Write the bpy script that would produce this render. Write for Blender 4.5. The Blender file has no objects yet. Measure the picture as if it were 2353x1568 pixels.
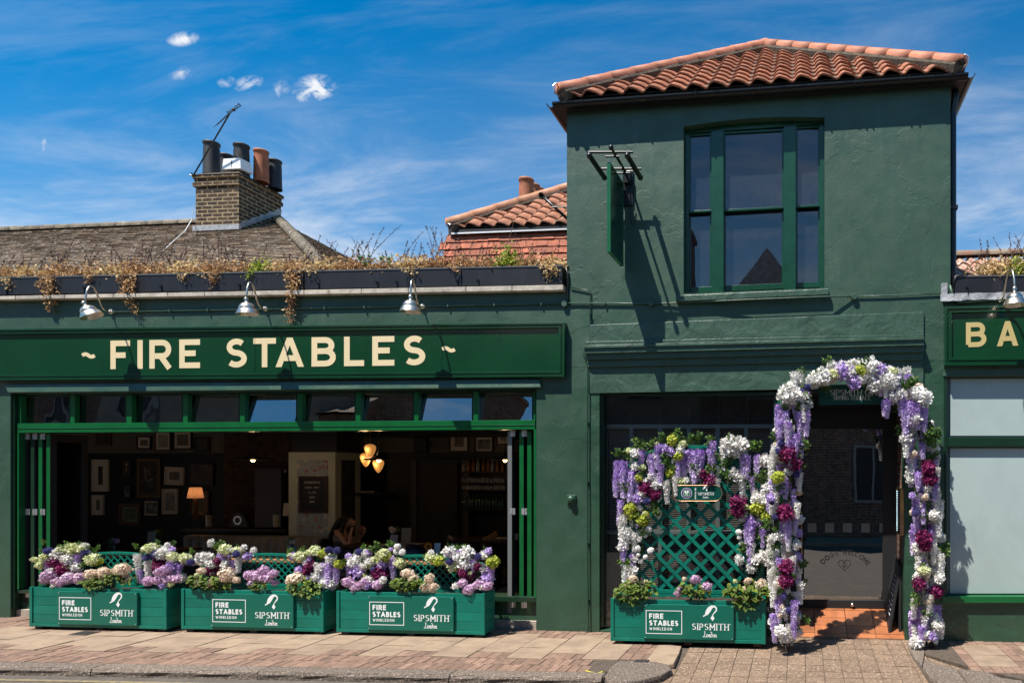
import bpy, math, random
from math import sin, cos, pi, radians, atan2, sqrt, hypot
from mathutils import Vector, Matrix
# ------------------------------------------------------------------ camera, sky, sun, exposure
S = bpy.context.scene
COL = S.collection
YAW = math.atan(150/1520)
FP, CX, CY, EYE, DIST = 1520.0, 1690.0, 1080.0, 1.75, 7.0
cam_d = bpy.data.cameras.new('camera'); cam = bpy.data.objects.new('camera', cam_d); COL.objects.link(cam)
cam.location = (0, -DIST, EYE); cam.rotation_euler = (pi/2, 0, YAW)
cam_d.sensor_width = 36; cam_d.lens = FP/2352*36
cam_d.shift_x = -(CX-1176)/2352; cam_d.shift_y = (CY-784)/2352
cam_d.clip_end = 2000; cam_d.clip_start = 0.05
S.camera = cam
S.view_settings.view_transform = 'Standard'; S.view_settings.look = 'None'
S.view_settings.exposure = 0.72; S.view_settings.gamma = 1
SUN = Vector((.305, .346, -.95)).normalized()
sd = bpy.data.lights.new('sun', 'SUN'); sd.energy = 5.0; sd.angle = radians(.5); sd.color = (1, .95, .87)
so = bpy.data.objects.new('sun', sd); COL.objects.link(so)
so.rotation_euler = SUN.to_track_quat('-Z', 'Y').to_euler()

def world():
    w = bpy.data.worlds.new('World'); S.world = w; w.use_nodes = True
    nt = w.node_tree; N = nt.nodes; L = nt.links; N.clear()
    out = N.new('ShaderNodeOutputWorld'); bg = N.new('ShaderNodeBackground'); L.new(bg.outputs[0], out.inputs[0])
    sky = N.new('ShaderNodeTexSky'); sky.sky_type = 'NISHITA'; sky.sun_disc = False
    sky.sun_elevation = math.asin(-SUN.z); sky.sun_rotation = math.atan2(-SUN.x, -SUN.y)
    sky.air_density = 1.0; sky.dust_density = .25; sky.ozone_density = 2.5
    hs = N.new('ShaderNodeHueSaturation'); hs.inputs['Saturation'].default_value = 1.52; hs.inputs['Value'].default_value = 1.55
    hs.inputs['Hue'].default_value = .493
    L.new(sky.outputs[0], hs.inputs['Color'])
    geo = N.new('ShaderNodeTexCoord'); sp = N.new('ShaderNodeSeparateXYZ'); L.new(geo.outputs['Generated'], sp.inputs[0])
    def m(op, a, b=None, c=None, clamp=False):
        n = N.new('ShaderNodeMath'); n.operation = op; n.use_clamp = clamp
        for i, v in enumerate((a, b, c)):
            if v is None: continue
            if isinstance(v, (int, float)): n.inputs[i].default_value = v
            else: L.new(v, n.inputs[i])
        return n.outputs[0]
    ay = m('MAXIMUM', m('ABSOLUTE', sp.outputs[1]), .08)
    u = m('DIVIDE', sp.outputs[0], ay); v = m('DIVIDE', sp.outputs[2], ay)
    def noise(su, sv, rot, scale, detail, rough, dist, lo, hi):
        cb = N.new('ShaderNodeCombineXYZ'); L.new(u, cb.inputs[0]); L.new(v, cb.inputs[1])
        mp = N.new('ShaderNodeMapping'); mp.inputs['Rotation'].default_value = (0, 0, rot); mp.inputs['Scale'].default_value = (su, sv, 1)
        L.new(cb.outputs[0], mp.inputs[0])
        t = N.new('ShaderNodeTexNoise'); t.inputs['Scale'].default_value = scale; t.inputs['Detail'].default_value = detail
        t.inputs['Roughness'].default_value = rough; t.inputs['Distortion'].default_value = dist
        L.new(mp.outputs[0], t.inputs[0])
        r = N.new('ShaderNodeMapRange'); r.interpolation_type = 'SMOOTHSTEP'; r.inputs[1].default_value = lo; r.inputs[2].default_value = hi
        L.new(t.outputs[0], r.inputs[0]); return r.outputs[0]
    # thin streaks falling to the right, thicker near the horizon
    st = noise(1.0, 4.2, radians(27), 1.6, 10, .64, .6, .40, .74)
    st2 = noise(1.2, 7.0, radians(-12), 2.3, 8, .6, .4, .50, .85)
    low = N.new('ShaderNodeMapRange'); low.interpolation_type = 'SMOOTHSTEP'
    low.inputs[1].default_value = .75; low.inputs[2].default_value = .15; L.new(v, low.inputs[0])
    band = m('MULTIPLY', st, m('ADD', m('MULTIPLY', low.outputs[0], .72), .12))
    band2 = m('MULTIPLY', st2, m('ADD', m('MULTIPLY', low.outputs[0], .5), .08))
    mask = m('ADD', m('MAXIMUM', band, band2), m('MULTIPLY', low.outputs[0], .20), clamp=True)
    # the few small puffs, each round its own direction (u, v = x/y, z/y)
    puff_n = noise(1, 1.6, radians(20), 20, 10, .64, .8, .36, .66)
    for pu, pv, ru, rv, amp in PUFFS:
        du = m('DIVIDE', m('SUBTRACT', u, pu), ru); dv = m('DIVIDE', m('SUBTRACT', v, pv), rv)
        d = m('SQRT', m('ADD', m('MULTIPLY', du, du), m('MULTIPLY', dv, dv)))
        f = m('SUBTRACT', 1.0, d, clamp=True)
        k = m('MULTIPLY', m('MULTIPLY', m('POWER', f, 1.0), puff_n), amp*2.0, clamp=True)
        front = m('GREATER_THAN', sp.outputs[1], 0)
        mask = m('MAXIMUM', mask, m('MULTIPLY', k, front))
    up = m('GREATER_THAN', sp.outputs[2], 0.0)
    mask = m('MULTIPLY', mask, up)
    mx = N.new('ShaderNodeMix'); mx.data_type = 'RGBA'
    L.new(mask, mx.inputs['Factor']); L.new(hs.outputs[0], mx.inputs['A']); mx.inputs['B'].default_value = (9.0, 9.3, 9.8, 1)
    L.new(mx.outputs['Result'], bg.inputs[0]); bg.inputs[1].default_value = .06
def ray(px, py):
    u = (px-CX)/FP; w = (CY-py)/FP; c, s = cos(YAW), sin(YAW)
    return Vector((-s+u*c, c+u*s, w))
def W(px, py, y=0.0):
    """the point of the plane at depth y that the photograph shows at (px, py) of 2352x1568"""
    r = ray(px, py); t = (y+DIST)/r.y
    return Vector((r.x*t, y, EYE+r.z*t))
def G(px, py, z=0.0):
    r = ray(px, py); t = (z-EYE)/r.z
    return Vector((r.x*t, r.y*t-DIST, z))
def uv_dir(px, py):
    r = ray(px, py); return r.x/r.y, r.z/r.y
PUFFS = []
for px, py, rx, ry, a in ((420,90,46,20,.9),(722,206,64,38,.95),(575,195,46,24,.75),(415,168,46,20,.4),(520,188,26,16,.5),(100,335,14,34,.35),(640,205,40,26,.4),(610,232,34,20,.4)):
    pu, pv = uv_dir(px, py); PUFFS.append((pu, pv, rx/1400, ry/1400, a))
world()

# ------------------------------------------------------------------ mesh helpers
class MB:
    def __init__(s): s.v = []; s.f = []; s.r = []; s.cur = .5
    def add(s, vs, fs, r=None):
        o = len(s.v); s.v += [tuple(p) for p in vs]
        for f in fs: s.f.append(tuple(i+o for i in f)); s.r.append(s.cur if r is None else r)
        return s
    def quad(s, a, b, c, d, r=None): return s.add((a, b, c, d), ((0, 1, 2, 3),), r)
    def poly(s, pts, r=None): return s.add(pts, (tuple(range(len(pts))),), r)
    def hexa(s, p, r=None):      # p: 4 bottom then 4 top corners, both counter-clockwise seen from above
        return s.add(p, ((3,2,1,0),(4,5,6,7),(0,1,5,4),(1,2,6,5),(2,3,7,6),(3,0,4,7)), r)
    def box(s, x0, x1, y0, y1, z0, z1, r=None):
        return s.hexa([(x0,y0,z0),(x1,y0,z0),(x1,y1,z0),(x0,y1,z0),(x0,y0,z1),(x1,y0,z1),(x1,y1,z1),(x0,y1,z1)], r)
    def cbox(s, M, sx, sy, sz, r=None):
        p = [(-sx,-sy,-sz),(sx,-sy,-sz),(sx,sy,-sz),(-sx,sy,-sz),(-sx,-sy,sz),(sx,-sy,sz),(sx,sy,sz),(-sx,sy,sz)]
        return s.hexa([M @ Vector(q) for q in p], r)
    def slab(s, tl, tr, br, bl, y0, y1, r=None):
        """front corners given as picture points on the plane y0, pushed back to y1"""
        q = [W(*bl, y0), W(*br, y0), W(*tr, y0), W(*tl, y0)]
        b = [Vector((p.x, y1, p.z)) for p in q]
        return s.add(q+b, ((0,1,2,3),(7,6,5,4),(4,5,1,0),(5,6,2,1),(6,7,3,2),(7,4,0,3)), r)
    def prism(s, pts, y0, y1, r=None):   # pts: (x,z) counter-clockwise seen from -y
        n = len(pts); a = [(p[0], y0, p[1]) for p in pts]; b = [(p[0], y1, p[1]) for p in pts]
        fs = [tuple(range(n)), tuple(range(2*n-1, n-1, -1))]
        for i in range(n): j = (i+1) % n; fs.append((j, i, i+n, j+n))
        return s.add(a+b, fs, r)
    def vprism(s, pts, z0, z1, r=None):  # pts: (x,y) ccw seen from above; z1 may be a function
        n = len(pts); t = (lambda p: z1(p)) if callable(z1) else (lambda p: z1)
        a = [(p[0], p[1], z0) for p in pts]; b = [(p[0], p[1], t(p)) for p in pts]
        fs = [tuple(range(n-1, -1, -1)), tuple(range(n, 2*n))]
        for i in range(n): j = (i+1) % n; fs.append((i, j, j+n, i+n))
        return s.add(a+b, fs, r)
    def tube(s, pts, rad, n=8, r=None, cap=True):
        pts = [Vector(p) for p in pts]; m = len(pts)
        rads = rad if isinstance(rad, (list, tuple)) else [rad]*m
        rings = []; up = None
        for i, p in enumerate(pts):
            d = (pts[min(i+1, m-1)]-pts[max(i-1, 0)])
            if d.length < 1e-9: d = Vector((0, 0, 1))
            d.normalize()
            if up is None: up = Vector((0, 0, 1)) if abs(d.z) < .9 else Vector((1, 0, 0))
            a = d.cross(up)
            if a.length < 1e-5: a = d.cross(Vector((0, 1, 0)))
            a.normalize(); b = a.cross(d).normalized(); up = b
            rings.append([p + (a*cos(2*pi*k/n)+b*sin(2*pi*k/n))*rads[i] for k in range(n)])
        vs = [q for R in rings for q in R]; fs = []
        for i in range(m-1):
            for k in range(n):
                l = (k+1) % n; fs.append((i*n+k, i*n+l, (i+1)*n+l, (i+1)*n+k))
        if cap: fs.append(tuple(range(n-1, -1, -1))); fs.append(tuple((m-1)*n+k for k in range(n)))
        return s.add(vs, fs, r)
    def lathe(s, prof, M=None, n=20, r=None):   # prof (radius, height) up the local z
        M = M or Matrix(); vs = []; fs = []; m = len(prof)
        for (rr, h) in prof:
            for k in range(n): vs.append(M @ Vector((rr*cos(2*pi*k/n), rr*sin(2*pi*k/n), h)))
        for i in range(m-1):
            for k in range(n):
                l = (k+1) % n; fs.append((i*n+k, i*n+l, (i+1)*n+l, (i+1)*n+k))
        return s.add(vs, fs, r)
    def sphere(s, c, rx, ry=None, rz=None, n=12, m=8, r=None):
        ry = ry or rx; rz = rz or rx
        prof = [(sin(pi*i/m), -cos(pi*i/m)) for i in range(m+1)]
        M = Matrix.Translation(c) @ Matrix.Diagonal((rx, ry, rz, 1))
        prof[0] = (1e-4, -1); prof[-1] = (1e-4, 1)
        return s.lathe(prof, M, n, r)
    def mesh(s, name, mat, off=Vector((0, 0, 0)), smooth=False):
        me = bpy.data.meshes.new(name)
        me.from_pydata([(v[0]-off[0], v[1]-off[1], v[2]-off[2]) for v in s.v], [], s.f)
        at = me.attributes.new('rnd', 'FLOAT', 'FACE'); at.data.foreach_set('value', s.r)
        me.materials.append(mat)
        if smooth: me.shade_smooth()
        me.update(); return me
    def build(s, name, mat, parent=None, smooth=False, bevel=0, auto=None, origin=None):
        off = wloc(parent) if parent else Vector(origin or (0, 0, 0))
        me = s.mesh(name, mat, off, smooth)
        o = bpy.data.objects.new(name, me); COL.objects.link(o)
        if parent: o.parent = parent
        else: o.location = off
        if bevel:
            b = o.modifiers.new('edge', 'BEVEL'); b.width = bevel; b.segments = 2; b.limit_method = 'ANGLE'; b.angle_limit = radians(40)
        return o
def wloc(o):
    v = Vector((0, 0, 0))
    while o: v = v + o.location; o = o.parent
    return v
def tag(o, label, cat, group=None, kind=None):
    if kind: o['kind'] = kind
    if label: o['label'] = label
    if cat: o['category'] = cat
    if group: o['group'] = group
    return o
def empty(name, loc=(0, 0, 0), rz=0):
    o = bpy.data.objects.new(name, None); COL.objects.link(o); o.location = loc; o.rotation_euler = (0, 0, rz); o.empty_display_size = .1
    return o
def kids(o, L=None): return [c for c in bpy.data.objects if c.parent == o]
def copy_tree(o, parent=None, depth=0):
    c = o.copy(); COL.objects.link(c)
    if parent: c.parent = parent
    for ch in kids(o): copy_tree(ch, c)
    return c
def arcp(cx, cy, rx, ry, a0, a1, n=10):
    return [(cx+rx*cos(radians(a0+(a1-a0)*i/n)), cy+ry*sin(radians(a0+(a1-a0)*i/n))) for i in range(n+1)]

# ------------------------------------------------------------------ materials
MATS = {}
def mat(name, col, rough=.5, metal=0.0, spec=.5, var=0.0, vscale=3.0, vcol=None, bump=0.0, bscale=30.0, bdetail=6, rnd=0.0,
        rcol=None, coat=0.0, emit=None, estr=1.0, transl=0.0, bdist=.01, bump2=0.0, b2scale=2.0, rvar=0.0, patch=0.0, grime=None, streak=None, spots=None):
    if name in MATS: return MATS[name]
    m = bpy.data.materials.new(name); MATS[name] = m; m.use_nodes = True
    nt = m.node_tree; N = nt.nodes; L = nt.links
    b = N['Principled BSDF']
    b.inputs['Roughness'].default_value = rough; b.inputs['Metallic'].default_value = metal
    b.inputs['Specular IOR Level'].default_value = spec; b.inputs['Coat Weight'].default_value = coat
    b.inputs['Coat Roughness'].default_value = .08
    tc = N.new('ShaderNodeTexCoord'); gp = N.new('ShaderNodeNewGeometry')
    P = gp.outputs['Position']
    def ns(scale, detail=6, rgh=.6, dist=0, vec=None, sc=None):
        t = N.new('ShaderNodeTexNoise'); t.inputs['Scale'].default_value = scale; t.inputs['Detail'].default_value = detail
        t.inputs['Roughness'].default_value = rgh; t.inputs['Distortion'].default_value = dist
        v = vec or P
        if sc:
            mp = N.new('ShaderNodeMapping'); mp.inputs['Scale'].default_value = sc; L.new(v, mp.inputs[0]); v = mp.outputs[0]
        L.new(v, t.inputs['Vector']); return t.outputs[0]
    def mr(x, a, c, d, e, smooth=True):
        r = N.new('ShaderNodeMapRange'); r.inputs[1].default_value = a; r.inputs[2].default_value = c
        r.inputs[3].default_value = d; r.inputs[4].default_value = e
        if smooth: r.interpolation_type = 'SMOOTHSTEP'
        L.new(x, r.inputs[0]); return r.outputs[0]
    def mixc(f, a, c, mode='MIX'):
        x = N.new('ShaderNodeMix'); x.data_type = 'RGBA'; x.blend_type = mode
        if isinstance(f, (int, float)): x.inputs['Factor'].default_value = f
        else: L.new(f, x.inputs['Factor'])
        for k, q in (('A', a), ('B', c)):
            if isinstance(q, tuple): x.inputs[k].default_value = (q[0], q[1], q[2], 1)
            else: L.new(q, x.inputs[k])
        return x.outputs['Result']
    c = tuple(col)
    if rcol:
        at = N.new('ShaderNodeAttribute'); at.attribute_name = 'rnd'
        c = mixc(at.outputs['Fac'], c, tuple(rcol))
    if var or vcol:
        v2 = tuple(vcol) if vcol else tuple(x*(1-var) for x in col)
        c = mixc(mr(ns(vscale, 8, .65, .3), .35, .68, 0, 1), c, v2)
    if rnd:
        at = N.new('ShaderNodeAttribute'); at.attribute_name = 'rnd'
        f = mr(at.outputs['Fac'], 0, 1, 1-rnd, 1+rnd, False)
        cb = N.new('ShaderNodeCombineXYZ')
        for i in range(3): L.new(f, cb.inputs[i])
        c = mixc(1.0, c, cb.outputs[0], 'MULTIPLY')
    if grime:   # (colour, scale, lo, hi)
        c = mixc(mr(ns(grime[1], 9, .7, .6), grime[2], grime[3], 0, 1), c, tuple(grime[0]))
    if streak:  # (colour, amount, lo, hi): vertical streaks
        c = mixc(mr(ns(1.0, 6, .6, .2, sc=(7, 7, .7)), streak[2], streak[3], 0, streak[1]), c, tuple(streak[0]))
    if spots:   # (colour, scale, threshold)
        c = mixc(mr(ns(spots[1], 3, .5, 0), spots[2], spots[2]+.05, 0, 1), c, tuple(spots[0]))
    if isinstance(c, tuple): b.inputs['Base Color'].default_value = (c[0], c[1], c[2], 1)
    else: L.new(c, b.inputs['Base Color'])
    if rvar: L.new(mr(ns(4, 6, .6), .3, .7, max(0, rough-rvar), min(1, rough+rvar)), b.inputs['Roughness'])
    nrm = None
    if bump:
        bp = N.new('ShaderNodeBump'); bp.inputs['Strength'].default_value = bump; bp.inputs['Distance'].default_value = bdist
        L.new(ns(bscale, bdetail, .6), bp.inputs['Height']); nrm = bp.outputs[0]
    if bump2:
        bq = N.new('ShaderNodeBump'); bq.inputs['Strength'].default_value = bump2; bq.inputs['Distance'].default_value = .05
        L.new(ns(b2scale, 4, .5, .4), bq.inputs['Height'])
        if nrm: L.new(nrm, bq.inputs['Normal'])
        nrm = bq.outputs[0]
    if patch:   # the edges of old plaster repairs and fine cracks
        bq = N.new('ShaderNodeBump'); bq.inputs['Strength'].default_value = patch; bq.inputs['Distance'].default_value = .012
        h1 = mr(ns(1.1, 5, .6, .5), .50, .515, 0, 1); h2 = mr(ns(2.3, 7, .62, 1.2), .555, .565, 0, .6)
        vo = N.new('ShaderNodeTexVoronoi'); vo.feature = 'DISTANCE_TO_EDGE'; vo.inputs['Scale'].default_value = .9
        vm = N.new('ShaderNodeVectorMath'); vm.operation = 'MULTIPLY_ADD'; vm.inputs[1].default_value = (.35, .35, .35)
        nq = N.new('ShaderNodeTexNoise'); nq.inputs['Scale'].default_value = 3.5; nq.inputs['Detail'].default_value = 5; L.new(P, nq.inputs[0]); L.new(nq.outputs['Color'], vm.inputs[0]); L.new(P, vm.inputs[2]); L.new(vm.outputs[0], vo.inputs[0])
        cm = mr(ns(.8, 3, .5, .3), .50, .58, 0, 1); hh = mr(vo.outputs['Distance'], 0, .005, -1, 0); mm_ = N.new('ShaderNodeMath'); mm_.operation = 'MULTIPLY'; L.new(cm, mm_.inputs[0]); L.new(hh, mm_.inputs[1]); h3 = mm_.outputs[0]
        ad = N.new('ShaderNodeMath'); L.new(h1, ad.inputs[0]); L.new(h2, ad.inputs[1]); ae = N.new('ShaderNodeMath'); L.new(ad.outputs[0], ae.inputs[0]); L.new(h3, ae.inputs[1])
        L.new(ae.outputs[0], bq.inputs['Height']); 
        if nrm: L.new(nrm, bq.inputs['Normal'])
        nrm = bq.outputs[0]
    if nrm: L.new(nrm, b.inputs['Normal'])
    if emit:
        b.inputs['Emission Color'].default_value = (*emit, 1); b.inputs['Emission Strength'].default_value = estr
    if transl:
        tr = N.new('ShaderNodeBsdfTranslucent'); ms = N.new('ShaderNodeMixShader'); ms.inputs[0].default_value = transl
        if isinstance(c, tuple): tr.inputs[0].default_value = (*c, 1)
        else: L.new(c, tr.inputs[0])
        L.new(b.outputs[0], ms.inputs[1]); L.new(tr.outputs[0], ms.inputs[2]); L.new(ms.outputs[0], N['Material Output'].inputs[0])
    return m
def brickmat(name, c1, c2, mortar, bw=.225, bh=.075, mw=.012, rough=.9, grime=None):
    m = bpy.data.materials.new(name); m.use_nodes = True; nt = m.node_tree; N = nt.nodes; L = nt.links
    b = N['Principled BSDF']; b.inputs['Roughness'].default_value = rough
    g = N.new('ShaderNodeNewGeometry'); sp = N.new('ShaderNodeSeparateXYZ'); L.new(g.outputs['Position'], sp.inputs[0])
    ad = N.new('ShaderNodeMath'); L.new(sp.outputs[0], ad.inputs[0]); L.new(sp.outputs[1], ad.inputs[1])
    cb = N.new('ShaderNodeCombineXYZ'); L.new(ad.outputs[0], cb.inputs[0]); L.new(sp.outputs[2], cb.inputs[1])
    t = N.new('ShaderNodeTexBrick'); t.inputs['Scale'].default_value = 1
    t.inputs['Brick Width'].default_value = bw; t.inputs['Row Height'].default_value = bh; t.inputs['Mortar Size'].default_value = mw
    t.inputs['Color1'].default_value = (*c1, 1); t.inputs['Color2'].default_value = (*c2, 1); t.inputs['Mortar'].default_value = (*mortar, 1)
    t.inputs['Mortar Smooth'].default_value = .2; t.inputs['Bias'].default_value = -.1; t.offset = .5
    nz0 = N.new('ShaderNodeTexNoise'); nz0.inputs['Scale'].default_value = 14
    vm = N.new('ShaderNodeVectorMath'); vm.operation = 'MULTIPLY_ADD'; vm.inputs[1].default_value = (.012, .012, 0)
    L.new(cb.outputs[0], nz0.inputs[0]); L.new(nz0.outputs['Color'], vm.inputs[0]); L.new(cb.outputs[0], vm.inputs[2])
    L.new(vm.outputs[0], t.inputs[0])
    nz = N.new('ShaderNodeTexNoise'); nz.inputs['Scale'].default_value = 9; nz.inputs['Detail'].default_value = 8; L.new(g.outputs['Position'], nz.inputs[0])
    mx = N.new('ShaderNodeMix'); mx.data_type = 'RGBA'; mx.blend_type = 'MULTIPLY'; mx.inputs['Factor'].default_value = .75
    rp = N.new('ShaderNodeValToRGB'); rp.color_ramp.elements[0].position = .3; rp.color_ramp.elements[0].color = (.35, .33, .3, 1)
    rp.color_ramp.elements[1].position = .7; rp.color_ramp.elements[1].color = (1.2, 1.15, 1.1, 1)
    L.new(nz.outputs[0], rp.inputs[0]); L.new(t.outputs['Color'], mx.inputs['A']); L.new(rp.outputs[0], mx.inputs['B'])
    L.new(mx.outputs['Result'], b.inputs['Base Color'])
    bp = N.new('ShaderNodeBump'); bp.inputs['Strength'].default_value = .8; bp.inputs['Distance'].default_value = .012
    inv = N.new('ShaderNodeMath'); inv.operation = 'MULTIPLY_ADD'; inv.inputs[1].default_value = -1; L.new(t.outputs['Fac'], inv.inputs[0]); L.new(nz.outputs[0], inv.inputs[2])
    L.new(inv.outputs[0], bp.inputs['Height']); L.new(bp.outputs[0], b.inputs['Normal'])
    return m
def glassmat(name, tint=(.8, .85, .85), refl=1.0, dirt=0.0, dirtcol=(.3, .3, .3), wavy=0.0, base=.04, wscale=3.0, wy=1.0):
    """window glass: what is behind shows through, the street reflects by the fresnel law, dust is a thin diffuse film"""
    m = bpy.data.materials.new(name); m.use_nodes = True; nt = m.node_tree; N = nt.nodes; L = nt.links; N.clear()
    out = N.new('ShaderNodeOutputMaterial'); tr = N.new('ShaderNodeBsdfTransparent'); tr.inputs[0].default_value = (*tint, 1)
    gl = N.new('ShaderNodeBsdfGlossy'); gl.inputs['Roughness'].default_value = .01
    fr = N.new('ShaderNodeLayerWeight'); fr.inputs['Blend'].default_value = .5
    mr = N.new('ShaderNodeMapRange'); mr.inputs[1].default_value = 0; mr.inputs[2].default_value = 1
    mr.inputs[3].default_value = base*refl; mr.inputs[4].default_value = min(1, base*refl+.75)
    pw = N.new('ShaderNodeMath'); pw.operation = 'POWER'; pw.inputs[1].default_value = 4; L.new(fr.outputs['Facing'], pw.inputs[0]); L.new(pw.outputs[0], mr.inputs[0])
    ms = N.new('ShaderNodeMixShader'); L.new(mr.outputs[0], ms.inputs[0]); L.new(tr.outputs[0], ms.inputs[1]); L.new(gl.outputs[0], ms.inputs[2])
    last = ms.outputs[0]
    g = N.new('ShaderNodeNewGeometry')
    if wavy:
        nz = N.new('ShaderNodeTexNoise'); nz.inputs['Scale'].default_value = wscale; nz.inputs['Detail'].default_value = 1.5
        mp = N.new('ShaderNodeMapping'); mp.inputs['Scale'].default_value = (1, 1, wy); L.new(g.outputs['Position'], mp.inputs[0]); L.new(mp.outputs[0], nz.inputs[0])
        bp = N.new('ShaderNodeBump'); bp.inputs['Strength'].default_value = 1; bp.inputs['Distance'].default_value = wavy; L.new(nz.outputs[0], bp.inputs['Height'])
        L.new(bp.outputs[0], gl.inputs['Normal'])
    if dirt:
        df = N.new('ShaderNodeBsdfDiffuse'); df.inputs[0].default_value = (*dirtcol, 1)
        nz = N.new('ShaderNodeTexNoise'); nz.inputs['Scale'].default_value = 22; nz.inputs['Detail'].default_value = 8; nz.inputs['Roughness'].default_value = .7
        mp = N.new('ShaderNodeMapping'); mp.inputs['Scale'].default_value = (1, 1, .5); L.new(g.outputs['Position'], mp.inputs[0]); L.new(mp.outputs[0], nz.inputs[0])
        r2 = N.new('ShaderNodeMapRange'); r2.inputs[1].default_value = .3; r2.inputs[2].default_value = .75; r2.inputs[3].default_value = dirt*.55; r2.inputs[4].default_value = dirt*1.5
        L.new(nz.outputs[0], r2.inputs[0]); m2 = N.new('ShaderNodeMixShader'); L.new(r2.outputs[0], m2.inputs[0]); L.new(last, m2.inputs[1]); L.new(df.outputs[0], m2.inputs[2]); last = m2.outputs[0]
    L.new(last, out.inputs[0]); return m

wallgreen = mat('green_stucco', (.038, .090, .057), .5, var=.22, vscale=1.6, vcol=(.030, .074, .047), bump=.25, bscale=45, bdist=.005, bump2=.09, b2scale=4.5, patch=.15, rvar=.1, spec=.5,
                grime=((.030, .060, .045), 5, .62, .8), streak=((.075, .13, .10), .35, .55, .75))
pillargreen = mat('green_stucco_low', (.028, .080, .046), .40, var=.2, vscale=1.6, bump=.3, bscale=40, bdist=.005, bump2=.5, b2scale=3.0, rvar=.12, spec=.6, grime=((.05, .06, .04), 5, .66, .82))
trimgreen = mat('green_moulding', (.042, .096, .062), .45, var=.2, vscale=3, bump=.35, bscale=30, bdist=.005, bump2=.4, b2scale=5, spec=.6)
fascia = mat('gloss_fascia_green', (.0045, .052, .020), .22, var=.15, vscale=2, bump=.1, bscale=6, bdist=.004, coat=.6, spec=.5)
framegreen = mat('bright_frame_green', (.004, .12, .030), .3, var=.2, vscale=6, bump=.15, bscale=30, bdist=.003, coat=.3)
darkgreen = mat('dark_frame_green', (.008, .035, .018), .35, var=.2, vscale=6, bump=.12, bscale=30, bdist=.003, coat=.2)
sashgreen = mat('sash_green', (.004, .062, .026), .3, var=.3, vscale=9, bump=.4, bscale=26, bdist=.004, coat=.15)
teal = mat('planter_teal', (.002, .172, .120), .38, var=.2, vscale=5, grime=((.008,.115,.085), 7, .55, .75), spots=((.12,.26,.20), 45, .74), bump=.2, bscale=22, bdist=.003, spec=.4, rnd=.08)
cream = mat('cream_letter', (.86, .70, .42), .45, var=.06, vscale=4)
gold = mat('gold_letter', (.60, .47, .20), .4, var=.06, vscale=4)
white = mat('white_paint', (.82, .83, .82), .5)
black = mat('black_metal', (.006, .006, .007), .35, bump=.1, bscale=30, bdist=.002, spec=.5)
blackm = mat('black_matt', (.012, .012, .014), .6)
trough = mat('black_trough', (.015, .015, .019), .42, var=.3, vscale=4, bump=.1, bscale=12, bdist=.004, streak=((.03, .03, .035), .4, .5, .7))
stone = mat('coping_stone', (.62, .55, .45), .85, var=.35, vscale=6, bump=.4, bscale=30, rnd=.15, grime=((.15, .13, .1), 8, .55, .75))
lead = mat('lead_flashing', (.42, .43, .44), .5, var=.4, vscale=14, bump=.8, bscale=12, bdist=.02)
chrome = mat('brushed_nickel', (.80, .70, .56), .30, metal=1, var=.3, vscale=5, rvar=.1)
brass = mat('brass', (.62, .45, .2), .3, metal=1)
steel = mat('steel', (.6, .6, .6), .3, metal=1)
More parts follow.
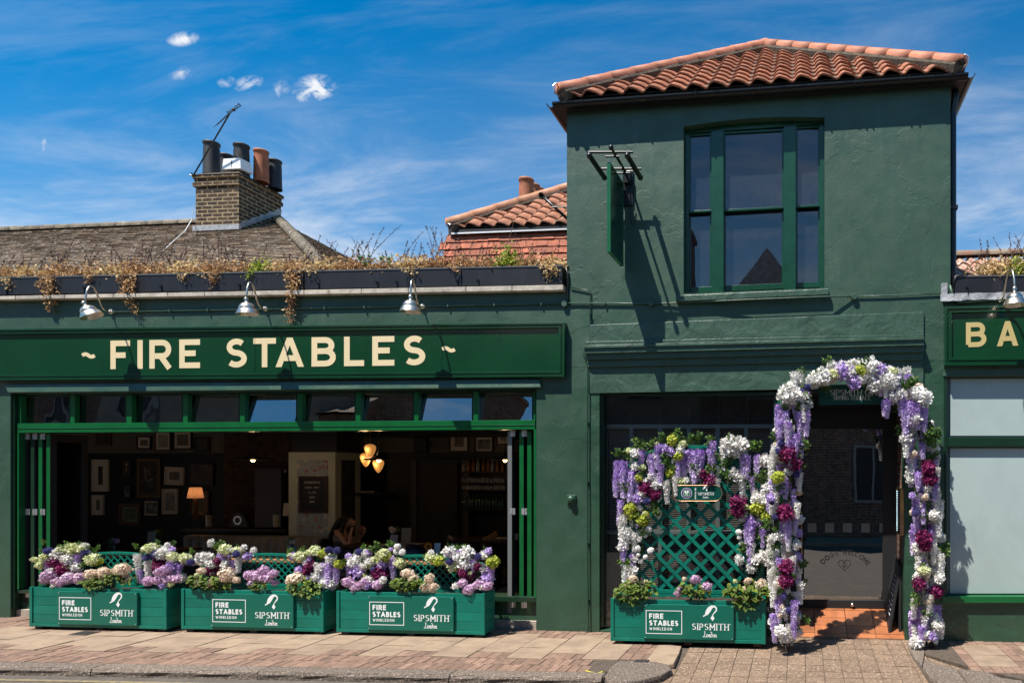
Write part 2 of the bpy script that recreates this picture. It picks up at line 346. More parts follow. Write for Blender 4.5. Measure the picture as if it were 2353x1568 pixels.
# ------------------------------------------------------------------ lettering drawn as strokes
def A_(*a, n=9): return arcp(*a, n=n)
GL = {
 'A': (1.0, [[(0,0),(.5,1)], [(.5,1),(1,0)], [(.2,.3),(.8,.3)]]), 'B': (.72, [[(.5,.53),(0,.53)], [(0,0),(0,1),(.5,1)]+A_(.58,.765,.34,.235,90,-90)+[(.5,.53)], [(.5,.53)]+A_(.6,.265,.4,.265,90,-90)+[(0,0)]]),
 'C': (.95, [A_(.5,.5,.5,.5,45,315,n=16)]), 'D': (.9, [[(0,0),(0,1),(.4,1)]+A_(.4,.5,.6,.5,90,-90,n=14)+[(.4,0),(0,0)]]),
 'E': (.66, [[(1,1),(0,1),(0,0),(1,0)], [(0,.52),(.9,.52)]]), 'F': (.64, [[(1,1),(0,1),(0,0)], [(0,.48),(.88,.48)]]),
 'G': (1.0, [A_(.5,.5,.5,.5,45,350,n=16)+[(1,.45),(.55,.45)]]), 'H': (.82, [[(0,0),(0,1)], [(1,0),(1,1)], [(0,.52),(1,.52)]]), 'I': (.12, [[(.5,0),(.5,1)]]),
 'K': (.8, [[(0,0),(0,1)], [(1,1),(0,.4)], [(.35,.6),(1,0)]]), 'L': (.6, [[(0,1),(0,0),(1,0)]]), 'M': (1.0, [[(0,0),(0,1)], [(0,1),(.5,.3)], [(.5,.3),(1,1)], [(1,1),(1,0)]]),
 'N': (.85, [[(0,0),(0,1)], [(0,1),(1,0)], [(1,0),(1,1)]]), 'O': (1.0, [A_(.5,.5,.5,.5,90,450,n=22)]), 'P': (.68, [[(0,0),(0,1),(.55,1)]+A_(.6,.72,.4,.28,90,-90)+[(.2,.44)]]),
 'R': (.76, [[(0,0),(0,1),(.52,1)]+A_(.6,.71,.36,.29,90,-90)+[(.16,.42)], [(.5,.42),(1,0)]]),
 'S': (.74, [A_(.52,.755,.44,.245,38,270,n=12)+A_(.5,.255,.48,.255,90,-142,n=12)[1:]]), 'T': (.84, [[(0,1),(1,1)], [(.5,1),(.5,0)]]),
 'U': (.8, [[(0,1),(0,.4)]+A_(.5,.4,.5,.4,180,360,n=12)+[(1,1)]]), 'W': (1.35, [[(0,1),(.25,0)], [(.25,0),(.5,.9)], [(.5,.9),(.75,0)], [(.75,0),(1,1)]]), 'Y': (.85, [[(0,1),(.5,.48),(1,1)], [(.5,.48),(.5,0)]]),
 '~': (.62, [[(i/12, .50+.085*sin(i/12*2*pi)) for i in range(13)]]), '-': (.4, [[(0,.45),(1,.45)]]),
 '1': (.2, [[(0,.8),(1,1),(1,0)]]), '2': (.6, [A_(.5,.72,.48,.28,170,-20)+[(0,0),(1,0)]]), '4': (.65, [[(.75,0),(.75,1),(0,.3),(1,.3)]]),
 'l': (.1, [[(.5,0),(.5,1)]]), 'o': (.5, [A_(.5,.3,.5,.3,90,450,n=14)]), 'n': (.45, [[(0,0),(0,.6)], [(0,.4)]+A_(.5,.38,.5,.22,160,0)+[(1,0)]]),
 'd': (.5, [A_(.5,.3,.5,.3,90,450,n=14), [(1,0),(1,1)]]), 'p': (.5, [A_(.5,.3,.5,.3,90,450,n=14), [(0,.6),(0,-.35)]]), 'm': (.75, [[(0,0),(0,.6)], [(0,.45),(.25,.6),(.5,.45),(.5,0)], [(.5,.45),(.75,.6),(1,.45),(1,0)]]),
}
def ribbon(mb, pts, t, fn, z, r=.5, thin=None):
    """a stroke of width t along pts in glyph space; fn maps glyph space and lift to the world"""
    closed = hypot(pts[0][0]-pts[-1][0], pts[0][1]-pts[-1][1]) < 1e-6 and len(pts) > 3
    p = pts[:-1] if closed else pts; n = len(p); L, R = [], []
    def nr(a, b):
        dx, dy = b[0]-a[0], b[1]-a[1]; l = hypot(dx, dy) or 1; return (-dy/l, dx/l)
    for i in range(n):
        if closed: n1 = nr(p[i-1], p[i]); n2 = nr(p[i], p[(i+1) % n])
        else:
            n1 = nr(p[i-1], p[i]) if i else nr(p[0], p[1]); n2 = nr(p[i], p[i+1]) if i < n-1 else n1
        mx, my = n1[0]+n2[0], n1[1]+n2[1]; d = mx*n1[0]+my*n1[1]
        if d < .55: k = .55
        else: k = d
        mx, my = mx/k, my/k
        h = t/2
        if thin: h *= thin(n2)
        L.append((p[i][0]+mx*h, p[i][1]+my*h)); R.append((p[i][0]-mx*h, p[i][1]-my*h))
    vs = [fn(x, y, z) for x, y in L]+[fn(x, y, z) for x, y in R]
    fs = []
    for i in range(n if closed else n-1):
        j = (i+1) % n; fs.append((n+i, n+j, j, i))
    mb.add(vs, fs, r)
def text(mb, s, fn, t=.16, gap=.2, space=.45, serif=False, lift=.0004, slant=0, fit=None, z0=0.0):
    """writes s with cap height 1 from (0,0) along +x; fit scales the whole line to that width. returns width"""
    x = 0; items = []
    for ch in s:
        if ch == ' ': x += space; continue
        w, st = GL[ch]; w = max(w, t) if ch not in 'I' else t
        items.append((x, w, st, ch)); x += w+gap
    tot = x-gap; k = (fit/tot) if fit else 1
    for x0, w, st, ch in items:
        for si, pl in enumerate(st):
            pts = [(x0+t/2+px*(w-t), t/2+py*(1-t)) for px, py in pl] if ch not in 'I' else [(x0+t/2, t/2+py*(1-t)) for px, py in pl]
            cl = hypot(pts[0][0]-pts[-1][0], pts[0][1]-pts[-1][1]) < 1e-6 and len(pts) > 3
            if not cl and ch != '~' and len(pts) >= 2:
                for e, f in ((0, 1), (-1, -2)):
                    dx, dy = pts[e][0]-pts[f][0], pts[e][1]-pts[f][1]; l = hypot(dx, dy) or 1
                    if abs(pl[e][1]) < 1e-6 or abs(pl[e][1]-1) < 1e-6 or ch in 'EFLTH':
                        if abs(dy/l) > .99 and abs(pl[e][1]) not in (0, 1) : continue
                        q = t/2 if (abs(pl[e][1]) < 1e-6 or abs(pl[e][1]-1) < 1e-6) or abs(dx/l) > .99 else 0
                        pts[e] = (pts[e][0]+dx/l*q, pts[e][1]+dy/l*q)
            P = [(px*k+py*slant, py) for px, py in pts]
            th = (lambda nn: 1.0 if abs(nn[0]) > .6 else .55) if serif else None
            ribbon(mb, P, t, fn, z0+lift*si, thin=th)
            if serif and not cl:
                for e in (0, -1):
                    if abs(pl[e][1]) < 1e-6 or abs(pl[e][1]-1) < 1e-6:
                        sx, sy = P[e]; sy = .03 if pl[e][1] < .5 else .97
                        ribbon(mb, [(sx-t*1.0, sy), (sx+t*1.0, sy)], .06, fn, z0+lift*(si+3))
    return tot*k
def plane_fn(o, ux, uz, nrm, h):
    """glyph space of cap height h on the plane through o"""
    o, ux, uz, nrm = Vector(o), Vector(ux), Vector(uz), Vector(nrm)
    return lambda x, y, z: o+ux*(x*h)+uz*(y*h)+nrm*z
def quad_fn(bl, br, tr, tl, y, wid):
    """glyph space (width wid, height 1) stretched over four picture points at depth y"""
    a, b, c, d = W(*bl, y), W(*br, y), W(*tr, y), W(*tl, y)
    def f(x, v, z):
        s = x/wid; p = (a*(1-s)+b*s)*(1-v)+(d*(1-s)+c*s)*v
        return Vector((p.x, p.y-z, p.z))
    return f
def swan(mb, fn, s=1.0, ox=0, oy=0):
    """the bird-and-drop emblem: a curling neck with a bill and a drop"""
    nk = [(-.52,.16),(-.38,.42),(-.22,.66),(-.02,.84),(.2,.86),(.36,.72),(.36,.52),(.22,.34),(.08,.18),(.03,.02)]
    wd = [.26,.38,.36,.24,.15,.13,.12,.10,.07,.03]
    Lp, Rp = [], []
    for i, (x, y) in enumerate(nk):
        a = nk[max(i-1,0)]; b = nk[min(i+1,len(nk)-1)]; dx, dy = b[0]-a[0], b[1]-a[1]; l = hypot(dx, dy)
        nx, ny = -dy/l*wd[i]/2, dx/l*wd[i]/2
        Lp.append((x+nx, y+ny)); Rp.append((x-nx, y-ny))
    n = len(nk); vs = [fn(ox+x*s, oy+y*s, 0) for x, y in Lp+Rp]
    mb.add(vs, [(n+i, n+i+1, i+1, i) for i in range(n-1)])
    mb.poly([fn(ox+x*s, oy+y*s, .0003) for x, y in ((-.42,.30),(-.82,.02),(-.78,-.06),(-.50,.08),(-.30,.30))])
    mb.poly([fn(ox+x*s, oy+y*s, .0006) for x, y in ((.03,.16),(-.06,-.02),(-.15,-.16),(.04,-.40),(.20,-.16),(.11,-.02))])
LONDON = [[(0,.95),(.06,1.05),(.16,1.02),(.14,.8),(.02,.15),(-.12,.0),(-.2,.1),(-.05,.14),(.2,0),(.42,.08)],
          arcp(.60,.28,.16,.26,90,450,12), [(.84,.0),(.92,.5)], [(.86,.2),(1.0,.5),(1.12,.45),(1.06,.05),(1.16,.0),(1.24,.1)],
          arcp(1.38,.28,.16,.26,90,450,12), [(1.52,.35),(1.5,.85),(1.36,1.0),(1.24,.9)], arcp(1.84,.28,.16,.26,90,450,12),
          [(2.08,.0),(2.16,.5)], [(2.10,.2),(2.24,.5),(2.36,.45),(2.30,.05),(2.4,.0),(2.5,.1)]]
def london(mb, fn, s, ox, oy, t=.09):
    for i, pl in enumerate(LONDON): ribbon(mb, [(ox+x*s, oy+y*s) for x, y in pl], t*s*1.2, fn, .0003*i)
def sipsmith(mb, fn, ox, oy, w):
    """emblem over the word over the script, centred on ox, the word's foot at oy; w is the word's width"""
    h = w/5.6
    f1 = lambda x, y, z: fn(ox-w/2+x*h, oy+y*h, z)
    text(mb, 'SIPSMITH', f1, t=.15, gap=.26, serif=True, fit=w/h)
    swan(mb, fn, s=h*1.75, ox=ox+.05*w, oy=oy+h*2.1)
    london(mb, fn, h*.78, ox-h*.95, oy-h*1.05)
    mb.poly([fn(ox+w/2+h*.2+cos(k)*h*.07, oy+h*.9+sin(k)*h*.07, 0) for k in (0, 1, 2, 3, 4, 5)])

# ------------------------------------------------------------------ ground
pav = mat('paving_flag', (.31, .222, .152), .9, var=.28, vscale=5, bump=.5, bscale=60, bdist=.004, rnd=.08, grime=((.19, .14, .10), 6, .6, .8), spots=((.12, .1, .08), 9, .72))
pavbrick = mat('paving_brick', (.25, .155, .11), .9, var=.35, vscale=14, bump=.9, bscale=90, bdist=.006, rnd=.22, grime=((.2, .15, .11), 7, .6, .8))
sett = mat('drive_sett', (.235, .158, .104), .9, var=.4, vscale=22, bump=1, bscale=80, bdist=.008, rnd=.14, grime=((.2, .14, .09), 6, .6, .8), spots=((.46, .34, .25), 55, .60))
joint = mat('joint_dirt', (.10, .075, .055), .95, var=.4, vscale=20, bump=.5, bscale=60)
asphalt = mat('road_asphalt', (.105, .088, .072), .9, var=.3, vscale=8, bump=.7, bscale=160, bdist=.006, spots=((.2, .17, .14), 180, .62))
kerbm = mat('granite_kerb', (.20, .155, .12), .85, var=.5, vscale=40, bump=1, bscale=45, bdist=.02, rnd=.12, spots=((.38, .32, .27), 60, .6))
concrete = mat('concrete', (.40, .34, .27), .9, var=.3, vscale=10, bump=.5, bscale=50)
yellow = mat('yellow_line', (.27, .205, .10), .8, var=.55, vscale=25, vcol=(.12, .10, .075))
RZ = -.075
m = MB(); m.quad((-300,-300,RZ),(300,-300,RZ),(300,300,RZ),(-300,300,RZ)); m.build('road', asphalt)['kind'] = 'structure'
kL, kR = G(0, 1530), G(1400, 1556); ks = (kR.y-kL.y)/(kR.x-kL.x)
ky = lambda x: kL.y+ks*(x-kL.x)                      # top front edge of the kerb
XB = G(1564, 1482).x                                 # the pavement ends at the dropped crossing
XR = G(2082, 1475).x
m = MB()
for off in (.13, .23):
    y = lambda x: ky(x)-off
    m.quad((-14, y(-14)-.025, RZ+.004), (G(930,1550).x, y(G(930,1550).x)-.025, RZ+.004), (G(930,1550).x, y(G(930,1550).x)+.025, RZ+.004), (-14, y(-14)+.025, RZ+.004))
m.build('road_marking', yellow)['kind'] = 'structure'
# pavement base and pieces
random.seed(5)
g0 = .28
m = MB(); m.vprism([(-16, ky(-16)+.02), (XB-.5, ky(XB-.5)+.02), (XB+.0, ky(XB)+.35), (XB, 1.0), (-16, 1.0)], RZ-.05, -.005)
m.build('pavement_bed', joint)['kind'] = 'structure'
fl, bk = MB(), MB()
def piece(mb, x0, x1, y0, y1, z=0, g=.004, jit=.002):
    r = random.random(); zz = z+random.uniform(-jit, jit); t = random.uniform(-.0015, .0015)
    a = [(x0+g, y0+g), (x1-g, y0+g), (x1-g, y1-g), (x0+g, y1-g)]
    mb.hexa([(p[0], p[1], z-.03) for p in a]+[(p[0], p[1], zz+t*(1 if k in (1, 2) else -1)) for k, p in enumerate(a)], r)
sw = .36; x = -15.0; col = 0
brx = .09
# brick courses along the kerb
for row in range(2):
    y_off = .15+row*.19; x = -15+(.045 if row else 0)
    while x < XB-.75:
        yy = ky(x); piece(bk, x, x+brx, yy+y_off, yy+y_off+.19, g=.003); x += brx
x = -15.0; i = 0
while x < XB-.62:
    yy = ky(x+.2)+.53; st = (i % 2)*.19
    y1 = yy
    if st:
        for k in range(4): piece(bk, x+k*brx, x+(k+1)*brx, y1, y1+.19, g=.003)
        y1 += .19
    for k in range(2): piece(fl, x, x+sw, y1, y1+.37, g=.0045, jit=.004); y1 += .37
    while y1 < .9:
        for k in range(4):
            piece(bk, x+k*brx, x+(k+1)*brx, y1, y1+.19, g=.003)
        y1 += .19
    x += sw; i += 1
# bricks up to the crossing
xs = x
while x < XB-.16:
    y1 = ky(x)+.55
    while y1 < .9:
        piece(bk, x, x+.1, y1, y1+.2, g=.003); y1 += .2
    x += .1
# right hand pavement
x = XR+.42; i = 0
while x < 12:
    y1 = ky(x)+.34; w = .36 if i % 3 == 1 else .1
    while y1 < .9:
        if w > .2 and .5 < (y1-ky(x)) < 1.25: piece(fl, x, x+w, y1, y1+.37, g=.004); y1 += .37
        else:
            for k in range(4 if w > .2 else 1): piece(bk, x+k*.09, x+(k+1)*(w/4 if w > .2 else w), y1, y1+.19, g=.003)
            y1 += .19
    x += w; i += 1
fl.build('pavement_flags', pav)['kind'] = 'structure'; bk.build('pavement_bricks', pavbrick)['kind'] = 'structure'
m = MB(); m.vprism([(XR+.1, .95), (XR+.12, ky(XR)+.9), (XR+.5, ky(XR)+.45), (XR+1, ky(XR)+.05), (13, ky(13)+.02), (13, 1)], RZ-.05, -.005)
m.build('pavement_bed', joint)['kind'] = 'structure'
# kerb stones
def kerbstone(x0, x1):
    mb = MB(); r = random.random(); n = 10
    prof = [(0, RZ-.05), (0.004, RZ+.02), (.0, -.028), (.012, -.008), (.035, .001), (.14, .002), (.145, -.02)]
    vs = []; k = len(prof)
    for i in range(n+1):
        x = x0+.005+(x1-x0-.01)*i/n
        for j, (dy, z) in enumerate(prof):
            w = random.uniform(-.006, .006) if 0 < j < 5 else 0
            vs.append((x, ky(x)+dy+w, z+random.uniform(-.003, .003)*(j in (2, 3, 4))))
    fs = [(i*k+j, (i+1)*k+j, (i+1)*k+j+1, i*k+j+1) for i in range(n) for j in range(k-1)]
    fs += [tuple(range(k)), tuple(n*k+j for j in range(k-1, -1, -1))]
    mb.add(vs, fs, r); return mb
kx = [-15+0.0, -12.9, -11.6, G(-250,1530).x, G(222,1530).x, G(615,1532).x, G(1038,1545).x, G(1385,1552).x]
kerb_root = empty('kerb', (kx[0], ky(kx[0]), 0)); kerb_root['kind'] = 'structure'
for a, b in zip(kx, kx[1:]): kerbstone(a, b).build('kerb_stone', kerbm, kerb_root, smooth=False)
x = XR+1.1
while x < 12: kerbstone(x, x+.9).build('kerb_stone', kerbm, kerb_root); x += .9
def gstone(pts, mat_, name='kerb_stone', z1=.003, top_in=.02):
    P = [G(*p) for p in pts]; c = sum((Vector((p.x, p.y, 0)) for p in P), Vector())/len(P)
    area = sum(P[i].x*P[(i+1) % len(P)].y-P[(i+1) % len(P)].x*P[i].y for i in range(len(P)))
    if area < 0: P = P[::-1]
    n = len(P); mb = MB(); vs = []
    for (k, z) in ((1.0, RZ-.04), (1.0, z1-.03), (.985, z1-.008), (.955, z1)):
        for p in P: q = c+(Vector((p.x, p.y, 0))-c)*k; vs.append((q.x, q.y, z))
    fs = [(a*n+i, a*n+(i+1) % n, (a+1)*n+(i+1) % n, (a+1)*n+i) for a in range(3) for i in range(n)]+[tuple(3*n+i for i in range(n))]
    mb.add(vs, fs, random.random()); return mb.build(name, mat_, kerb_root)
gstone([(1389,1551),(1400,1532),(1418,1518),(1455,1516),(1500,1519),(1540,1527),(1543,1537),(1520,1549),(1480,1560),(1438,1566),(1395,1567)], kerbm)
gstone([(1483,1516),(1512,1480),(1540,1480),(1566,1483),(1560,1500),(1548,1523),(1537,1525),(1510,1519)], pav, 'kerb_stone')
gstone([(2083,1474),(2110,1474),(2124,1490),(2122,1510),(2118,1530),(2098,1508),(2088,1490)], kerbm)
gstone([(2122,1512),(2150,1524),(2196,1534),(2215,1560),(2230,1580),(2180,1578),(2136,1556),(2118,1532)], kerbm)
gstone([(2198,1535),(2262,1541),(2300,1556),(2350,1563),(2350,1590),(2240,1588),(2218,1562)], kerbm)
# dropped crossing of setts, falling to the road
dz = lambda y: -.004-.066*min(1, max(0, (-y)/1.6))
m = MB(); m.vprism([(XB-.25, ky(XB)-.1), (XR+.4, ky(XR)-.1), (XR+.1, .05), (XB, .05)], RZ-.06, lambda p: dz(p[1])-.006)
m.build('crossing_bed', joint)['kind'] = 'structure'
m = MB(); x = XB-.25; i = 0
while x < XR+.32:
    y1 = ky(x)-.05; w = .165
    lim0 = XB-.02 if True else 0
    while y1 < 0.0:
        y2 = y1+.165
        # keep clear of the kerbs' curve
        okl = x > XB-.22*max(0, min(1, (-y1-.9)/.6))
        if okl:
            r = random.random(); g = .0035; j = random.uniform(-.002, .002)
            m.hexa([(x+g,y1+g,RZ-.05),(x+w-g,y1+g,RZ-.05),(x+w-g,y2-g,RZ-.05),(x+g,y2-g,RZ-.05),(x+g,y1+g,dz(y1)+j),(x+w-g,y1+g,dz(y1)+j),(x+w-g,y2-g,dz(y2)+j),(x+g,y2-g,dz(y2)+j)], r)
        y1 = y2
    x += w
m.build('crossing_setts', sett)['kind'] = 'structure'
# far side of the street, behind the camera
m = MB(); m.box(-40, 40, -9.4, -7.9, RZ-.05, 0); m.build('far_pavement', pav)['kind'] = 'structure'
# ------------------------------------------------------------------ the single-storey pub front
def lerp(a, b, t): return a+(b-a)*t
def lv(x, a, b, x0=0, x1=1290): return a+(b-a)*(x-x0)/(x1-x0)       # picture height of a level line at x
GZ = -.03
def wallpiece(mb, xa, xb, ya, yb, y0=0, y1=.28):
    """ya, yb: functions or numbers giving picture height of top and bottom at x; bottom None = down into the ground"""
    f = lambda q, x: q(x) if callable(q) else q
    if yb is None:
        a, b = W(xa, f(ya, xa), y0), W(xb, f(ya, xb), y0)
        q = [Vector((a.x, y0, GZ)), Vector((b.x, y0, GZ)), b, a]
        bk_ = [Vector((p.x, y1, p.z)) for p in q]
        mb.add(q+bk_, ((0,1,2,3),(7,6,5,4),(4,5,1,0),(5,6,2,1),(6,7,3,2),(7,4,0,3)))
    else: mb.slab((xa, f(ya, xa)), (xb, f(ya, xb)), (xb, f(yb, xb)), (xa, f(yb, xa)), y0, y1)
cop_t = lambda x: lv(x, 680, 654); cop_b = lambda x: lv(x, 688, 666)
op_t = lambda x: 903-(x-24)*.0105
pub = empty('pub_building', (W(600,1300).x, .1, 0))
tag(pub, 'single-storey green stucco pub front with a wide open folding window', 'building')
m = MB(); wallpiece(m, -420, 1302, lambda x: cop_b(x)-3, op_t); m.build('wall', wallgreen, pub)
midg = mat('green_stucco_mid', (.032, .082, .050), .45, var=.2, vscale=1.6, bump=.3, bscale=40, bdist=.005, bump2=.1, b2scale=3.0, rvar=.12, spec=.5, patch=.14)
m = MB(); wallpiece(m, 1232, 1352, op_t, None); m.build('pillar', midg, pub)
m = MB(); wallpiece(m, 1302, 1354, lambda x: 842.6, op_t); m.build('pillar', wallgreen, pub)
m = MB(); wallpiece(m, -420, 24, op_t, None); m.build('pillar', midg, pub)
# coping stones
m = MB(); xs = [-420,-300,-190,-75,35,148,260,385,470,580,698,830,938,1070,1176,1294]
for a, b in zip(xs, xs[1:]):
    m.slab((a+.8, cop_t(a)), (b-.8, cop_t(b)), (b-.8, cop_b(b)), (a+.8, cop_b(a)), -.075, .3, random.random())
m.build('coping', stone, pub, bevel=.004)
# chamfered canopy over the opening
m = MB(); a, b, c_, d = W(10,883,-.028), W(1238,870,-.028), W(1242,889,-.05), W(18,901,-.05)
bb = [Vector((p.x, 0.02, p.z)) for p in (a, b)]; u_ = [Vector((p.x, .06, p.z)) for p in (d, c_)]
m.add([a, b, c_, d, bb[0], bb[1], u_[0], u_[1]], ((3,2,1,0),(0,1,5,4),(6,7,2,3),(1,2,7,5),(4,6,3,0)))
m.build('canopy', midg, pub, bevel=.004)
# low wall under the opening and its sill, plinth
TY = .085
m = MB(); wallpiece(m, 24, 1232, lambda x: lv(x, 1362, 1382, 40, 1200), lambda x: lv(x, 1418, 1443, 40, 1228), .10, .26); m.build('low_wall', pillargreen, pub)
m = MB(); wallpiece(m, 24, 1232, lambda x: lv(x, 1354, 1370, 40, 1200), lambda x: lv(x, 1362, 1382, 40, 1200), .04, .27); m.build('window_sill', darkgreen, pub, bevel=.004)
m = MB(); m.box(W(24,1400,.06).x, W(1232,1400,.06).x, .06, .27, GZ, .085); m.build('plinth', concrete, pub, bevel=.006)
# transom light: bars, panes, beam
be_t = lambda x: lv(x, 972, 964, 42, 1228); be_b = lambda x: lv(x, 993.5, 985.5, 42, 1228); hd = lambda x: lv(x, 908, 898, 42, 1228)
fr = MB()
fr.slab((24,op_t(24)-6), (1232,op_t(1232)-6), (1232,hd(1232)), (24,hd(24)), TY-.005, .25)
fr.build('head_frame', darkgreen, pub)
m = MB(); m.slab((40,be_t(40)), (1229,be_t(1229)), (1229,be_b(1229)), (40,be_b(40)), .03, .2); 
m.slab((40,lerp(be_t(40),be_b(40),.52)), (1229,lerp(be_t(1229),be_b(1229),.52)), (1229,lerp(be_t(1229),be_b(1229),.56)), (40,lerp(be_t(40),be_b(40),.56)), .024, .03)
m.build('beam', framegreen, pub, bevel=.003)
bars = [(42,48),(161,171),(290,302),(420,431),(551,562),(683,694),(817,828),(951,961),(1087,1098),(1225,1230)]
for a, b in bars:
    m = MB(); m.slab((a,hd(a)), (b,hd(b)), (b,be_t(b)), (a,be_t(a)), .055, .115); m.build('mullion', framegreen, pub, bevel=.002)
m = MB(); m.box(W(24,950,.05).x, W(40,950,.05).x, .02, .25, .1, W(30,904,0).z); m.build('jamb', darkgreen, pub)
m = MB(); wallpiece(m, 40, 43, be_b, lambda x: 1352, .03, .2); m.build('jamb', framegreen, pub)
m = MB(); wallpiece(m, 1226, 1231.5, be_b, lambda x: 1372, .03, .25); m.build('jamb', framegreen, pub)
tglass = glassmat('transom_glass', (.35, .37, .38), base=.30, wavy=.0035, wscale=2.2, wy=.8)
tilts = [1.5, 1.0, 2, 6.5, 10.5, 6.0, 8.5, 10, 9]
for i in range(9):
    a, b = bars[i][1]+1, bars[i+1][0]-1
    tl, tr, br, bl = W(a,hd(a)+3,.12), W(b,hd(b)+3,.12), W(b,be_t(b)+1,.12), W(a,be_t(a)+1,.12)
    k = math.tan(radians(tilts[i]))*(tl.z-bl.z)
    tl.y += k*.5; tr.y += k*.5; bl.y -= k*.5; br.y -= k*.5
    m = MB(); m.quad(bl, br, tr, tl); m.build('transom_pane', tglass, pub)
    f_ = MB(); t_ = 2.2
    for (x0, x1, y0, y1) in ((a,a+t_*1.6,hd(a),be_t(a)), (b-t_,b,hd(b),be_t(b))):
        f_.slab((x0,y0), (x1,y0), (x1,y1), (x0,y1), .10, .14)
    f_.slab((a,hd(a)), (b,hd(b)), (b,hd(b)+3), (a,hd(a)+3), .10, .14)
    f_.build('sash_frame', darkgreen, pub)
# interior shell
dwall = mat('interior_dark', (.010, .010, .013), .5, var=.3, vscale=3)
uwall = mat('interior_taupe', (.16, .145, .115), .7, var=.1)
ifloor = mat('interior_floor', (.06, .035, .02), .45, var=.4, vscale=5)
x0, x1 = -17.5, W(1340,1000).x
zc = 2.72; IB = 5.2
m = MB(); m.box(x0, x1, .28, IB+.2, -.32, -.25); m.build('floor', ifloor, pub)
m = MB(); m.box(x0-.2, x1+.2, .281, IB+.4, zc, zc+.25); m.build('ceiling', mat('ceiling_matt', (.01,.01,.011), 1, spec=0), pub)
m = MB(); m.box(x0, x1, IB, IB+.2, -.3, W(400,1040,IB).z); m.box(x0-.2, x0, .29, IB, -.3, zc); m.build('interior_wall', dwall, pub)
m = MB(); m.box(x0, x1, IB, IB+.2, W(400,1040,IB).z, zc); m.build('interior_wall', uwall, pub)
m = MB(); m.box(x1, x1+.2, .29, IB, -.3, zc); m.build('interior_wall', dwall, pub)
m = MB(); m.box(x0-.2, x1+.2, .05, IB+.4, cop_z := W(600,690).z-.1, W(600,690).z-.04); m.build('flat_roof', mat('roof_felt', (.05,.05,.05), .9), pub)
# bifold leaves
def leaf(px, y0, dep, z0p, z1p, m1, name='folding_door_leaf'):
    o = W(px, 1100, y0); zb, zt = .16, W(px, z0p, y0).z-.01
    th = .048; x = o.x; f = MB()
    f.box(x-th, x, y0, y0+.07, zb, zt); f.box(x-th, x, y0+dep-.07, y0+dep, zb, zt)
    f.box(x-th+.001, x-.001, y0+.07, y0+dep-.07, zb, zb+.16); f.box(x-th+.001, x-.001, y0+.07, y0+dep-.07, zt-.09, zt)
    lo = f.build(name, blackm, pub, bevel=.002); f = MB(); f.box(x-th, x, y0-.006, y0-.0005, zb, zt); f.build('edge_strip', m1, lo)
    g = MB(); g.quad((x-.02,y0+.07,zb+.16), (x-.02,y0+dep-.07,zb+.16), (x-.02,y0+dep-.07,zt-.09), (x-.02,y0+.07,zt-.09)); g.build('pane', glassmat('leaf_glass_'+str(px), (.5,.52,.52), base=.05), lo)
    return lo, x, th, zb, zt
hinge = mat('hinge_zinc', (.72, .72, .74), .35, metal=.8, spots=((.03,.03,.03), 70, .62))
def hinges(lo, x, y0, zs, w=.062, h=.072):
    for z in zs:
        h_ = MB(); h_.box(x-w*.5, x-.003, y0-.008, y0-.001, z-h/2, z+h/2); h_.box(x+.003, x+w*.5, y0-.008, y0-.001, z-h/2, z+h/2)
        h_.tube([(x, y0-.009, z-h/2), (x, y0-.009, z+h/2)], .006, 6); h_.build('hinge', hinge, lo)
zt_ = W(80,1002,.1).z; zm_ = W(80,1175,.1).z
for px, mm in ((63,blackm),(80,darkgreen),(98,framegreen),(116,framegreen)):
    lo, x, th, zb, zt = leaf(px, .10, .42, 995, 1350, mm)
    if px < 116: hinges(lo, x+.008, .10, (zt_, zm_, .26))
for px, mm in ((1176,mat('grey_leaf', (.16,.17,.17), .3)),(1203,framegreen),(1221,framegreen)):
    lo, x, th, zb, zt = leaf(px, .10, .42, 988, 1370, mm)
    if px in (1176, 1203): hinges(lo, x+.008, .10, (W(1205,995,.1).z, W(1205,1174,.1).z, .26))
m = MB(); m.tube([W(28,1173,.06), W(45,1173,.06)], .006); m.sphere(W(28,1173,.05), .012); m.build('handle', brass, pub)

# fascia sign
def fascia_sign(name, outer, inner, y0=-.055, lab='', d=.05):
    sg = empty(name, (W(*outer[3]).x, y0, W(*outer[3]).z)); tag(sg, lab, 'sign')
    (tl, tr, br, bl), (itl, itr, ibr, ibl) = outer, inner
    m = MB(); m.slab(itl, itr, ibr, ibl, y0+.02, -.002); m.build('board', fascia, sg)
    f = MB()
    def ring(o, i, ya, yb):
        O = [W(*p, ya) for p in o]; I = [W(*p, ya) for p in i]
        for k in range(4):
            l = (k+1) % 4; a, b, c, e = O[k], O[l], I[l], I[k]
            B = [Vector((p.x, yb, p.z)) for p in (a, b, c, e)]
            f.add([a, b, c, e]+B, ((3,2,1,0),(0,1,5,4),(2,3,7,6)))
    mid = [tuple(lerp(o[k], i[k], .38) for k in (0, 1)) for o, i in zip(outer, inner)]
    mid2 = [tuple(lerp(o[k], i[k], .62) for k in (0, 1)) for o, i in zip(outer, inner)]
    ring(outer, mid, y0-.012, -.001); ring(mid, mid2, y0+.004, -.001); ring(mid2, inner, y0-.004, -.001)
    f.build('frame', fascia, sg, bevel=.0015)
    return sg
sg = fascia_sign('fascia_sign', [(-380,760),(1297,740),(1296,865),(-380,875)], [(-366,771),(1283,752),(1283,852),(-366,863)],
   lab='long green fascia board lettered in cream above the open window')
def bigA(mb, fn, xo, w):
    mb.poly([fn(xo, 0, .0004), fn(xo+.215, 0, .0004), fn(xo+w/2+.10, 1, .0004), fn(xo+w/2-.10, 1, .0004)])
    mb.poly([fn(xo+w-.215, 0, .0008), fn(xo+w, 0, .0008), fn(xo+w/2+.10, 1, .0008), fn(xo+w/2-.10, 1, .0008)])
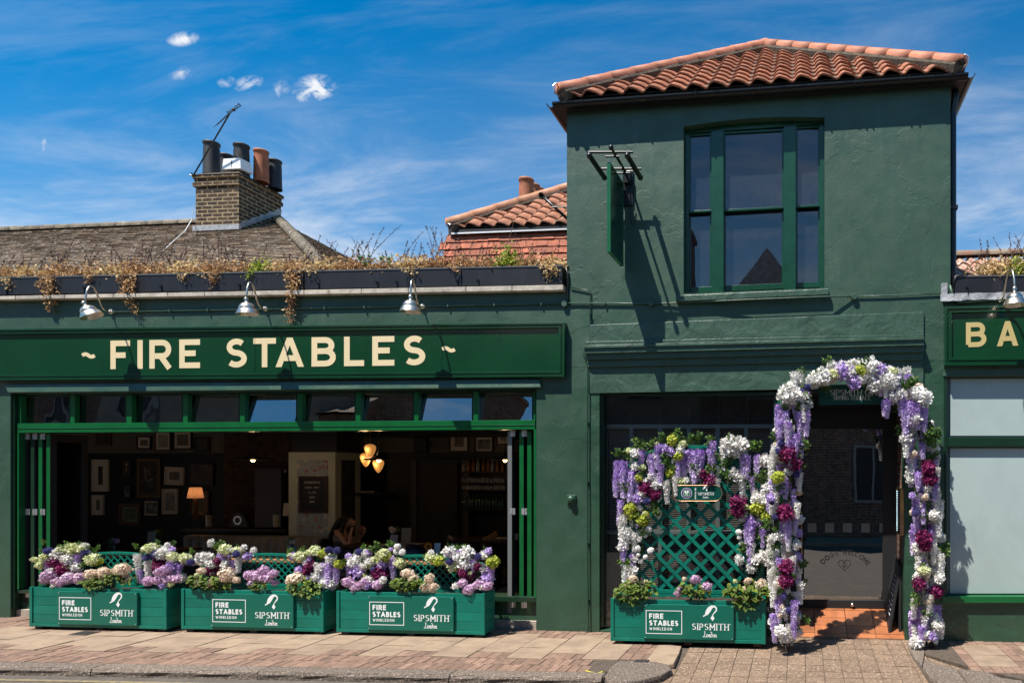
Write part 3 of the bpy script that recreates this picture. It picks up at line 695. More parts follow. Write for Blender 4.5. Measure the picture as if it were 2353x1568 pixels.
h = 65.0; YB = -.0375
def signfn(bl, br, tr, tl):
    return quad_fn(bl, br, tr, tl, YB, (br[0]-bl[0])/h)
fn = signfn((253.6,847.5), (978,838.5), (978,770), (253.6,782))
m = MB()
for ch, a, b in (('F',253.6,301),('I',318,332),('R',347,401),('E',418,467),('S',526,577),('T',591,643),('A',642,707),('B',724,779),('L',797,842),('E',860,909),('S',927,978)):
    w = (b-a)/h; _, st = GL[ch]; t = .2; xo = (a-253.6)/h
    for si, pl in enumerate(st):
        pts = [(xo+t/2+px*(w-t), t/2+py*(1-t)) for px, py in pl] if ch != 'I' else [(xo+w/2, t/2+py*(1-t)) for px, py in pl]
        cl = pl[0] == pl[-1]
        if ch == 'I': pts = [(xo+w/2, 0), (xo+w/2, 1)]
        elif not cl and ch != 'S':
            for e, f in ((0, 1), (-1, -2)):
                dx, dy = pts[e][0]-pts[f][0], pts[e][1]-pts[f][1]; l = hypot(dx, dy)
                if pl[e][1] in (0, 1) or pl[e][0] == 1: 
                    q = t/2 if ch != 'A' or abs(dy) < .01 else t*.5
                    if ch == 'A' and si == 1: continue
                    pts[e] = (pts[e][0]+dx/l*q, pts[e][1]+dy/l*q)
        if ch == 'A' and si == 0: bigA(m, fn, xo, w); continue
        if ch == 'A' and si == 1: continue
        if ch == 'A': pts = [(xo+w*.22, .30), (xo+w*.78, .30)]
        if ch == 'R' and si == 1: pts[-1] = (xo+w-.09, 0)
        ribbon(m, pts, t*.98, fn, .0004*(si+1) if ch != 'A' else .0014)
m.build('lettering', cream, sg)
for a, b, yc in ((189,217.5,816),(1015.7,1044.5,802)):
    m = MB(); f2 = quad_fn((a,yc+14), (b,yc+14), (b,yc-14), (a,yc-14), YB, 1.0)
    ribbon(m, [(i/14, .5+.11*sin(i/14*2*pi)) for i in range(15)], .30, f2, .0004); m.build('flourish', cream, sg)
m = MB(); m.slab((1014,757), (1014.6,757), (1014.6,850), (1014,850), YB-.0012, YB); m.slab((585,760),(585.6,760),(585.6,855),(585,855), YB-.0012, YB); m.build('board_seam', darkgreen, sg)
# BA sign
sb = fascia_sign('fascia_sign', [(2170,704),(2800,690),(2800,835),(2170,839)], [(2186,718),(2780,704),(2780,815),(2186,820)],
   lab='green fascia board with gold letters at the right edge above frosted windows')
m = MB(); h2 = 57.0; fn = quad_fn((2218.5,797.5), (2339,793.5), (2339,736.5), (2218.5,740.5), YB, 120.5/h2)
for ch, a, b in (('B',2218.5,2266),('A',2290,2339)):
    w = (b-a)/h2; t = .2; xo = (a-2218.5)/h2
    for si, pl in enumerate(GL[ch][1]):
        pts = [(xo+t/2+px*(w-t), t/2+py*(1-t)) for px, py in pl]
        if ch == 'A' and si == 0: bigA(m, fn, xo, w); continue
        if ch == 'A' and si == 1: continue
        if ch == 'A': pts = [(xo+w*.22, .30), (xo+w*.78, .30)]
        if ch == 'B' and si == 1: pass
        ribbon(m, pts, t*.98, fn, .0004*(si+1) if ch != 'A' else .0014)
m.build('lettering', gold, sb)

# ------------------------------------------------------------------ tower house
tw = empty('corner_house', (W(1740,1300).x, .5, 0)); tag(tw, 'two-storey green stucco house with an orange pantile roof', 'building')
ga = lambda x: lv(x, 232, 172, 1265, 2225)
ct = lambda x: lv(x, 793, 772, 1340, 2122)
cb_ = lambda x: lv(x, 843, 826, 1340, 2122)
wl_, wr_ = 1570, 1894
wt = lambda x: lv(x, 291, 270, wl_, wr_)
wb = lambda x: lv(x, 674, 661, wl_, wr_)
m = MB()
wallpiece(m, 1302, wl_, ga, cb_); wallpiece(m, wr_, 2183, ga, cb_)
wallpiece(m, wl_, wr_, wb, cb_)
n = 10      # flat segmental arch over the window
for i in range(n):
    xa, xb = lerp(wl_, wr_, i/n), lerp(wl_, wr_, (i+1)/n)
    arch = lambda x: wt(x)-9*sin(pi*(x-wl_)/(wr_-wl_))
    wallpiece(m, xa, xb, ga, arch)
m.build('wall', wallgreen, tw)
m = MB(); xr = W(2183,400).x; xl = W(1302,400).x; ztop = W(1742,200).z
m.box(xr-.2, xr, .281, 6, GZ, ztop-.05); m.box(xl, xl+.2, .281, 6, 2.9, ztop-.05); m.box(xl, xr, 5.8, 6, GZ, ztop-.05); m.build('side_wall', wallgreen, tw)
def band(xa, xb, ta, tb, ba, bb, y0, mat_=trimgreen, name='band', bev=.004, y1=.0, par=None):
    q = MB(); q.slab((xa,ta), (xb,tb), (xb,bb), (xa,ba), y0, y1); return q.build(name, mat_, par or tw, bevel=bev)
band(1355, 2122, 746, 716, 784, 766, -.022)
band(1345, 2122, 784, 766, 793, 773, -.045)
band(1340, 2123, 793, 773, 800, 780, -.115, name='cornice')
band(1342, 2122, 800, 780, 812, 793, -.100, name='cornice')
band(1346, 2121, 812, 793, 826, 808, -.075, name='cornice')
band(1350, 2120, 826, 808, 843, 826, -.045, name='cornice')
band(1352, 2121, 843, 826, 903, 888, -.02, trimgreen, 'fascia_board', .002)
m = MB(); wallpiece(m, 1352, 1377, lambda x: 903, None, -.01, .2); m.build('pilaster', pillargreen, tw, bevel=.003)
m = MB(); wallpiece(m, 2078, 2168, lambda x: 888.5, None, 0, .2); wallpiece(m, 2121, 2168, lambda x: cb_(x)-.2, lambda x: 888.5); m.build('pilaster', pillargreen, tw, bevel=.003)
# upper window
R_ = .09
g = lambda x, y, yy=R_: W(x, y, yy)
win = MB(); win.slab((wl_-4,wt(wl_)-14), (wr_+4,wt(wr_)-14), (wr_+4,wt(wr_)+14), (wl_-4,wt(wl_)+16), R_, .2)
win.slab((wl_-3,wt(wl_)+16), (wl_+12,wt(wl_)+15), (wl_+12,wb(wl_)+1), (wl_-3,wb(wl_)+1), R_, .2)
win.slab((wr_-11,wt(wr_)+14), (wr_+3,wt(wr_)+14), (wr_+3,wb(wr_)+1), (wr_-11,wb(wr_)+1), R_, .2)
for a, b in ((1634,1662),(1800,1828)):
    win.slab((a,wt(a)+15), (b,wt(b)+14), (b,wb(b)+1), (a,wb(a)+1), R_-.03, .2)
wfo = win.build('window', sashgreen, tw, bevel=.003)
upglass = glassmat('dusty_upper_glass', (.42, .44, .50), base=.12, dirt=.085, dirtcol=(.20,.25,.36), wavy=.0005, wscale=3)
loglass = glassmat('lower_sash_glass', (.30, .31, .34), base=.14, dirt=.06, dirtcol=(.19,.23,.33), wavy=.0004, wscale=3)
def sash(xa, xb, ya, yb, sl, y0, fw, gm, bot=None):
    """one sash: four rails and its pane; ya top, yb bottom at xa; sl the slope"""
    f = lambda x, y: (x, y+(x-xa)*sl)
    bw = bot or fw; m = MB()
    m.slab(f(xa,ya), f(xb,ya), f(xb,ya+fw), f(xa,ya+fw), y0, y0+.04)
    m.slab(f(xa,yb-bw), f(xb,yb-bw), f(xb,yb), f(xa,yb), y0, y0+.04)
    m.slab(f(xa,ya+fw), f(xa+fw,ya+fw), f(xa+fw,yb-bw), f(xa,yb-bw), y0+.001, y0+.04)
    m.slab(f(xb-fw,ya+fw), f(xb,ya+fw), f(xb,yb-bw), f(xb-fw,yb-bw), y0+.001, y0+.04)
    s = m.build('sash', sashgreen, wfo, bevel=.002)
    p = MB(); q = [W(*f(xa+fw-1,yb-bw+1), y0+.02), W(*f(xb-fw+1,yb-bw+1), y0+.02), W(*f(xb-fw+1,ya+fw-1), y0+.02), W(*f(xa+fw-1,ya+fw-1), y0+.02)]
    p.quad(*q); p.build('pane', gm, wfo)
for xa, xb, ta, ma, ba in ((1581,1635,308,489,673),(1661,1801,303,486,669),(1827,1884,291,477,662)):
    sash(xa, xb, ta, ma, -.055, R_+.02, 5, upglass)
    sash(xa, xb, ma-5, ba, -.045, R_+.065, 5, loglass, bot=13)
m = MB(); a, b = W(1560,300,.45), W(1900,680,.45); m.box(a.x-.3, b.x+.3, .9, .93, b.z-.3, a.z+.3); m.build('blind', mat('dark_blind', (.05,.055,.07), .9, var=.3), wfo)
sl = MB(); sl.slab((1552,678), (1904,662), (1904,677), (1552,693), -.06, .09); sl.build('window_sill', trimgreen, tw, bevel=.008)
# gutter
m = MB(); gy = -.10; P0, P1 = W(1272,240,gy), W(2222,173,gy); rr = .052
N_ = 24; sec = [(cos(radians(a))*rr, sin(radians(a))*rr) for a in range(180, 361, 20)]; sec2 = [(c*.86, s*.86) for c, s in reversed(sec)]
S2 = sec+sec2
vs = []; 
for p in (P0, P1):
    for c, s in S2: vs.append((p.x, p.y+c, p.z+s))
k = len(S2); m.add(vs, [(i, (i+1) % k, k+(i+1) % k, k+i) for i in range(k)]+[tuple(range(k-1, -1, -1)), tuple(range(k, 2*k))])
gut = m.build('gutter', black, tw, smooth=False)
m = MB()
for px in (1345,1475,1613,1760,1895,1975,1990,2075,2093):
    t = (px-1272)/(2222-1272); p = P0.lerp(P1, t)
    pts = [(p.x, p.y-rr*1.12, p.z+.006)]+[(p.x, p.y+cos(radians(a))*rr*1.1, p.z+sin(radians(a))*rr*1.1) for a in range(190, 351, 20)]
    m = MB(); m.tube(pts, .006, 5); m.build('gutter_bracket', black, tw)
# gutter returns along both sides, soffit, downpipe
for p, sx in ((P0,-1),(P1,1)):
    m = MB(); vs = []
    for yy in (p.y-.03, 3.2):
        for c, s in S2: vs.append((p.x+sx*.02+c, yy, p.z+s))
    m.add(vs, [(i, (i+1) % k, k+(i+1) % k, k+i) for i in range(k)]+[tuple(range(k-1, -1, -1)), tuple(range(k, 2*k))]); m.build('gutter', black, tw)
m = MB(); m.vprism([(P0.x-.02, gy+.03), (P1.x+.02, gy+.03), (P1.x+.02, 4.4), (P0.x-.02, 4.4)], 0, 0)
zz = lambda x: lerp(P0.z, P1.z, (x-P0.x)/(P1.x-P0.x))
m = MB(); q = [(P0.x, gy+.03), (P1.x, gy+.03), (P1.x, 4.4), (P0.x, 4.4)]
m.add([(x, y, zz(x)-.045) for x, y in q]+[(x, y, zz(x)-.02) for x, y in q], ((3,2,1,0),(4,5,6,7),(0,1,5,4),(1,2,6,5),(2,3,7,6),(3,0,4,7)))
m.build('soffit', blackm, tw)
m = MB(); xp = W(2183,400).x+.045; m.tube([(xp+.02, .08, P1.z-.03), (xp+.02,.08,P1.z-.14), (xp, .10, P1.z-.28), (xp, .10, W(2180,650).z)], .036, 10)
for pz in (470,): m.box(xp-.045, xp+.045, .06, .16, W(2180,pz).z-.02, W(2180,pz).z+.02)
m.build('downpipe', black, tw)
# pantile roofs
pant = mat('orange_pantile', (.38, .125, .055), .75, var=.3, vscale=9, rnd=.22, bump=.4, bscale=40, bdist=.004, grime=((.13,.065,.04), 10, .52, .72), spots=((.30,.2,.13), 30, .66))
mortar = mat('ridge_mortar', (.13, .10, .07), .95, var=.5, vscale=20, bump=1, bscale=40, bdist=.02)
ridge = mat('ridge_tile', (.50, .185, .10), .7, var=.25, vscale=8, rnd=.18, bump=.3, bscale=40, grime=((.25,.12,.08), 12, .6, .78))
def pantiles(mb, O, U, V, width, length, inside, tw_=.225, th_=.24, amp=.027, skirt=.02, seg=8):
    O, U, V = Vector(O), Vector(U).normalized(), Vector(V).normalized(); Nn = U.cross(V).normalized()
    prof = lambda s: amp*(sin(2*pi*(s-.08)) + .28*sin(4*pi*(s-.08)+.6))
    nu, nv = int(width/tw_)+1, int(length/th_)+1
    for j in range(nv):
        for i in range(nu):
            u0, v0 = i*tw_, j*th_
            if not inside(u0+tw_/2, v0+th_*.35): continue
            r = random.random(); jz = random.uniform(-.003, .003); jv = random.uniform(-.006, .006); rot = random.uniform(-.004, .004)
            vs = []
            for (vv, lift) in ((v0+jv, .024), (v0+th_*1.04+jv, .0)):
                for k in range(seg+1):
                    s = k/seg; p = O+U*(u0+s*tw_*1.02)+V*(vv+rot*s)+Nn*(prof(s)+lift+jz+.02); vs.append(p)
            n1 = seg+1
            for k in range(seg+1):
                s = k/seg; vs.append(O+U*(u0+s*tw_*1.02)+V*(v0+jv+rot*s+.003)+Nn*(prof(s)+.024+jz+.02-skirt))
            fs = [(k, k+1, n1+k+1, n1+k) for k in range(seg)]+[(2*n1+k, 2*n1+k+1, k+1, k) for k in range(seg)]
            mb.add(vs, fs, r)
def ridge_run(mb, A, B, rad=.085, L=.34, up=Vector((0,0,1)), mort=None):
    A, B = Vector(A), Vector(B); d = B-A; n = max(1, round(d.length/L)); d_ = d.normalized(); side = d_.cross(up).normalized(); upp = side.cross(d_).normalized()
    for i in range(n):
        a = A+d*(i/n); b = A+d*((i+1)/n)+d_*.03; r = random.random(); vs = []
        for p, rr_ in ((a, rad*1.06), (b, rad*.96)):
            for q in range(9):
                t = radians(-15+q*210/8); vs.append(p+side*cos(t)*rr_*1.0+upp*(sin(t)*rr_*.85))
        fs = [(q, q+1, 9+q+1, 9+q) for q in range(8)]+[tuple(range(8, -1, -1)), tuple(range(9, 18))]
        mb.add(vs, fs, r)
    if mort: mort.tube([A-upp*rad*.55, B-upp*rad*.55], rad*1.12, 8)
EL, ER = W(1292,226,-.14), W(2203,164,-.14)
wd_ = (ER-EL).length; U = (ER-EL).normalized()
apx, apy = W(1757,100,1.86).x, 1.86; AP = Vector((apx, apy, W(1757,116,1.86).z))
ml = (EL+ER)/2; t_ = (AP-EL).dot(U); foot = EL+U*t_; V = (AP-foot); vl = V.length; V.normalize()
def ins(u, v): 
    return v < vl and u > t_*v/vl-.06 and u < wd_-(wd_-t_)*v/vl+.0 and u < wd_-.05
roof_m = MB(); pantiles(roof_m, EL, U, V, wd_, vl, ins); roof = roof_m.build('roof', pant, tw, smooth=True)
back = Vector((apx, 4.3, AP.z))
um = MB(); um.poly([EL, ER, AP]); um.poly([ER, Vector((ER.x, 4.4, ER.z)), back, AP]); um.poly([EL, AP, back, Vector((EL.x, 4.4, EL.z))]); um.build('roof_underlay', mortar, tw)
sm = MB()   # plain tile sheets on the two long slopes
rm, mm_ = MB(), MB(); Nn = U.cross(V)
ridge_run(rm, EL+Vector((-.02,-.02,.07)), AP+Vector((0,0,.07)), mort=mm_); ridge_run(rm, ER+Vector((.02,-.02,.07)), AP+Vector((0,0,.07)), mort=mm_); ridge_run(rm, AP+Vector((0,0,.09)), back+Vector((0,0,.09)), mort=mm_)
rm.build('ridge_tiles', ridge, tw, smooth=True); mm_.build('mortar_bed', mortar, tw)
for e, sx in ((EL,-1),(ER,1)):
    m = MB(); c0 = e+Vector((sx*.02, -.03, .06))
    m.tube([c0+Vector((0,0,-.06)), c0+Vector((sx*.05,-.02,-.02)), c0+Vector((sx*.06,-.03,.04)), c0+Vector((sx*.03,-.02,.075)), c0+Vector((sx*.005,-.01,.06))], .009, 6); m.build('hip_iron', steel, tw)
# ------------------------------------------------------------------ shop window of the house
sg_z1 = W(1377,905).z
m = MB()
def fbox(mb, xa, xb, ya, yb, y0, y1): mb.slab((xa,ya), (xb,ya), (xb,yb), (xa,yb), y0, y1)
fbox(m, 1377, 1796, 899, 908, .03, .16); fbox(m, 1377, 1386, 908, 1440, .03, .16); fbox(m, 1777, 1786, 908, 1452, .03, .16)
m.build('shop_window', darkgreen, tw, bevel=.003)
swo = [o for o in bpy.data.objects if o.name.startswith('shop_window')][0]
m = MB(); fbox(m, 1786, 1797, 897, 1452, 0.0, .16); m.build('post', framegreen, tw, bevel=.003)
m = MB(); m.slab((1377,1446), (1790,1452), (1790,1464), (1377,1457), -.0, .2); m.build('window_sill', pillargreen, tw, bevel=.004)
sglass = glassmat('shop_glass', (.72,.74,.75), base=.10, wavy=.0012, wscale=1.2)
m = MB(); m.quad(W(1385,1447,.09), W(1778,1451,.09), W(1778,906,.09), W(1385,906,.09)); m.build('pane', sglass, swo)
inn = mat('inner_frame_grey', (.26, .30, .28), .6); blind = mat('slat_blind', (.42, .38, .34), .7); net = mat('net_blind', (.045, .042, .042), .9, var=.2)
m = MB()
for a, b in ((1384,1392),(1446,1454),(1511,1520),(1577,1586),(1643,1653),(1709,1718),(1768,1778)): fbox(m, a, b, 980, 1446, .22, .27)
for a, b in ((974,983),(1218,1226)): fbox(m, 1384, 1778, a, b, .215, .275)
m.build('inner_frame', inn, swo)
m = MB()
for a, b in ((1386,1393),(1448,1453),(1513,1519),(1579,1585),(1645,1652),(1711,1717),(1768,1778)): fbox(m, a, b, 908, 974, .22, .27)
m.build('inner_frame', blackm, swo)
m = MB(); y = 984
while y < 1440:
    a, b = W(1386,y,.30), W(1776,y,.30); m.box(a.x, b.x, .295, .312, a.z-.006, a.z+.0005); y += 4.1
m.build('slat_blind', blind, swo)
m = MB(); fbox(m, 1386, 1778, 906, 1446, .335, .34); m.build('net_blind', net, swo)
# door recess
RD = .56; dzf = W(1950,1394,RD).z
m = MB(); xl_, xr_ = W(1797,1200,0).x, W(2078,1200,0).x
m.box(xr_, xr_+.11, .201, RD, 0, 2.75)
brk = brickmat('reveal_brick', (.16,.06,.035), (.10,.035,.025), (.16,.13,.10)); m.build('reveal', brk, tw)
m = MB(); m.box(xl_-.08, xl_, .161, RD, 0, 2.75); m.build('reveal', darkgreen, tw)
m = MB(); m.box(xl_, xr_, .0, RD+.1, W(1950,897,0).z, W(1950,897,0).z+.12); m.build('porch_ceiling', blackm, tw)
m = MB(); fbox(m, 1797, 2078, 890, 900, .01, .1)
m.build('head_frame', darkgreen, tw)
terra = mat('terracotta_tile', (.40, .14, .055), .42, var=.35, vscale=6, rnd=.2, bump=.2, bscale=30, grime=((.2,.08,.04), 5, .55, .75))
m = MB(); g_ = .004; nx = 5; ny = 3
xs_ = [xl_+.0, -.02+xl_+.0]
xj = [W(1740,1479).x, W(1811,1479).x, W(1872,1479).x, W(1947,1479).x, W(2013,1479).x, xr_+.005]
xj[0] = xl_+.0
yj = [0.0, .075, .215, .355, .50, .64]
fz = lambda y: .004+(dzf-.004)*min(1, y/RD)
for i in range(len(xj)-1):
    if xj[i+1]-xj[i] < .03: continue
    for j in range(len(yj)-1):
        a, b, c_, d = max(xj[i], xl_)+g_, xj[i+1]-g_, yj[j]+g_, yj[j+1]-g_
        if b <= a: continue
        m.hexa([(a,c_,fz(c_)-.03),(b,c_,fz(c_)-.03),(b,d,fz(d)-.03),(a,d,fz(d)-.03),(a,c_,fz(c_)),(b,c_,fz(c_)),(b,d,fz(d)),(a,d,fz(d))], random.random())
m.build('porch_floor', terra, tw)
m = MB(); m.add([(xl_,0,-.02),(xr_,0,-.02),(xr_,.7,-.02),(xl_,.7,-.02),(xl_,0,fz(0)-.006),(xr_,0,fz(0)-.006),(xr_,.7,fz(.7)-.006),(xl_,.7,fz(.7)-.006)], ((4,5,6,7),(0,1,5,4)))
m.build('porch_bed', joint, tw)
# glazed door
dr = MB()
fbox(dr, 1822, 2060, 940, 985, RD, RD+.05); fbox(dr, 1822, 1847, 985, 1378, RD, RD+.05); fbox(dr, 2028, 2060, 985, 1378, RD, RD+.05); fbox(dr, 1822, 2060, 1378, 1396, RD, RD+.05)
door = dr.build('door', blackm, tw, bevel=.003)
m = MB(); fbox(m, 1797, 1822, 885, 1396, RD+.0, RD+.08); fbox(m, 2060, 2080, 885, 1396, RD, RD+.08); fbox(m, 1822, 2060, 885, 940, RD+.01, RD+.08); m.build('door_frame', blackm, tw)
dglass = glassmat('door_glass', (.22,.22,.22), base=.42, wavy=.0005, wscale=3)
m = MB(); m.quad(W(1846,1379,RD+.03), W(2029,1379,RD+.03), W(2029,984,RD+.03), W(1846,984,RD+.03)); m.build('pane', dglass, door)
frost = mat('frosted_square', (.20,.20,.18), .7)
m = MB()
for a, b in ((1855,1875),(1895,1916),(1936,1957),(1978,1998),(2020,2028)): fbox(m, a, b, 1201, 1222, RD+.026, RD+.0285)
m.build('frosted_squares', frost, door)
ink = mat('door_lettering', (.02,.02,.022), .5)
m = MB(); cx, cy, RR = 1940.5, 1335.0, 62.0
def arcfn(x, y, z):   # x in px along the arc from its middle, y in cap heights
    a = x/RR; r = RR+y*12; return W(cx+r*sin(a), cy-r*cos(a), RD+.027)-Vector((0, z, 0))
f3 = lambda off: (lambda x, y, z: arcfn(off+x*10.5, y, z))
text(m, 'DOGS', f3(-55), t=.17, gap=.24, fit=3.9); text(m, 'WELCOME', f3(-6), t=.17, gap=.2, fit=6.2)
hp = []
for k in range(33):
    t = 2*pi*k/32; hp.append((16*sin(t)**3, 13*cos(t)-5*cos(2*t)-2*cos(3*t)-cos(4*t)))
hf = lambda x, y, z: W(1939.5+x*.9, 1296-y*.85, RD+.027)-Vector((0, z, 0))
ribbon(m, hp, 1.9, hf, .0002)
m.poly([hf(cos(k*.7)*4, sin(k*.7)*3-5, 0) for k in range(9)])
for dx, dy in ((-5.5,0),(-2,4),(2,4),(5.5,0)): m.poly([hf(dx+cos(k)*1.7, dy+sin(k)*2, 0) for k in range(6)])
m.build('lettering', ink, door)
m = MB(); ya = RD-.05
m.tube([W(1834,1174,RD-.0), W(1835,1173,ya), W(1841,1176,ya), W(1841.5,1270,ya), W(1835,1279,ya), W(1834,1279,RD)], .009, 8); m.build('handle', brass, door)
m = MB(); m.sphere(W(1958,1388,RD-.02), .022); m.build('doorstop', steel, door)
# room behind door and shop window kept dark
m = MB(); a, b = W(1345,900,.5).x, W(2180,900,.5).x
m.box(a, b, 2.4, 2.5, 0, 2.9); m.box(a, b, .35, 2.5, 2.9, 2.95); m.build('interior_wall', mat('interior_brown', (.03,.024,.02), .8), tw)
# ------------------------------------------------------------------ bar wing at the right edge
bar = empty('bar_building', (W(2300,1300).x, .1, 0)); tag(bar, 'low green bar front with large frosted windows at the right edge', 'building')
m = MB(); wallpiece(m, 2183, 2800, lambda x: 664 if x < 2200 else 655, lambda x: 862 if x < 2200 else 854); wallpiece(m, 2168, 2183, lambda x: cb_(x)-.2, lambda x: 862); m.build('wall', wallgreen, bar)
band(2166, 2800, 840, 836, 864, 858, -.012, trimgreen, 'band', par=bar)
m = MB(); wallpiece(m, 2168, 2800, lambda x: 1384, None, .0); m.build('low_wall', pillargreen, bar)
m = MB(); m.slab((2164,1369), (2800,1369), (2800,1384), (2164,1384), -.05, .05); m.build('window_sill', framegreen, bar, bevel=.004)
wf = MB(); fbox(wf, 2168, 2174.5, 864, 1369, .0, .1); fbox(wf, 2174, 2800, 1004, 1025, .012, .1)
wfo2 = wf.build('window_frame', darkgreen, bar, bevel=.003)
frosted = mat('frosted_glass', (.44, .54, .52), .18, var=.16, vscale=.9, spec=.6, coat=.4)  # broad tone variation painted in for soft street reflections
fedge = mat('frosted_edge', (.14, .20, .18), .3, var=.15)
m = MB(); m.quad(W(2182,1362,.055), W(2800,1362,.055), W(2800,1029,.055), W(2182,1029,.055)); m.build('pane', frosted, bar)
m = MB(); m.quad(W(2183,1000,.055), W(2800,1000,.055), W(2800,866,.055), W(2183,870,.055)); m.build('pane', frosted, bar)
m = MB(); m.quad(W(2172,1370,.065), W(2800,1370,.065), W(2800,860,.065), W(2172,864,.065)); m.build('pane_edge', fedge, bar)
m = MB(); n = 40; vs = []
for i in range(n+1):
    x = 2160+(2800-2160)*i/n; vs += [W(x, lv(x,675,668,2160,2400)+random.uniform(-.8,.8), -.05), W(x, lv(x,691,684,2160,2400)+random.uniform(-1.6,1.6), -.055+random.uniform(-.008,.008)), W(x, lv(x,675,668,2160,2400), .3)]
fs = []
for i in range(n): fs += [(3*i+1, 3*i+4, 3*i+3, 3*i), (3*i, 3*i+3, 3*i+5, 3*i+2)]
m.add(vs, fs); m.build('flashing', lead, bar)
m = MB(); a = W(2163,650,-.04); b = W(2177,676,-.04); m.box(a.x, b.x, -.04, .0, b.z, a.z); m.build('flashing', lead, bar, bevel=.005)
# ------------------------------------------------------------------ houses behind
slate = mat('old_grey_tile', (.23, .16, .10), .85, var=.4, vscale=7, rnd=.22, bump=.5, bscale=40, grime=((.07,.06,.05), 5, .55, .75), spots=((.50,.48,.42), 15, .60))
redtile = mat('red_hung_tile', (.40, .115, .055), .8, var=.35, vscale=7, rnd=.32, bump=.4, bscale=40, grime=((.12,.05,.04), 3, .58, .8))
stock = brickmat('stock_brick', (.085, .050, .025), (.022, .013, .010), (.34, .26, .15), .27, .095, .017)
potb = mat('black_pot', (.02,.022,.025), .6, var=.4, vscale=8, bump=.3, bscale=20)
poto = mat('terracotta_pot', (.40, .125, .05), .7, var=.3, vscale=8)
def flat_tiles(mb, O, U, V, width, length, inside, tw_=.17, th_=.10, thick=.012):
    O, U, V = Vector(O), Vector(U).normalized(), Vector(V).normalized(); Nn = U.cross(V).normalized()
    for j in range(int(length/th_)+1):
        off = (j % 2)*tw_/2; wob = random.uniform(-.004, .004)
        for i in range(-1, int(width/tw_)+2):
            u0 = i*tw_+off; v0 = j*th_
            if not inside(u0+tw_/2, v0+th_/2): continue
            r = random.random(); t = random.uniform(-.004, .005); z0 = thick+.008+t; z1 = .002
            dv = random.uniform(-.006, .006)+wob; sk = random.uniform(-.006, .006)
            p = lambda u, v, n: O+U*u+V*v+Nn*n
            a, b = u0+.002, u0+tw_-.002
            mb.add([p(a,v0+dv,z0), p(b,v0+dv+sk,z0+random.uniform(-.003,.003)), p(b,v0+th_*1.12,z1), p(a,v0+th_*1.12,z1), p(a,v0+dv,-.004), p(b,v0+dv+sk,-.004)], ((0,1,2,3),(4,5,1,0),(4,0,3),(5,2,1)), r)
def pot(mb, x, y, z, r, h, flare=1.12):
    mb.lathe([(r*1.08,0),(r*1.08,h*.05),(r*1.04,h*.1),(r*.98,h*.8),(r*.93,h*.9),(r*flare*.93,h*.93),(r*flare*.96,h*.965),(r*flare*.92,h),(r*.8,h),(r*.75,h*.6),(.01,h*.55)], Matrix.Translation((x,y,z)), 20)
gh = empty('grey_roofed_house', (W(300,600,9).x, 9, 0)); tag(gh, 'house behind the pub with a weathered grey tiled hip roof and brick chimney', 'house')
RY, EY = 9.0, 3.6
rA, rB = W(-500,538,RY), W(640,508,RY); pitch = .56
eA, eB = Vector((rA.x-5, EY, rA.z-(RY-EY)*pitch)), None
hipx = W(640,508,RY).x; he = Vector((hipx+ (RY-EY)*1.0, EY, rB.z-(RY-EY)*pitch))
O = Vector((-29, EY, he.z)); V = Vector((0, RY-EY, (RY-EY)*pitch)); vl = V.length; width = he.x-O.x; U = Vector((1,0,0))
tilt = (rB.z-rA.z)
ins = lambda u, v: u < width-(he.x-hipx)*v/vl and v < vl and W_ok(u)
W_ok = lambda u: True
m = MB(); flat_tiles(m, O, U, V, width, vl, ins, .27, .16, .014)
# right hip slope
HB = Vector((he.x, 2*RY-EY, he.z)); U2 = (HB-he).normalized(); top2 = Vector((hipx, RY, he.z+(RY-EY)*pitch)); V2 = top2-(he+HB)/2; vl2 = V2.length; w2 = (HB-he).length
ins2 = lambda u, v: v < vl2 and u > w2/2*v/vl2 and u < w2-w2/2*v/vl2
flat_tiles(m, he, U2, V2, w2, vl2, ins2, .27, .16, .014)
m.build('roof', slate, gh)
m = MB(); m.poly([Vector((-29,EY,he.z)), he, top2, Vector((-29,RY,top2.z))]); m.poly([he, HB, top2]); m.poly([Vector((-29,RY,top2.z)), top2, HB, Vector((-29,2*RY-EY,he.z))]); m.build('roof_underlay', mortar, gh)
ridgeg = mat('grey_ridge_tile', (.20,.165,.115), .85, var=.5, vscale=7, rnd=.2, bump=.4, bscale=40, spots=((.5,.48,.42), 9, .66))
m = MB(); ridge_run(m, Vector((-29,RY,top2.z+.03)), top2+Vector((0,0,.03)), .13, .45); ridge_run(m, he+Vector((0,0,.06)), top2+Vector((0,0,.05)), .12, .27); m.build('ridge_tiles', ridgeg, gh, smooth=True)
m = MB(); m.box(-28.8, he.x-.1, EY+.25, 2*RY-EY-.2, 2.98, he.z+.05); m.build('wall', stock, gh)
# chimney
cf = 7.7; cl, cr = W(449,525,cf).x, W(549,525,cf).x; cb2 = cf+1.3; ctz = W(500,397,cf).z; cbz = W(500,530,cf).z-.5
m = MB(); m.box(cl, cr, cf, cb2, cbz, ctz-.32); m.box(cl-.05, cr+.03, cf-.04, cb2+.04, ctz-.32, ctz-.22); m.box(cl-.02, cr+.01, cf-.015, cb2+.015, ctz-.22, ctz-.12); m.box(cl-.05, cr+.04, cf-.05, cb2+.05, ctz-.12, ctz-.05)
ch = m.build('chimney', stock, gh, bevel=.012)
m = MB(); m.hexa([(cl-.06,cf-.06,ctz-.05),(cr+.05,cf-.06,ctz-.05),(cr+.05,cb2+.06,ctz-.05),(cl-.06,cb2+.06,ctz-.05),(cl+.05,cf+.05,ctz+.03),(cr-.05,cf+.05,ctz+.03),(cr-.05,cb2-.05,ctz+.03),(cl+.05,cb2-.05,ctz+.03)]); m.build('chimney_cap', mortar, ch)
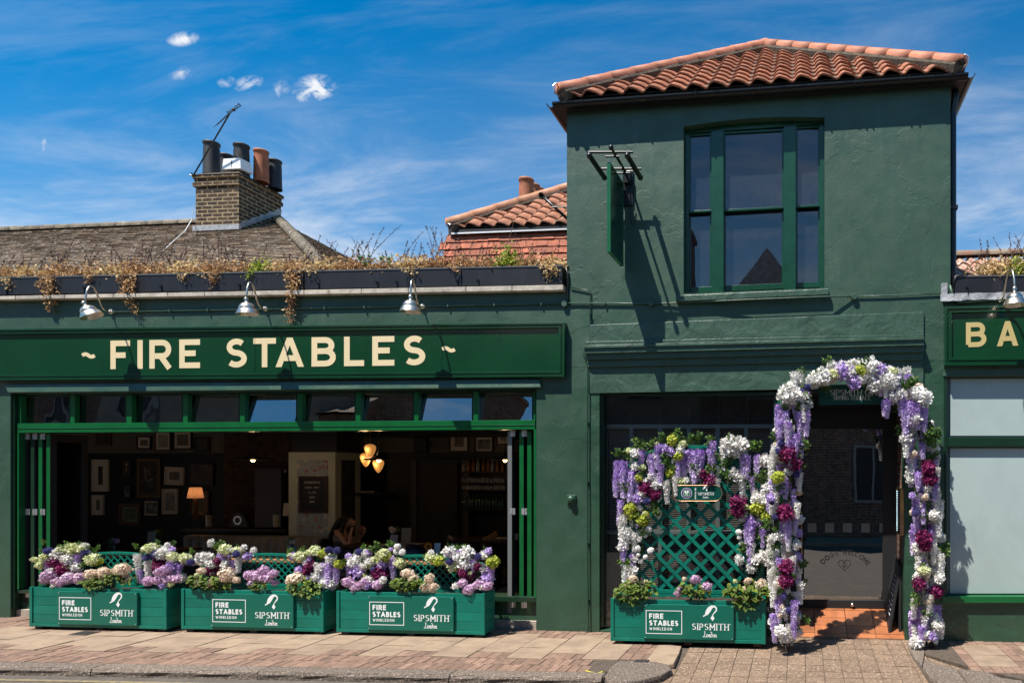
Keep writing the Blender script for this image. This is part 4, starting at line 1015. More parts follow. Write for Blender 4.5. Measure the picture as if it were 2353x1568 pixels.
m = MB(); m.box(cl-.03, cr+.04, cf-.05, cf-.005, W(500,530,cf).z, W(500,518,cf).z)
m.add([(cr+.003, cf+i*.13, W(500,525,cf).z-.02+i*.085) for i in range(11)]+[(cr+.012, cf+i*.13, W(500,525,cf).z+.10+i*.085+(.05 if i % 2 else 0)) for i in range(11)], [(i, i+1, 12+i, 11+i) for i in range(10)])
m.build('flashing', lead, ch)
def P(px, y): return W(px, 400, y).x
m = MB(); pot(m, P(486,cf+.2), cf+.2, ctz, .17, .84); m.build('chimney_pot', potb, ch, smooth=True)
m = MB(); pot(m, P(520,cf+.75)+.0, cf+.75, ctz, .155, .80); m.build('chimney_pot', potb, ch, smooth=True)
m = MB(); pot(m, P(564,cf+.42), cf+.30, ctz, .165, .80); m.build('chimney_pot', potb, ch, smooth=True)
m = MB(); pot(m, P(600,cf+.62), cf+.62, ctz, .16, .80); m.build('chimney_pot', poto, ch, smooth=True)
m = MB(); pot(m, P(541,cf+1.1), cf+1.1, ctz, .12, .9); m.build('chimney_pot', poto, ch, smooth=True)
m = MB(); pot(m, P(629,cf+1.0), cf+1.02, ctz, .16, .74); m.build('chimney_pot', potb, ch, smooth=True)
m = MB(); a = W(508,386,cf-.0).x; b = W(551,386,cf-.0).x; zc0, zc1 = W(530,387,cf).z, W(530,362,cf).z
m.hexa([(a,cf+.02,zc0),(b,cf+.02,zc0),(b+.03,cf+.36,zc0),(a,cf+.36,zc0),(a+.02,cf+.04,zc1),(b-.03,cf+.04,zc1),(b-.01,cf+.33,zc1),(a+.02,cf+.33,zc1)])
cw = m.build('chimney_cowl', white, ch, bevel=.004)
m = MB(); c_ = (a+b)/2; m.box(c_-.01, c_+.01, cf+.018, cf+.03, zc0+.05, zc0+.075); m.box(c_-.01, c_+.01, cf+.025, cf+.036, zc0+.10, zc0+.2); m.build('slot', blackm, cw)
# aerial
aer = empty('tv_aerial', W(446,402,cf-.06)); tag(aer, 'black television aerial on a leaning pole strapped to the brick chimney', 'aerial')
m = MB(); pb, pt = W(443,405,cf-.05), W(530,257,cf-.25); m.tube([pb, pt], .016, 8); m.build('pole', black, aer)
m = MB(); m.tube([W(436,402,cf-.03), W(452,408,cf-.02)], .02, 6); m.tube([W(440,397,cf-.03), W(446,412,cf-.02)], .015, 6); m.build('bracket', black, aer)
m = MB(); b0, b1 = W(498,287,cf-.1), W(537,252,cf-.3); m.tube([b0, b1], .012, 6)
dirb = (b1-b0).normalized(); sdv = Vector((.75, .1, .66)); sdv = (sdv-dirb*sdv.dot(dirb)).normalized()
for i in range(11):
    c_ = b0.lerp(b1, i/11+.02); L_ = .17+.012*i*.6; m.tube([c_-sdv*L_, c_+sdv*L_], .0045, 5)
m.build('boom', black, aer)
m = MB()
for k, s_ in ((-1, .26), (1, .26)):
    for q in (.05, .10):
        c_ = b1+dirb*.02; perp = dirb.cross(sdv).normalized()
        o1 = c_+sdv*k*.06+perp*(q-.07)*.8; m.tube([o1, o1+sdv*k*.2], .01, 5)
    o2 = b1+dirb*.02+sdv*k*.26; m.tube([o2+perp*-.03, o2+perp*.05], .01, 5)
m.sphere(b1, .04, n=8, m=6); m.build('reflector', black, aer)
m = MB(); pts = [W(447,470,cf-.1), W(440,505,cf-.1), W(425,530,cf-1.4), W(400,552,cf-1.7), W(372,578,cf-2.6)]; m.tube(pts, .007, 5); m.build('cable', white, aer)

# tile-hung house
th = empty('tile_hung_house', (W(1160,600,2.6).x, 3, 0)); tag(th, 'house behind the pub with red tile-hung wall and orange pantile roof', 'house')
hy = 2.3; e0 = W(1036,523,hy-.05); e1 = W(1330,516,hy-.05); wl0 = W(1028,600,hy)
U = (e1-e0).normalized(); b_ = 2.6; ap = e0+U*b_+Vector((0,b_,.80*b_)); V = Vector((0,b_,.80*b_)); vl = V.length; V.normalize()
ins = lambda u, v: u > b_*v/vl-.05 and v < vl
m = MB(); pantiles(m, e0+Vector((0,0,.0)), U, V, (e1-e0).length+1.5, vl, ins, .225, .24)
pant2 = mat('pale_pantile', (.44, .175, .09), .75, var=.3, vscale=9, rnd=.22, bump=.4, bscale=40, grime=((.2,.10,.06), 12, .6, .78))
m.build('roof', pant2, th, smooth=True)
m = MB(); far = Vector((e1.x+2, ap.y, ap.z)); m.poly([e0, Vector((e1.x+2, e0.y, e1.z)), far, ap]); m.poly([e0, ap, Vector((e0.x, ap.y+b_, e0.z))]); m.build('roof_underlay', mortar, th)
m = MB(); mo = MB(); ridge_run(m, e0+Vector((-.03,-.02,.05)), ap+Vector((0,0,.05)), .095, .4, mort=mo); m.build('ridge_tiles', mat('pale_ridge_tile', (.56,.27,.15), .75, var=.3, vscale=7, rnd=.15, grime=((.25,.13,.08), 10, .6, .8)), th, smooth=True); mo.build('mortar_bed', mortar, th)
m = MB(); zb = W(1150,660,hy).z; zt = e0.z-.1
tl_ = W(1029,536,hy); bl_ = W(1024,640,hy)
lean = .22
flat_tiles(m, (tl_.x-.02, hy-lean, zb), (1,0,.0), (0, lean, zt-zb), W(1302,600,hy).x-tl_.x+.5, zt-zb-.02, lambda u, v: u > -.02, .165, .115, .012)
m.build('tile_hanging', redtile, th)
m = MB(); m.box(tl_.x, 1.0, hy+.03, 5.8, 2.98, e0.z-.02); m.build('wall', mortar, th)
m = MB(); m.slab((1030,528), (1320,518), (1320,525), (1030,536), hy-.06, hy+.02); m.build('eaves_board', blackm, th)
m = MB(); m.slab((1036,534.5), (1320,523.5), (1320,526.5), (1036,538), hy-.072, hy-.061); m.build('soffit_strip', white, th)
m = MB(); m.tube([W(1030,528,hy-.2), W(1027,520,hy-.2), W(1030,514,hy-.2), W(1034,516,hy-.2)], .012, 6); m.build('hip_iron', steel, th)
m = MB(); m.box(W(1195,460,6.5).x, W(1290,460,6.5).x, 6.6, 7.5, 5, W(1210,470,6.5).z); chm = m.build('chimney', stock, th)
for px, py, r_, yy in ((1209,412,.155,6.8),(1227,425,.125,7.6),(1237,433,.125,8.3)):
    zt = W(px,py,yy).z; m = MB(); pot(m, W(px,py,yy).x, yy, zt-.78, r_, .78, 1.12); m.build('chimney_pot', poto, chm, smooth=True)

# low roof behind the bar
rb = empty('low_tiled_house', (W(2300,640,5).x, 5, 0)); tag(rb, 'low roof of patchy red and grey pantiles behind the bar', 'house')
yy0, yy1 = 1.6, 2.6; a = W(2150,660,yy0); b = W(2150,600,yy1)
U = Vector((1,0,.0)); V = Vector((0, yy1-yy0, b.z-a.z)); 
m = MB(); pantiles(m, (a.x, yy0, a.z), U, V, 5, V.length, lambda u, v: True, .155, .30, .02)
m.build('roof', mat('patchy_pantile', (.36,.17,.12), .85, var=.4, vscale=9, vcol=(.45,.33,.26), rnd=.25, bump=.5, bscale=40, spots=((.55,.48,.4), 11, .6)), rb, smooth=False)
m = MB(); ridge_run(m, (a.x, yy1, b.z+.07), (a.x+5, yy1, b.z+.07), .08, .45); m.build('ridge_tiles', mat('patchy_ridge', (.33,.18,.12), .85, var=.5, vscale=5, vcol=(.30,.27,.20), rnd=.3, bump=.5, bscale=30), rb, smooth=True)
m = MB(); m.poly([(a.x, yy0, a.z-.02), (a.x+5, yy0, a.z-.02), (a.x+5, yy1, b.z-.02), (a.x, yy1, b.z-.02)]); m.box(a.x, a.x+5, yy0+.05, 5, 2.5, a.z-.05); m.build('wall', mortar, rb)

# ------------------------------------------------------------------ roof edge planters
def trough_box(a, b, ta, tb, ba, bb, lab, clips):
    t = empty('roof_trough', W((a+b)/2, (ba+bb)/2, .1)); tag(t, lab, 'planter', 'black metal planter boxes along the roof edge')
    m = MB(); m.slab((a+.7,ta), (b-.7,tb), (b-.7,bb), (a+.7,ba), -.05, .28); tb_ = m.build('box', trough, t, bevel=.003)
    m = MB(); m.slab((a+.7,ta-3), (b-.7,tb-3), (b-.7,tb), (a+.7,ta), -.056, -.045); m.build('rim', mat('trough_rim', (.12,.12,.12), .4), t)
    for c in clips:
        yb = lerp(ba, bb, (c-a)/(b-a)); yt = yb-14
        m = MB(); m.slab((c,yt), (c+1.5,yt), (c+1.5,yb), (c,yb), -.06, -.05); m.slab((c-5,yt-1.2), (c+1.5,yt-1.2), (c+1.5,yt), (c-5,yt), -.06, -.05); m.build('clip', black, t)
tt = lambda x: 639-(x)*.0215; tb2 = lambda x: 677-x*.0185
segs = [(-380,300,'roof planter box on the far left above the first wall lamp',(-160,13,192)),
        (300,697,'roof planter box with long trailing dead plants above the second lamp',(369,549)),
        (699,1060,'roof planter box with tall dried flower spikes above the third lamp',(731,866,911,1050)),
        (1060,1292,'roof planter box next to the tower house with a yellow-green plant',(1098,))]
for a, b, lab, cl in segs: trough_box(a, b, tt(a), tt(b), tb2(a), tb2(b), lab, cl)
trough_box(2191, 2700, 636, 628, 674, 668, 'black roof planter box above the bar sign at the right edge', (2223,))
# dead and living plants: leaves, stems
straw = mat('straw_leaf', (.74, .50, .24), .8, rcol=(.30, .15, .07), transl=.25)
pale = mat('pale_dry_leaf', (.86, .68, .36), .8, rcol=(.42, .26, .12), transl=.25)
lime = mat('lime_leaf', (.42, .46, .05), .6, rcol=(.18, .26, .03), transl=.3)
stemm = mat('dry_stem', (.14, .065, .045), .9, rcol=(.07, .045, .05))
greenl = mat('fresh_leaf', (.09, .22, .05), .5, rcol=(.04, .11, .03), transl=.25)
def leafq(mb, c, d, n, L, w, r):
    d = d.normalized(); s = d.cross(n)
    if s.length < 1e-3: s = Vector((1,0,0))
    s.normalize(); nn = s.cross(d)
    mb.add([c, c+d*L*.45+s*w-nn*w*.3, c+d*L, c+d*L*.45-s*w-nn*w*.3], ((0,1,2,3),), r)
def rv(): return Vector((random.gauss(0,1), random.gauss(0,1), random.gauss(0,1))).normalized()
def dried(px, wpx, hgt, dens, spikes, trail, lab, lm=straw, base_y=None, trails=()):
    """px picture x of the clump, wpx its width, hgt height above the rim (m), trails: (dx px, length m)"""
    cx_ = W(px, 630, .05); zr = W(px, (tt(px) if px < 1500 else 630)-2, -.0).z
    o = Vector((cx_.x, .06, zr)); w = wpx/200
    t = empty('dried_plant', o); tag(t, lab, 'plant', 'dried plants along the roof edge planters')
    lf = MB(); sm = MB()
    for i in range(int(dens*w*1300)):
        x = random.gauss(0, w*.30); y = random.uniform(-.10, .12); z = abs(random.gauss(0, hgt*.42))*(1-.4*abs(x)/w)
        if y < -.06: z -= random.uniform(0, .05)
        leafq(lf, o+Vector((x, y, z)), rv()+Vector((0,-.2,.2)), rv(), random.uniform(.025,.055), random.uniform(.009,.018), random.random())
    for i in range(int(8+w*35)):
        x = random.gauss(0, w*.32); a = random.gauss(0, .35); hh = hgt*random.uniform(.5, 1.1); y = random.uniform(-.05,.1)
        p0 = o+Vector((x, y, -.02)); p1 = p0+Vector((sin(a)*hh*.5, random.uniform(-.05,.05), hh*.55)); p2 = p0+Vector((sin(a)*hh, random.uniform(-.08,.08), hh))
        sm.tube([p0, p1, p2], [.003,.0026,.0015], 3, random.random(), cap=False)
    for i in range(spikes):
        x = random.uniform(-w*.45, w*.45); a = random.gauss(.12, .28); hh = hgt*random.uniform(1.3, 2.7)
        p0 = o+Vector((x, random.uniform(-.03,.1), 0)); q = [p0+Vector((sin(a*(.5+k/6))*hh*k/6, random.uniform(-.005,.005), hh*k/6)) for k in range(7)]
        sm.tube(q, [.0035,.003,.003,.003,.0025,.002,.0015], 3, random.random(), cap=False)
        for k in range(22):
            f = random.uniform(.45, 1); i0 = min(5, int(f*6)); c_ = q[i0].lerp(q[i0+1], f*6-i0); leafq(sm, c_, rv()+Vector((0,0,.6)), rv(), .018, .006, random.random())
    for dx, L in trails:
        x = dx/200; n = int(L/.012)
        for k in range(n):
            f = k/n; c_ = o+Vector((x+.03*sin(f*6+dx), -.115-.02*sin(f*5), .0-f*L)); wd = .055*(1-f*.6)
            for j in range(4): leafq(lf, c_+Vector((random.gauss(0, wd*.8), random.uniform(-.02,.02), 0)), rv()+Vector((0,0,-.7)), rv(), random.uniform(.02,.042), random.uniform(.008,.015), random.random())
        sm.tube([o+Vector((x,-.03,.02)), o+Vector((x,-.10,.02)), o+Vector((x+.02,-.12,-L*.5)), o+Vector((x,-.12,-L))], .002, 4)
    lf.build('foliage', lm, t); sm.build('stems', stemm, t)
random.seed(11)
D = [(12,90,.16,1.0,6,'brown withered plant at the left end of the roof planters',straw,[(-6,.12)]),
 (62,80,.16,1.0,6,'pale withered plant left of the longest left-hand trail',pale,[(-22,.18)]),
 (135,80,.19,1.0,9,'withered plant trailing a thick tuft of leaves left of the first lamp',straw,[(0,.42),(10,.34),(-10,.3)]),
 (205,70,.17,.9,6,'reddish withered plant above the first wall lamp',straw,[(25,.12)]),
 (262,70,.18,1.1,5,'bushy yellowish withered plant right of the first lamp',pale,[]),
 (312,70,.20,1.0,9,'withered plant trailing down in three tails right of the first lamp',straw,[(0,.36),(14,.46),(-14,.26)]),
 (372,80,.18,.7,12,'sparse withered plant with many bare upright stems',straw,[]),
 (435,80,.17,1.1,6,'creamy withered plant left of the second lamp',pale,[(8,.14)]),
 (500,80,.20,1.0,12,'brown withered plant with a short trail left of the second lamp',straw,[(4,.2),(14,.15)]),
 (560,60,.15,.9,5,'small withered plant directly above the second lamp',straw,[]),
 (603,42,.17,1.8,2,'bright lime plant among the withered ones above the second lamp',lime,[(-12,.10)]),
 (650,70,.15,1.0,4,'thin withered plant right of the lime green one',pale,[]),
 (684,40,.15,1.0,3,'withered plant with one very long trail hanging onto the wall',straw,[(0,.60),(5,.42),(12,.3)]),
 (745,90,.17,1.1,9,'dense tangled withered plant behind the letter L',pale,[(-20,.08)]),
 (812,80,.19,1.0,10,'withered plant with short purple spikes against the sky',straw,[]),
 (873,60,.14,.9,4,'low withered plant between two green sprouts',straw,[]),
 (945,80,.18,1.4,7,'thick withered plant above the third wall lamp',pale,[(10,.12)]),
 (1000,56,.2,1.0,11,'withered plant with the tallest purple spikes right of the third lamp',straw,[]),
 (1058,64,.17,.9,4,'reddish withered plant in front of the red tile wall',straw,[(-2,.10)]),
 (1112,60,.16,.8,7,'thin withered plant left of the bright yellow-green plant',straw,[]),
 (1167,46,.22,2.0,2,'bright yellow-green bush in front of the red tile wall',lime,[]),
 (1216,60,.15,.8,7,'thin reddish withered plant right of the yellow-green bush',straw,[]),
 (1272,52,.12,1.6,3,'withered plant hanging over the right end beside the tower house',pale,[(0,.2),(-14,.14),(10,.16)]),
 (2290,90,.19,1.2,5,'withered plant with long leaning spikes above the bar sign',pale,[(0,.06)]),
 (2340,60,.18,1.6,8,'olive green plant at the right edge above the bar lamp',lime,[])]
for px, w, hg, dn, sp_, lab, lm, tr in D: dried(px, w, hg, dn, sp_, 0, lab, lm, trails=tr)
def sprout(px, lab, hg):
    zr = W(px, tt(px), .05).z; o = Vector((W(px,620,.06).x, .06, zr)); t = empty('green_sprout', o); tag(t, lab, 'plant', 'green sprouts in the roof planters')
    m = MB(); s_ = MB()
    for k in range(5):
        a = random.gauss(0,.35); hh = hg*random.uniform(.6,1); tip = o+Vector((sin(a)*hh, random.uniform(-.05,.05), hh)); s_.tube([o, o.lerp(tip,.5)+Vector((.01,0,.01)), tip], .002, 4)
        for j in range(10): leafq(m, o.lerp(tip, random.uniform(.3,1)), rv()+Vector((0,-.3,.1)), Vector((0,-1,.6)), .045, .013, random.random())
    m.build('foliage', greenl, t); s_.build('stems', greenl, t)
sprout(838, 'green leafy sprout left of the third lamp in the roof planter', .22); sprout(893, 'bushier green leafy sprout nearest the third wall lamp', .2)

# ------------------------------------------------------------------ wall lamps
def bez(p, n=14):
    out = []; P_ = [Vector(q) for q in p]
    for i in range(n+1):
        t = i/n; Q = P_[:]
        while len(Q) > 1: Q = [Q[j].lerp(Q[j+1], t) for j in range(len(Q)-1)]
        out.append(Q[0])
    return out
def lamp(px, py, lab, tiltx=0, tilty=0, ox=.07):
    o = W(px, py, 0); t = empty('wall_lamp', o); tag(t, lab, 'lamp', 'swan neck lamps over the fascia signs')
    m = MB(); M = Matrix.Translation(o) @ Matrix.Rotation(pi/2, 4, 'X'); m.lathe([(.001,.03),(.018,.03),(.03,.022),(.034,.012),(.034,0)], M, 20); m.build('mount', chrome, t, smooth=True)
    Hd = Vector((-.0, -.285, .0))
    pts = bez([(0,-.02,0),(0,-.13,-.04),(0,-.15,.06),(0,-.15,.24),(ox*.6,-.26,.32),(ox,-.355,.24),(ox,-.35,.0)], 22)
    m = MB(); m.tube([o+p for p in pts], .0095, 10); m.build('arm', chrome, t, smooth=True)
    R1 = Matrix.Translation(o+Vector((ox,-.35,-.015))) @ Matrix.Rotation(radians(tiltx), 4, 'Y') @ Matrix.Rotation(radians(tilty), 4, 'X')
    pr = [(.013,.05),(.02,.045),(.021,.02),(.016,.0),(.03,-.006),(.055,-.02),(.074,-.046),(.08,-.068),(.078,-.074),(.088,-.082),(.101,-.108),(.108,-.128),(.110,-.131),(.105,-.131)]
    pr2 = [(.104,-.129),(.094,-.104),(.08,-.078),(.05,-.022),(.002,-.01)]
    m = MB(); m.lathe(pr+pr2, R1, 28); sh = m.build('lamp_shade', chrome, t, smooth=True)
    m = MB(); m.sphere(R1 @ Vector((0,0,-.08)), .03, n=12); m.build('bulb', white, sh, smooth=True)
lamp(258, 716, 'nickel swan neck lamp above the letter F, its shade knocked askew', -24, 12)
lamp(612, 709, 'nickel swan neck lamp above the letter T of the fascia', -4, 3)
lamp(972, 704, 'nickel swan neck lamp above the last letter S of the fascia')
lamp(2298, 688, 'nickel swan neck lamp above the bar sign at the right edge', ox=.03)
# conduits and junction boxes
def run(name, pts, rad, lab, cat, boxes=(), mat_=trimgreen, clips=True):
    o = W(*pts[0][:2], 0); t = empty(name, o); tag(t, lab, cat)
    Q = [W(p[0], p[1], p[2] if len(p) > 2 else -.014) for p in pts]
    m = MB(); m.tube(Q, rad, 8); m.build('pipe', mat_, t, smooth=True)
    for b in boxes:
        c_ = W(*b, -.0); m = MB(); M = Matrix.Translation(c_) @ Matrix.Rotation(pi/2, 4, 'X'); m.lathe([(.034,0),(.034,.03),(.03,.036),(.001,.036)], M, 16); m.build('junction_box', mat_, t, smooth=False)
    if clips:
        for a, b in zip(Q, Q[1:]):
            n = int((b-a).length/.45)
            for i in range(n):
                c_ = a.lerp(b, (i+.5)/n); m = MB(); m.box(c_.x-.008, c_.x+.008, -.03, -.002, c_.z-.016, c_.z+.016); m.build('clip', mat_, t)
run('conduit', [(262,716),(612,710),(977,703),(1298,697)], .0085, 'green painted conduit linking the three lamps above the fascia', 'pipe', boxes=[(1298,699)])
run('conduit', [(1300,696),(1480,697),(1540,696,-.018),(1720,688,-.07),(1900,681,-.07),(1962,681)], .0085, 'green conduit passing below the upstairs window sill', 'pipe', boxes=[(1496,697),(1962,682)])
run('cable', [(1966,680),(2030,679),(2100,676),(2166,673)], .006, 'thin cable running from the junction box to the bar wing', 'cable', clips=False)
run('cable', [(1300,612,-.03),(1306,640),(1303,668),(1306,686),(1300,697)], .009, 'black cable looping down beside the end of the roof planter', 'cable', mat_=black, clips=False)
run('cable', [(1310,659),(1350,667),(1356,668),(1356,780),(1342,806,-.02),(1341,818,-.02),(1350,840,-.03),(1350,905,-.035),(1349,1040,-.035),(1350,1180,-.035),(1350,1320,-.035),(1352,1440,-.035),(1347,1462,-.035)], .006, 'dark cable clipped down the edge of the shop window pilaster', 'cable', mat_=darkgreen)
run('conduit', [(2182,655,-.02),(2186,672,-.03),(2190,686,-.035),(2205,694,-.035),(2230,693,-.03),(2290,688,-.03)], .013, 'thick green conduit bending round to the bar lamp', 'pipe', clips=False)
run('cable', [(2190,668,-.06),(2191,645,-.06),(2196,634,-.06),(2215,629,-.06),(2232,630,-.05)], .006, 'black cable looping over the corner of the bar roof planter', 'cable', mat_=black, clips=False)
run('strut', [(1243,448,.15),(1322,520,.25)], .017, 'black strut fixed to the left side of the tower house', 'bracket', mat_=black, clips=False)
m = MB(); m.tube([W(1243,448,.13), W(1243,448,.18)], .03, 12); m.tube([W(1268,476,.16), W(1330,474,.2)], .008, 6)
m.build('brace', black, [o for o in bpy.data.objects if o.name.startswith('strut')][0])
al = empty('alarm_button', W(1313,1145,0)); tag(al, 'small round green fitting on a square plate on the wall pillar', 'fitting')
m = MB(); c_ = W(1313,1146,0); m.box(c_.x-.05, c_.x+.05, -.022, 0, c_.z-.05, c_.z+.05); m.build('plate', pillargreen, al, bevel=.004)
m = MB(); m.lathe([(.04,.02),(.04,.034),(.036,.046),(.024,.056),(.001,.06)], Matrix.Translation(c_) @ Matrix.Rotation(pi/2,4,'X'), 20); m.build('dome', pillargreen, al, smooth=True)

# ------------------------------------------------------------------ hanging sign
hb = empty('sign_bracket', W(1442,430,0)); tag(hb, 'black iron bracket with two tube lights projecting from the upper wall', 'bracket')
rx, rz = W(1442,404,0).x, W(1442,404,0).z
yo = -.545; yi = -.185
zf = lambda px, py, y: W(px, py, y)
m = MB(); m.tube([(rx,0,rz),(rx,-.62,rz)], .014, 10); m.sphere((rx,-.63,rz), .026); m.build('rod', black, hb, smooth=True)
m = MB(); a, b = W(1431,394,0), W(1455,473,0); m.box(a.x, b.x, -.02, 0, b.z, a.z); m.box(a.x+.02, b.x-.02, -.06, -.02, a.z-.15, a.z-.02); m.build('wall_plate', black, hb, bevel=.004)
for yy, xa, xb, py in ((yo,1351,1454,350),(yi,1382,1473,388)):
    A, B = W(xa, py, yy), W(xb, py, yy); m = MB(); m.tube([A, B], .012, 6); m.build('crossbar', black, hb)
    c0, c1 = W((xa+xb)/2-12, py+10, yy), W((xa+xb)/2+20, py+10, yy); m = MB(); m.tube([c0, c1], .010, 6); m.build('clamp', black, hb)
for xa, xb in ((1354,1388),(1441,1471)):
    A, B = W(xa,358,yo-.03), W(xb,408,yi+.03); m = MB(); m.tube([A, B], .026, 12); tl_ = m.build('tube_light', black, hb, smooth=False)
    m = MB(); m.sphere(A, .03, n=10, m=8); m.sphere(B, .03, n=10, m=8); m.build('end_cap', black, tl_, smooth=True)
m = MB(); m.tube([(rx+.0,-.02,rz-.02),(rx+.03,-.12,rz-.10),(rx-.01,-.2,rz-.02)], .005, 6); m.tube([(rx+.03,-.02,rz-.1),(rx+.04,-.04,rz-.5),(rx+.07,-.02,rz-.56),(rx+.09,-.005,rz-.4)], .004, 6); m.build('cable', black, hb)
hs = empty('hanging_sign', W(1431,612,-.3)); tag(hs, 'dark green hanging pub sign seen nearly edge-on under its bracket', 'sign')
ytop = (1431, 428); sx = W(1431,428,0).x; zt_, zb_ = W(1431,428,0).z, W(1431,612.5,0).z; yA, yB = -.52, -.055
m = MB(); m.box(sx-.013, sx+.013, yA, yB, zb_, zt_); m.build('board', fascia, hs)
m = MB()
m.box(sx-.018, sx+.018, yA-.012, yA, zb_-.012, zt_+.012); m.box(sx-.018, sx+.018, yB, yB+.012, zb_-.012, zt_+.012)
m.box(sx-.018, sx+.018, yA, yB, zb_-.012, zb_); m.box(sx-.018, sx+.018, yA, yB, zt_, zt_+.012); m.build('frame', framegreen, hs)
m = MB()
for yy in (-.47, -.13): m.tube([(sx,yy,zt_+.01),(sx,yy,rz-.01)], .005, 6)
m.build('hook', steel, hs)

# ------------------------------------------------------------------ houses across the road (seen in the glass)
def far_house(x0, x1, ez, rz_, gable, lab, wallm, y1=-9.4, chim=()):
    t = empty('terraced_house', ((x0+x1)/2, y1-2, 0)); tag(t, lab, 'house', 'houses across the road')
    y0 = y1-6
    m = MB(); m.box(x0+.003, x1-.003, y0, y1, -.1, ez); m.build('wall', wallm, t)
    m = MB(); cx_ = (x0+x1)/2
    if gable:
        m.add([(x0,y1+.1,ez),(x1,y1+.1,ez),(cx_,y1+.1,rz_),(x0,y0,ez),(x1,y0,ez),(cx_,y0,rz_)], ((1,0,2),(0,3,5,2),(1,2,5,4),(3,4,5)))
    else:
        ym = (y0+y1)/2
        m.add([(x0,y1+.2,ez),(x1,y1+.2,ez),(x1,ym,rz_),(x0,ym,rz_),(x0,y0,ez),(x1,y0,ez)], ((1,0,3,2),(2,3,4,5),(0,4,3),(1,2,5)))
    m.build('roof', slate, t)
    n = max(1, int((x1-x0)/1.9)); 
    for i in range(n):
        wx = x0+(i+.5)*(x1-x0)/n
        for z0_, z1_ in ((.9,2.4),(3.5,4.9)):
            m = MB(); m.box(wx-.5, wx+.5, y1, y1+.05, z0_, z0_+.07); m.box(wx-.5, wx+.5, y1, y1+.05, z1_-.07, z1_); m.box(wx-.5, wx-.43, y1, y1+.05, z0_+.07, z1_-.07); m.box(wx+.43, wx+.5, y1, y1+.05, z0_+.07, z1_-.07); m.box(wx-.03, wx+.03, y1, y1+.05, z0_+.07, z1_-.07)
            f_ = m.build('window', mat('far_window_paint', (.22,.22,.21), .6), t); m = MB(); m.box(wx-.43, wx+.43, y1+.003, y1+.02, z0_+.07, z1_-.07); m.build('pane', blackm, f_)
    for cx_, cy_, w, ch_ in chim:
        m = MB(); m.box(cx_-w, cx_+w, cy_-.4, cy_+.4, ez, ch_); m.box(cx_-w-.06, cx_+w+.06, cy_-.46, cy_+.46, ch_, ch_+.12); c = m.build('chimney', farbrick, t)
        for k in (-.5, 0, .5):
            m = MB(); pot(m, cx_+k*w, cy_, ch_+.12, .12, .5); m.build('chimney_pot', poto, c)
farbrick = brickmat('far_brick', (.22,.11,.07), (.14,.07,.05), (.22,.2,.17))
rend = mat('far_render', (.28,.25,.2), .9, var=.2)
far_house(-30,-19.5,6.6,9,False,'brick terraced house opposite, furthest left, seen only in the glass',farbrick)
far_house(-19.5,-13.2,6.2,8.2,False,'rendered terraced house opposite, mirrored in the left transom panes',rend)
far_house(-13.2,-8.2,5.4,6.8,False,'low brick terraced house with two chimneys mirrored in the middle panes',farbrick,chim=((-12.5,-11.5,.35,7.6),(-9.0,-11,.4,7.6)))
far_house(-8.2,-2.55,5.2,6.9,False,'low rendered terraced house with slim chimneys mirrored in the transom',rend,chim=((-6.6,-11.2,.3,7.6),(-3.2,-10.2,.32,7.9)))
far_house(-2.55,.85,5.2,7.35,True,'narrow steep gabled house mirrored in the upstairs window',farbrick)
far_house(.85,7,5.5,7.1,False,'brick terraced house mirrored at the right of the upstairs window',farbrick,chim=((6.2,-11,.4,8.4),))
far_house(7,16,5.9,8,False,'rendered terraced house opposite, furthest right, seen only in the glass',rend)
# ------------------------------------------------------------------ flowers: one mesh of each kind, many copies
petalm = {}
def pm(name, c1, c2, rough=.6): petalm[name] = mat(name+'_petals', c1, rough, rcol=c2, transl=.22, spec=.3); return petalm[name]
pm('burgundy', (.30,.025,.13), (.12,.006,.06)); pm('lime', (.58,.60,.08), (.26,.34,.03)); pm('mauve', (.80,.60,.74), (.42,.20,.40)); pm('cream', (.92,.84,.68), (.66,.46,.32))
pm('white', (.97,.95,.92), (.70,.68,.63)); pm('lilac', (.82,.70,.92), (.38,.20,.62)); pm('navy', (.11,.09,.28), (.06,.06,.20)); pm('green', (.14,.24,.04), (.03,.08,.015)); pm('broadleaf', (.20,.26,.04), (.055,.10,.018))
pm('orange', (.75,.25,.01), (.45,.10,.01)); pm('palelime', (.86,.86,.58), (.46,.52,.18))
def floret(mb, c, n, size, r, k=4, cup=.25, w=.42):
    n = n.normalized(); a = n.cross(Vector((.3,.5,.81))).normalized(); b = n.cross(a); ph = random.uniform(0, 6)
    for i in range(k):
        t = ph+2*pi*i/k+random.uniform(-.15,.15); d = a*cos(t)+b*sin(t); s = n.cross(d)
        L = size*random.uniform(.85, 1.15)
        mb.add([c, c+d*L*.6+s*L*w+n*cup*L*.4, c+d*L+n*cup*L, c+d*L*.6-s*L*w+n*cup*L*.4], ((0,1,2,3),), min(1, max(0, r+random.uniform(-.15,.15))))
def sph(i, n): 
    z = 1-2*(i+.5)/n; t = i*2.39996; q = sqrt(1-z*z); return Vector((q*cos(t), q*sin(t), z))
def mk_mop(R=.07, n=95, fs=.021, squash=.85, jit=.10, cup=.25, k=4):
    mb = MB(); mb.sphere((0,0,0), R*.66, R*.66, R*.66*squash, n=8, m=6, r=1.0); q1, q2 = random.uniform(0,6), random.uniform(0,6)  # core in the darkest petal tone paints shade into the gaps
    for i in range(n):
        d = (sph(i, n)+rv()*.12).normalized(); rr = R*random.uniform(1-jit, 1+jit)*(1+.16*sin(d.x*5+q1)*cos(d.z*4+q2)+.10*sin(d.y*7+q2))
        p = Vector((d.x*rr, d.y*rr, d.z*rr*squash)); floret(mb, p, d+rv()*.35, fs, random.random(), k, cup)
    return mb
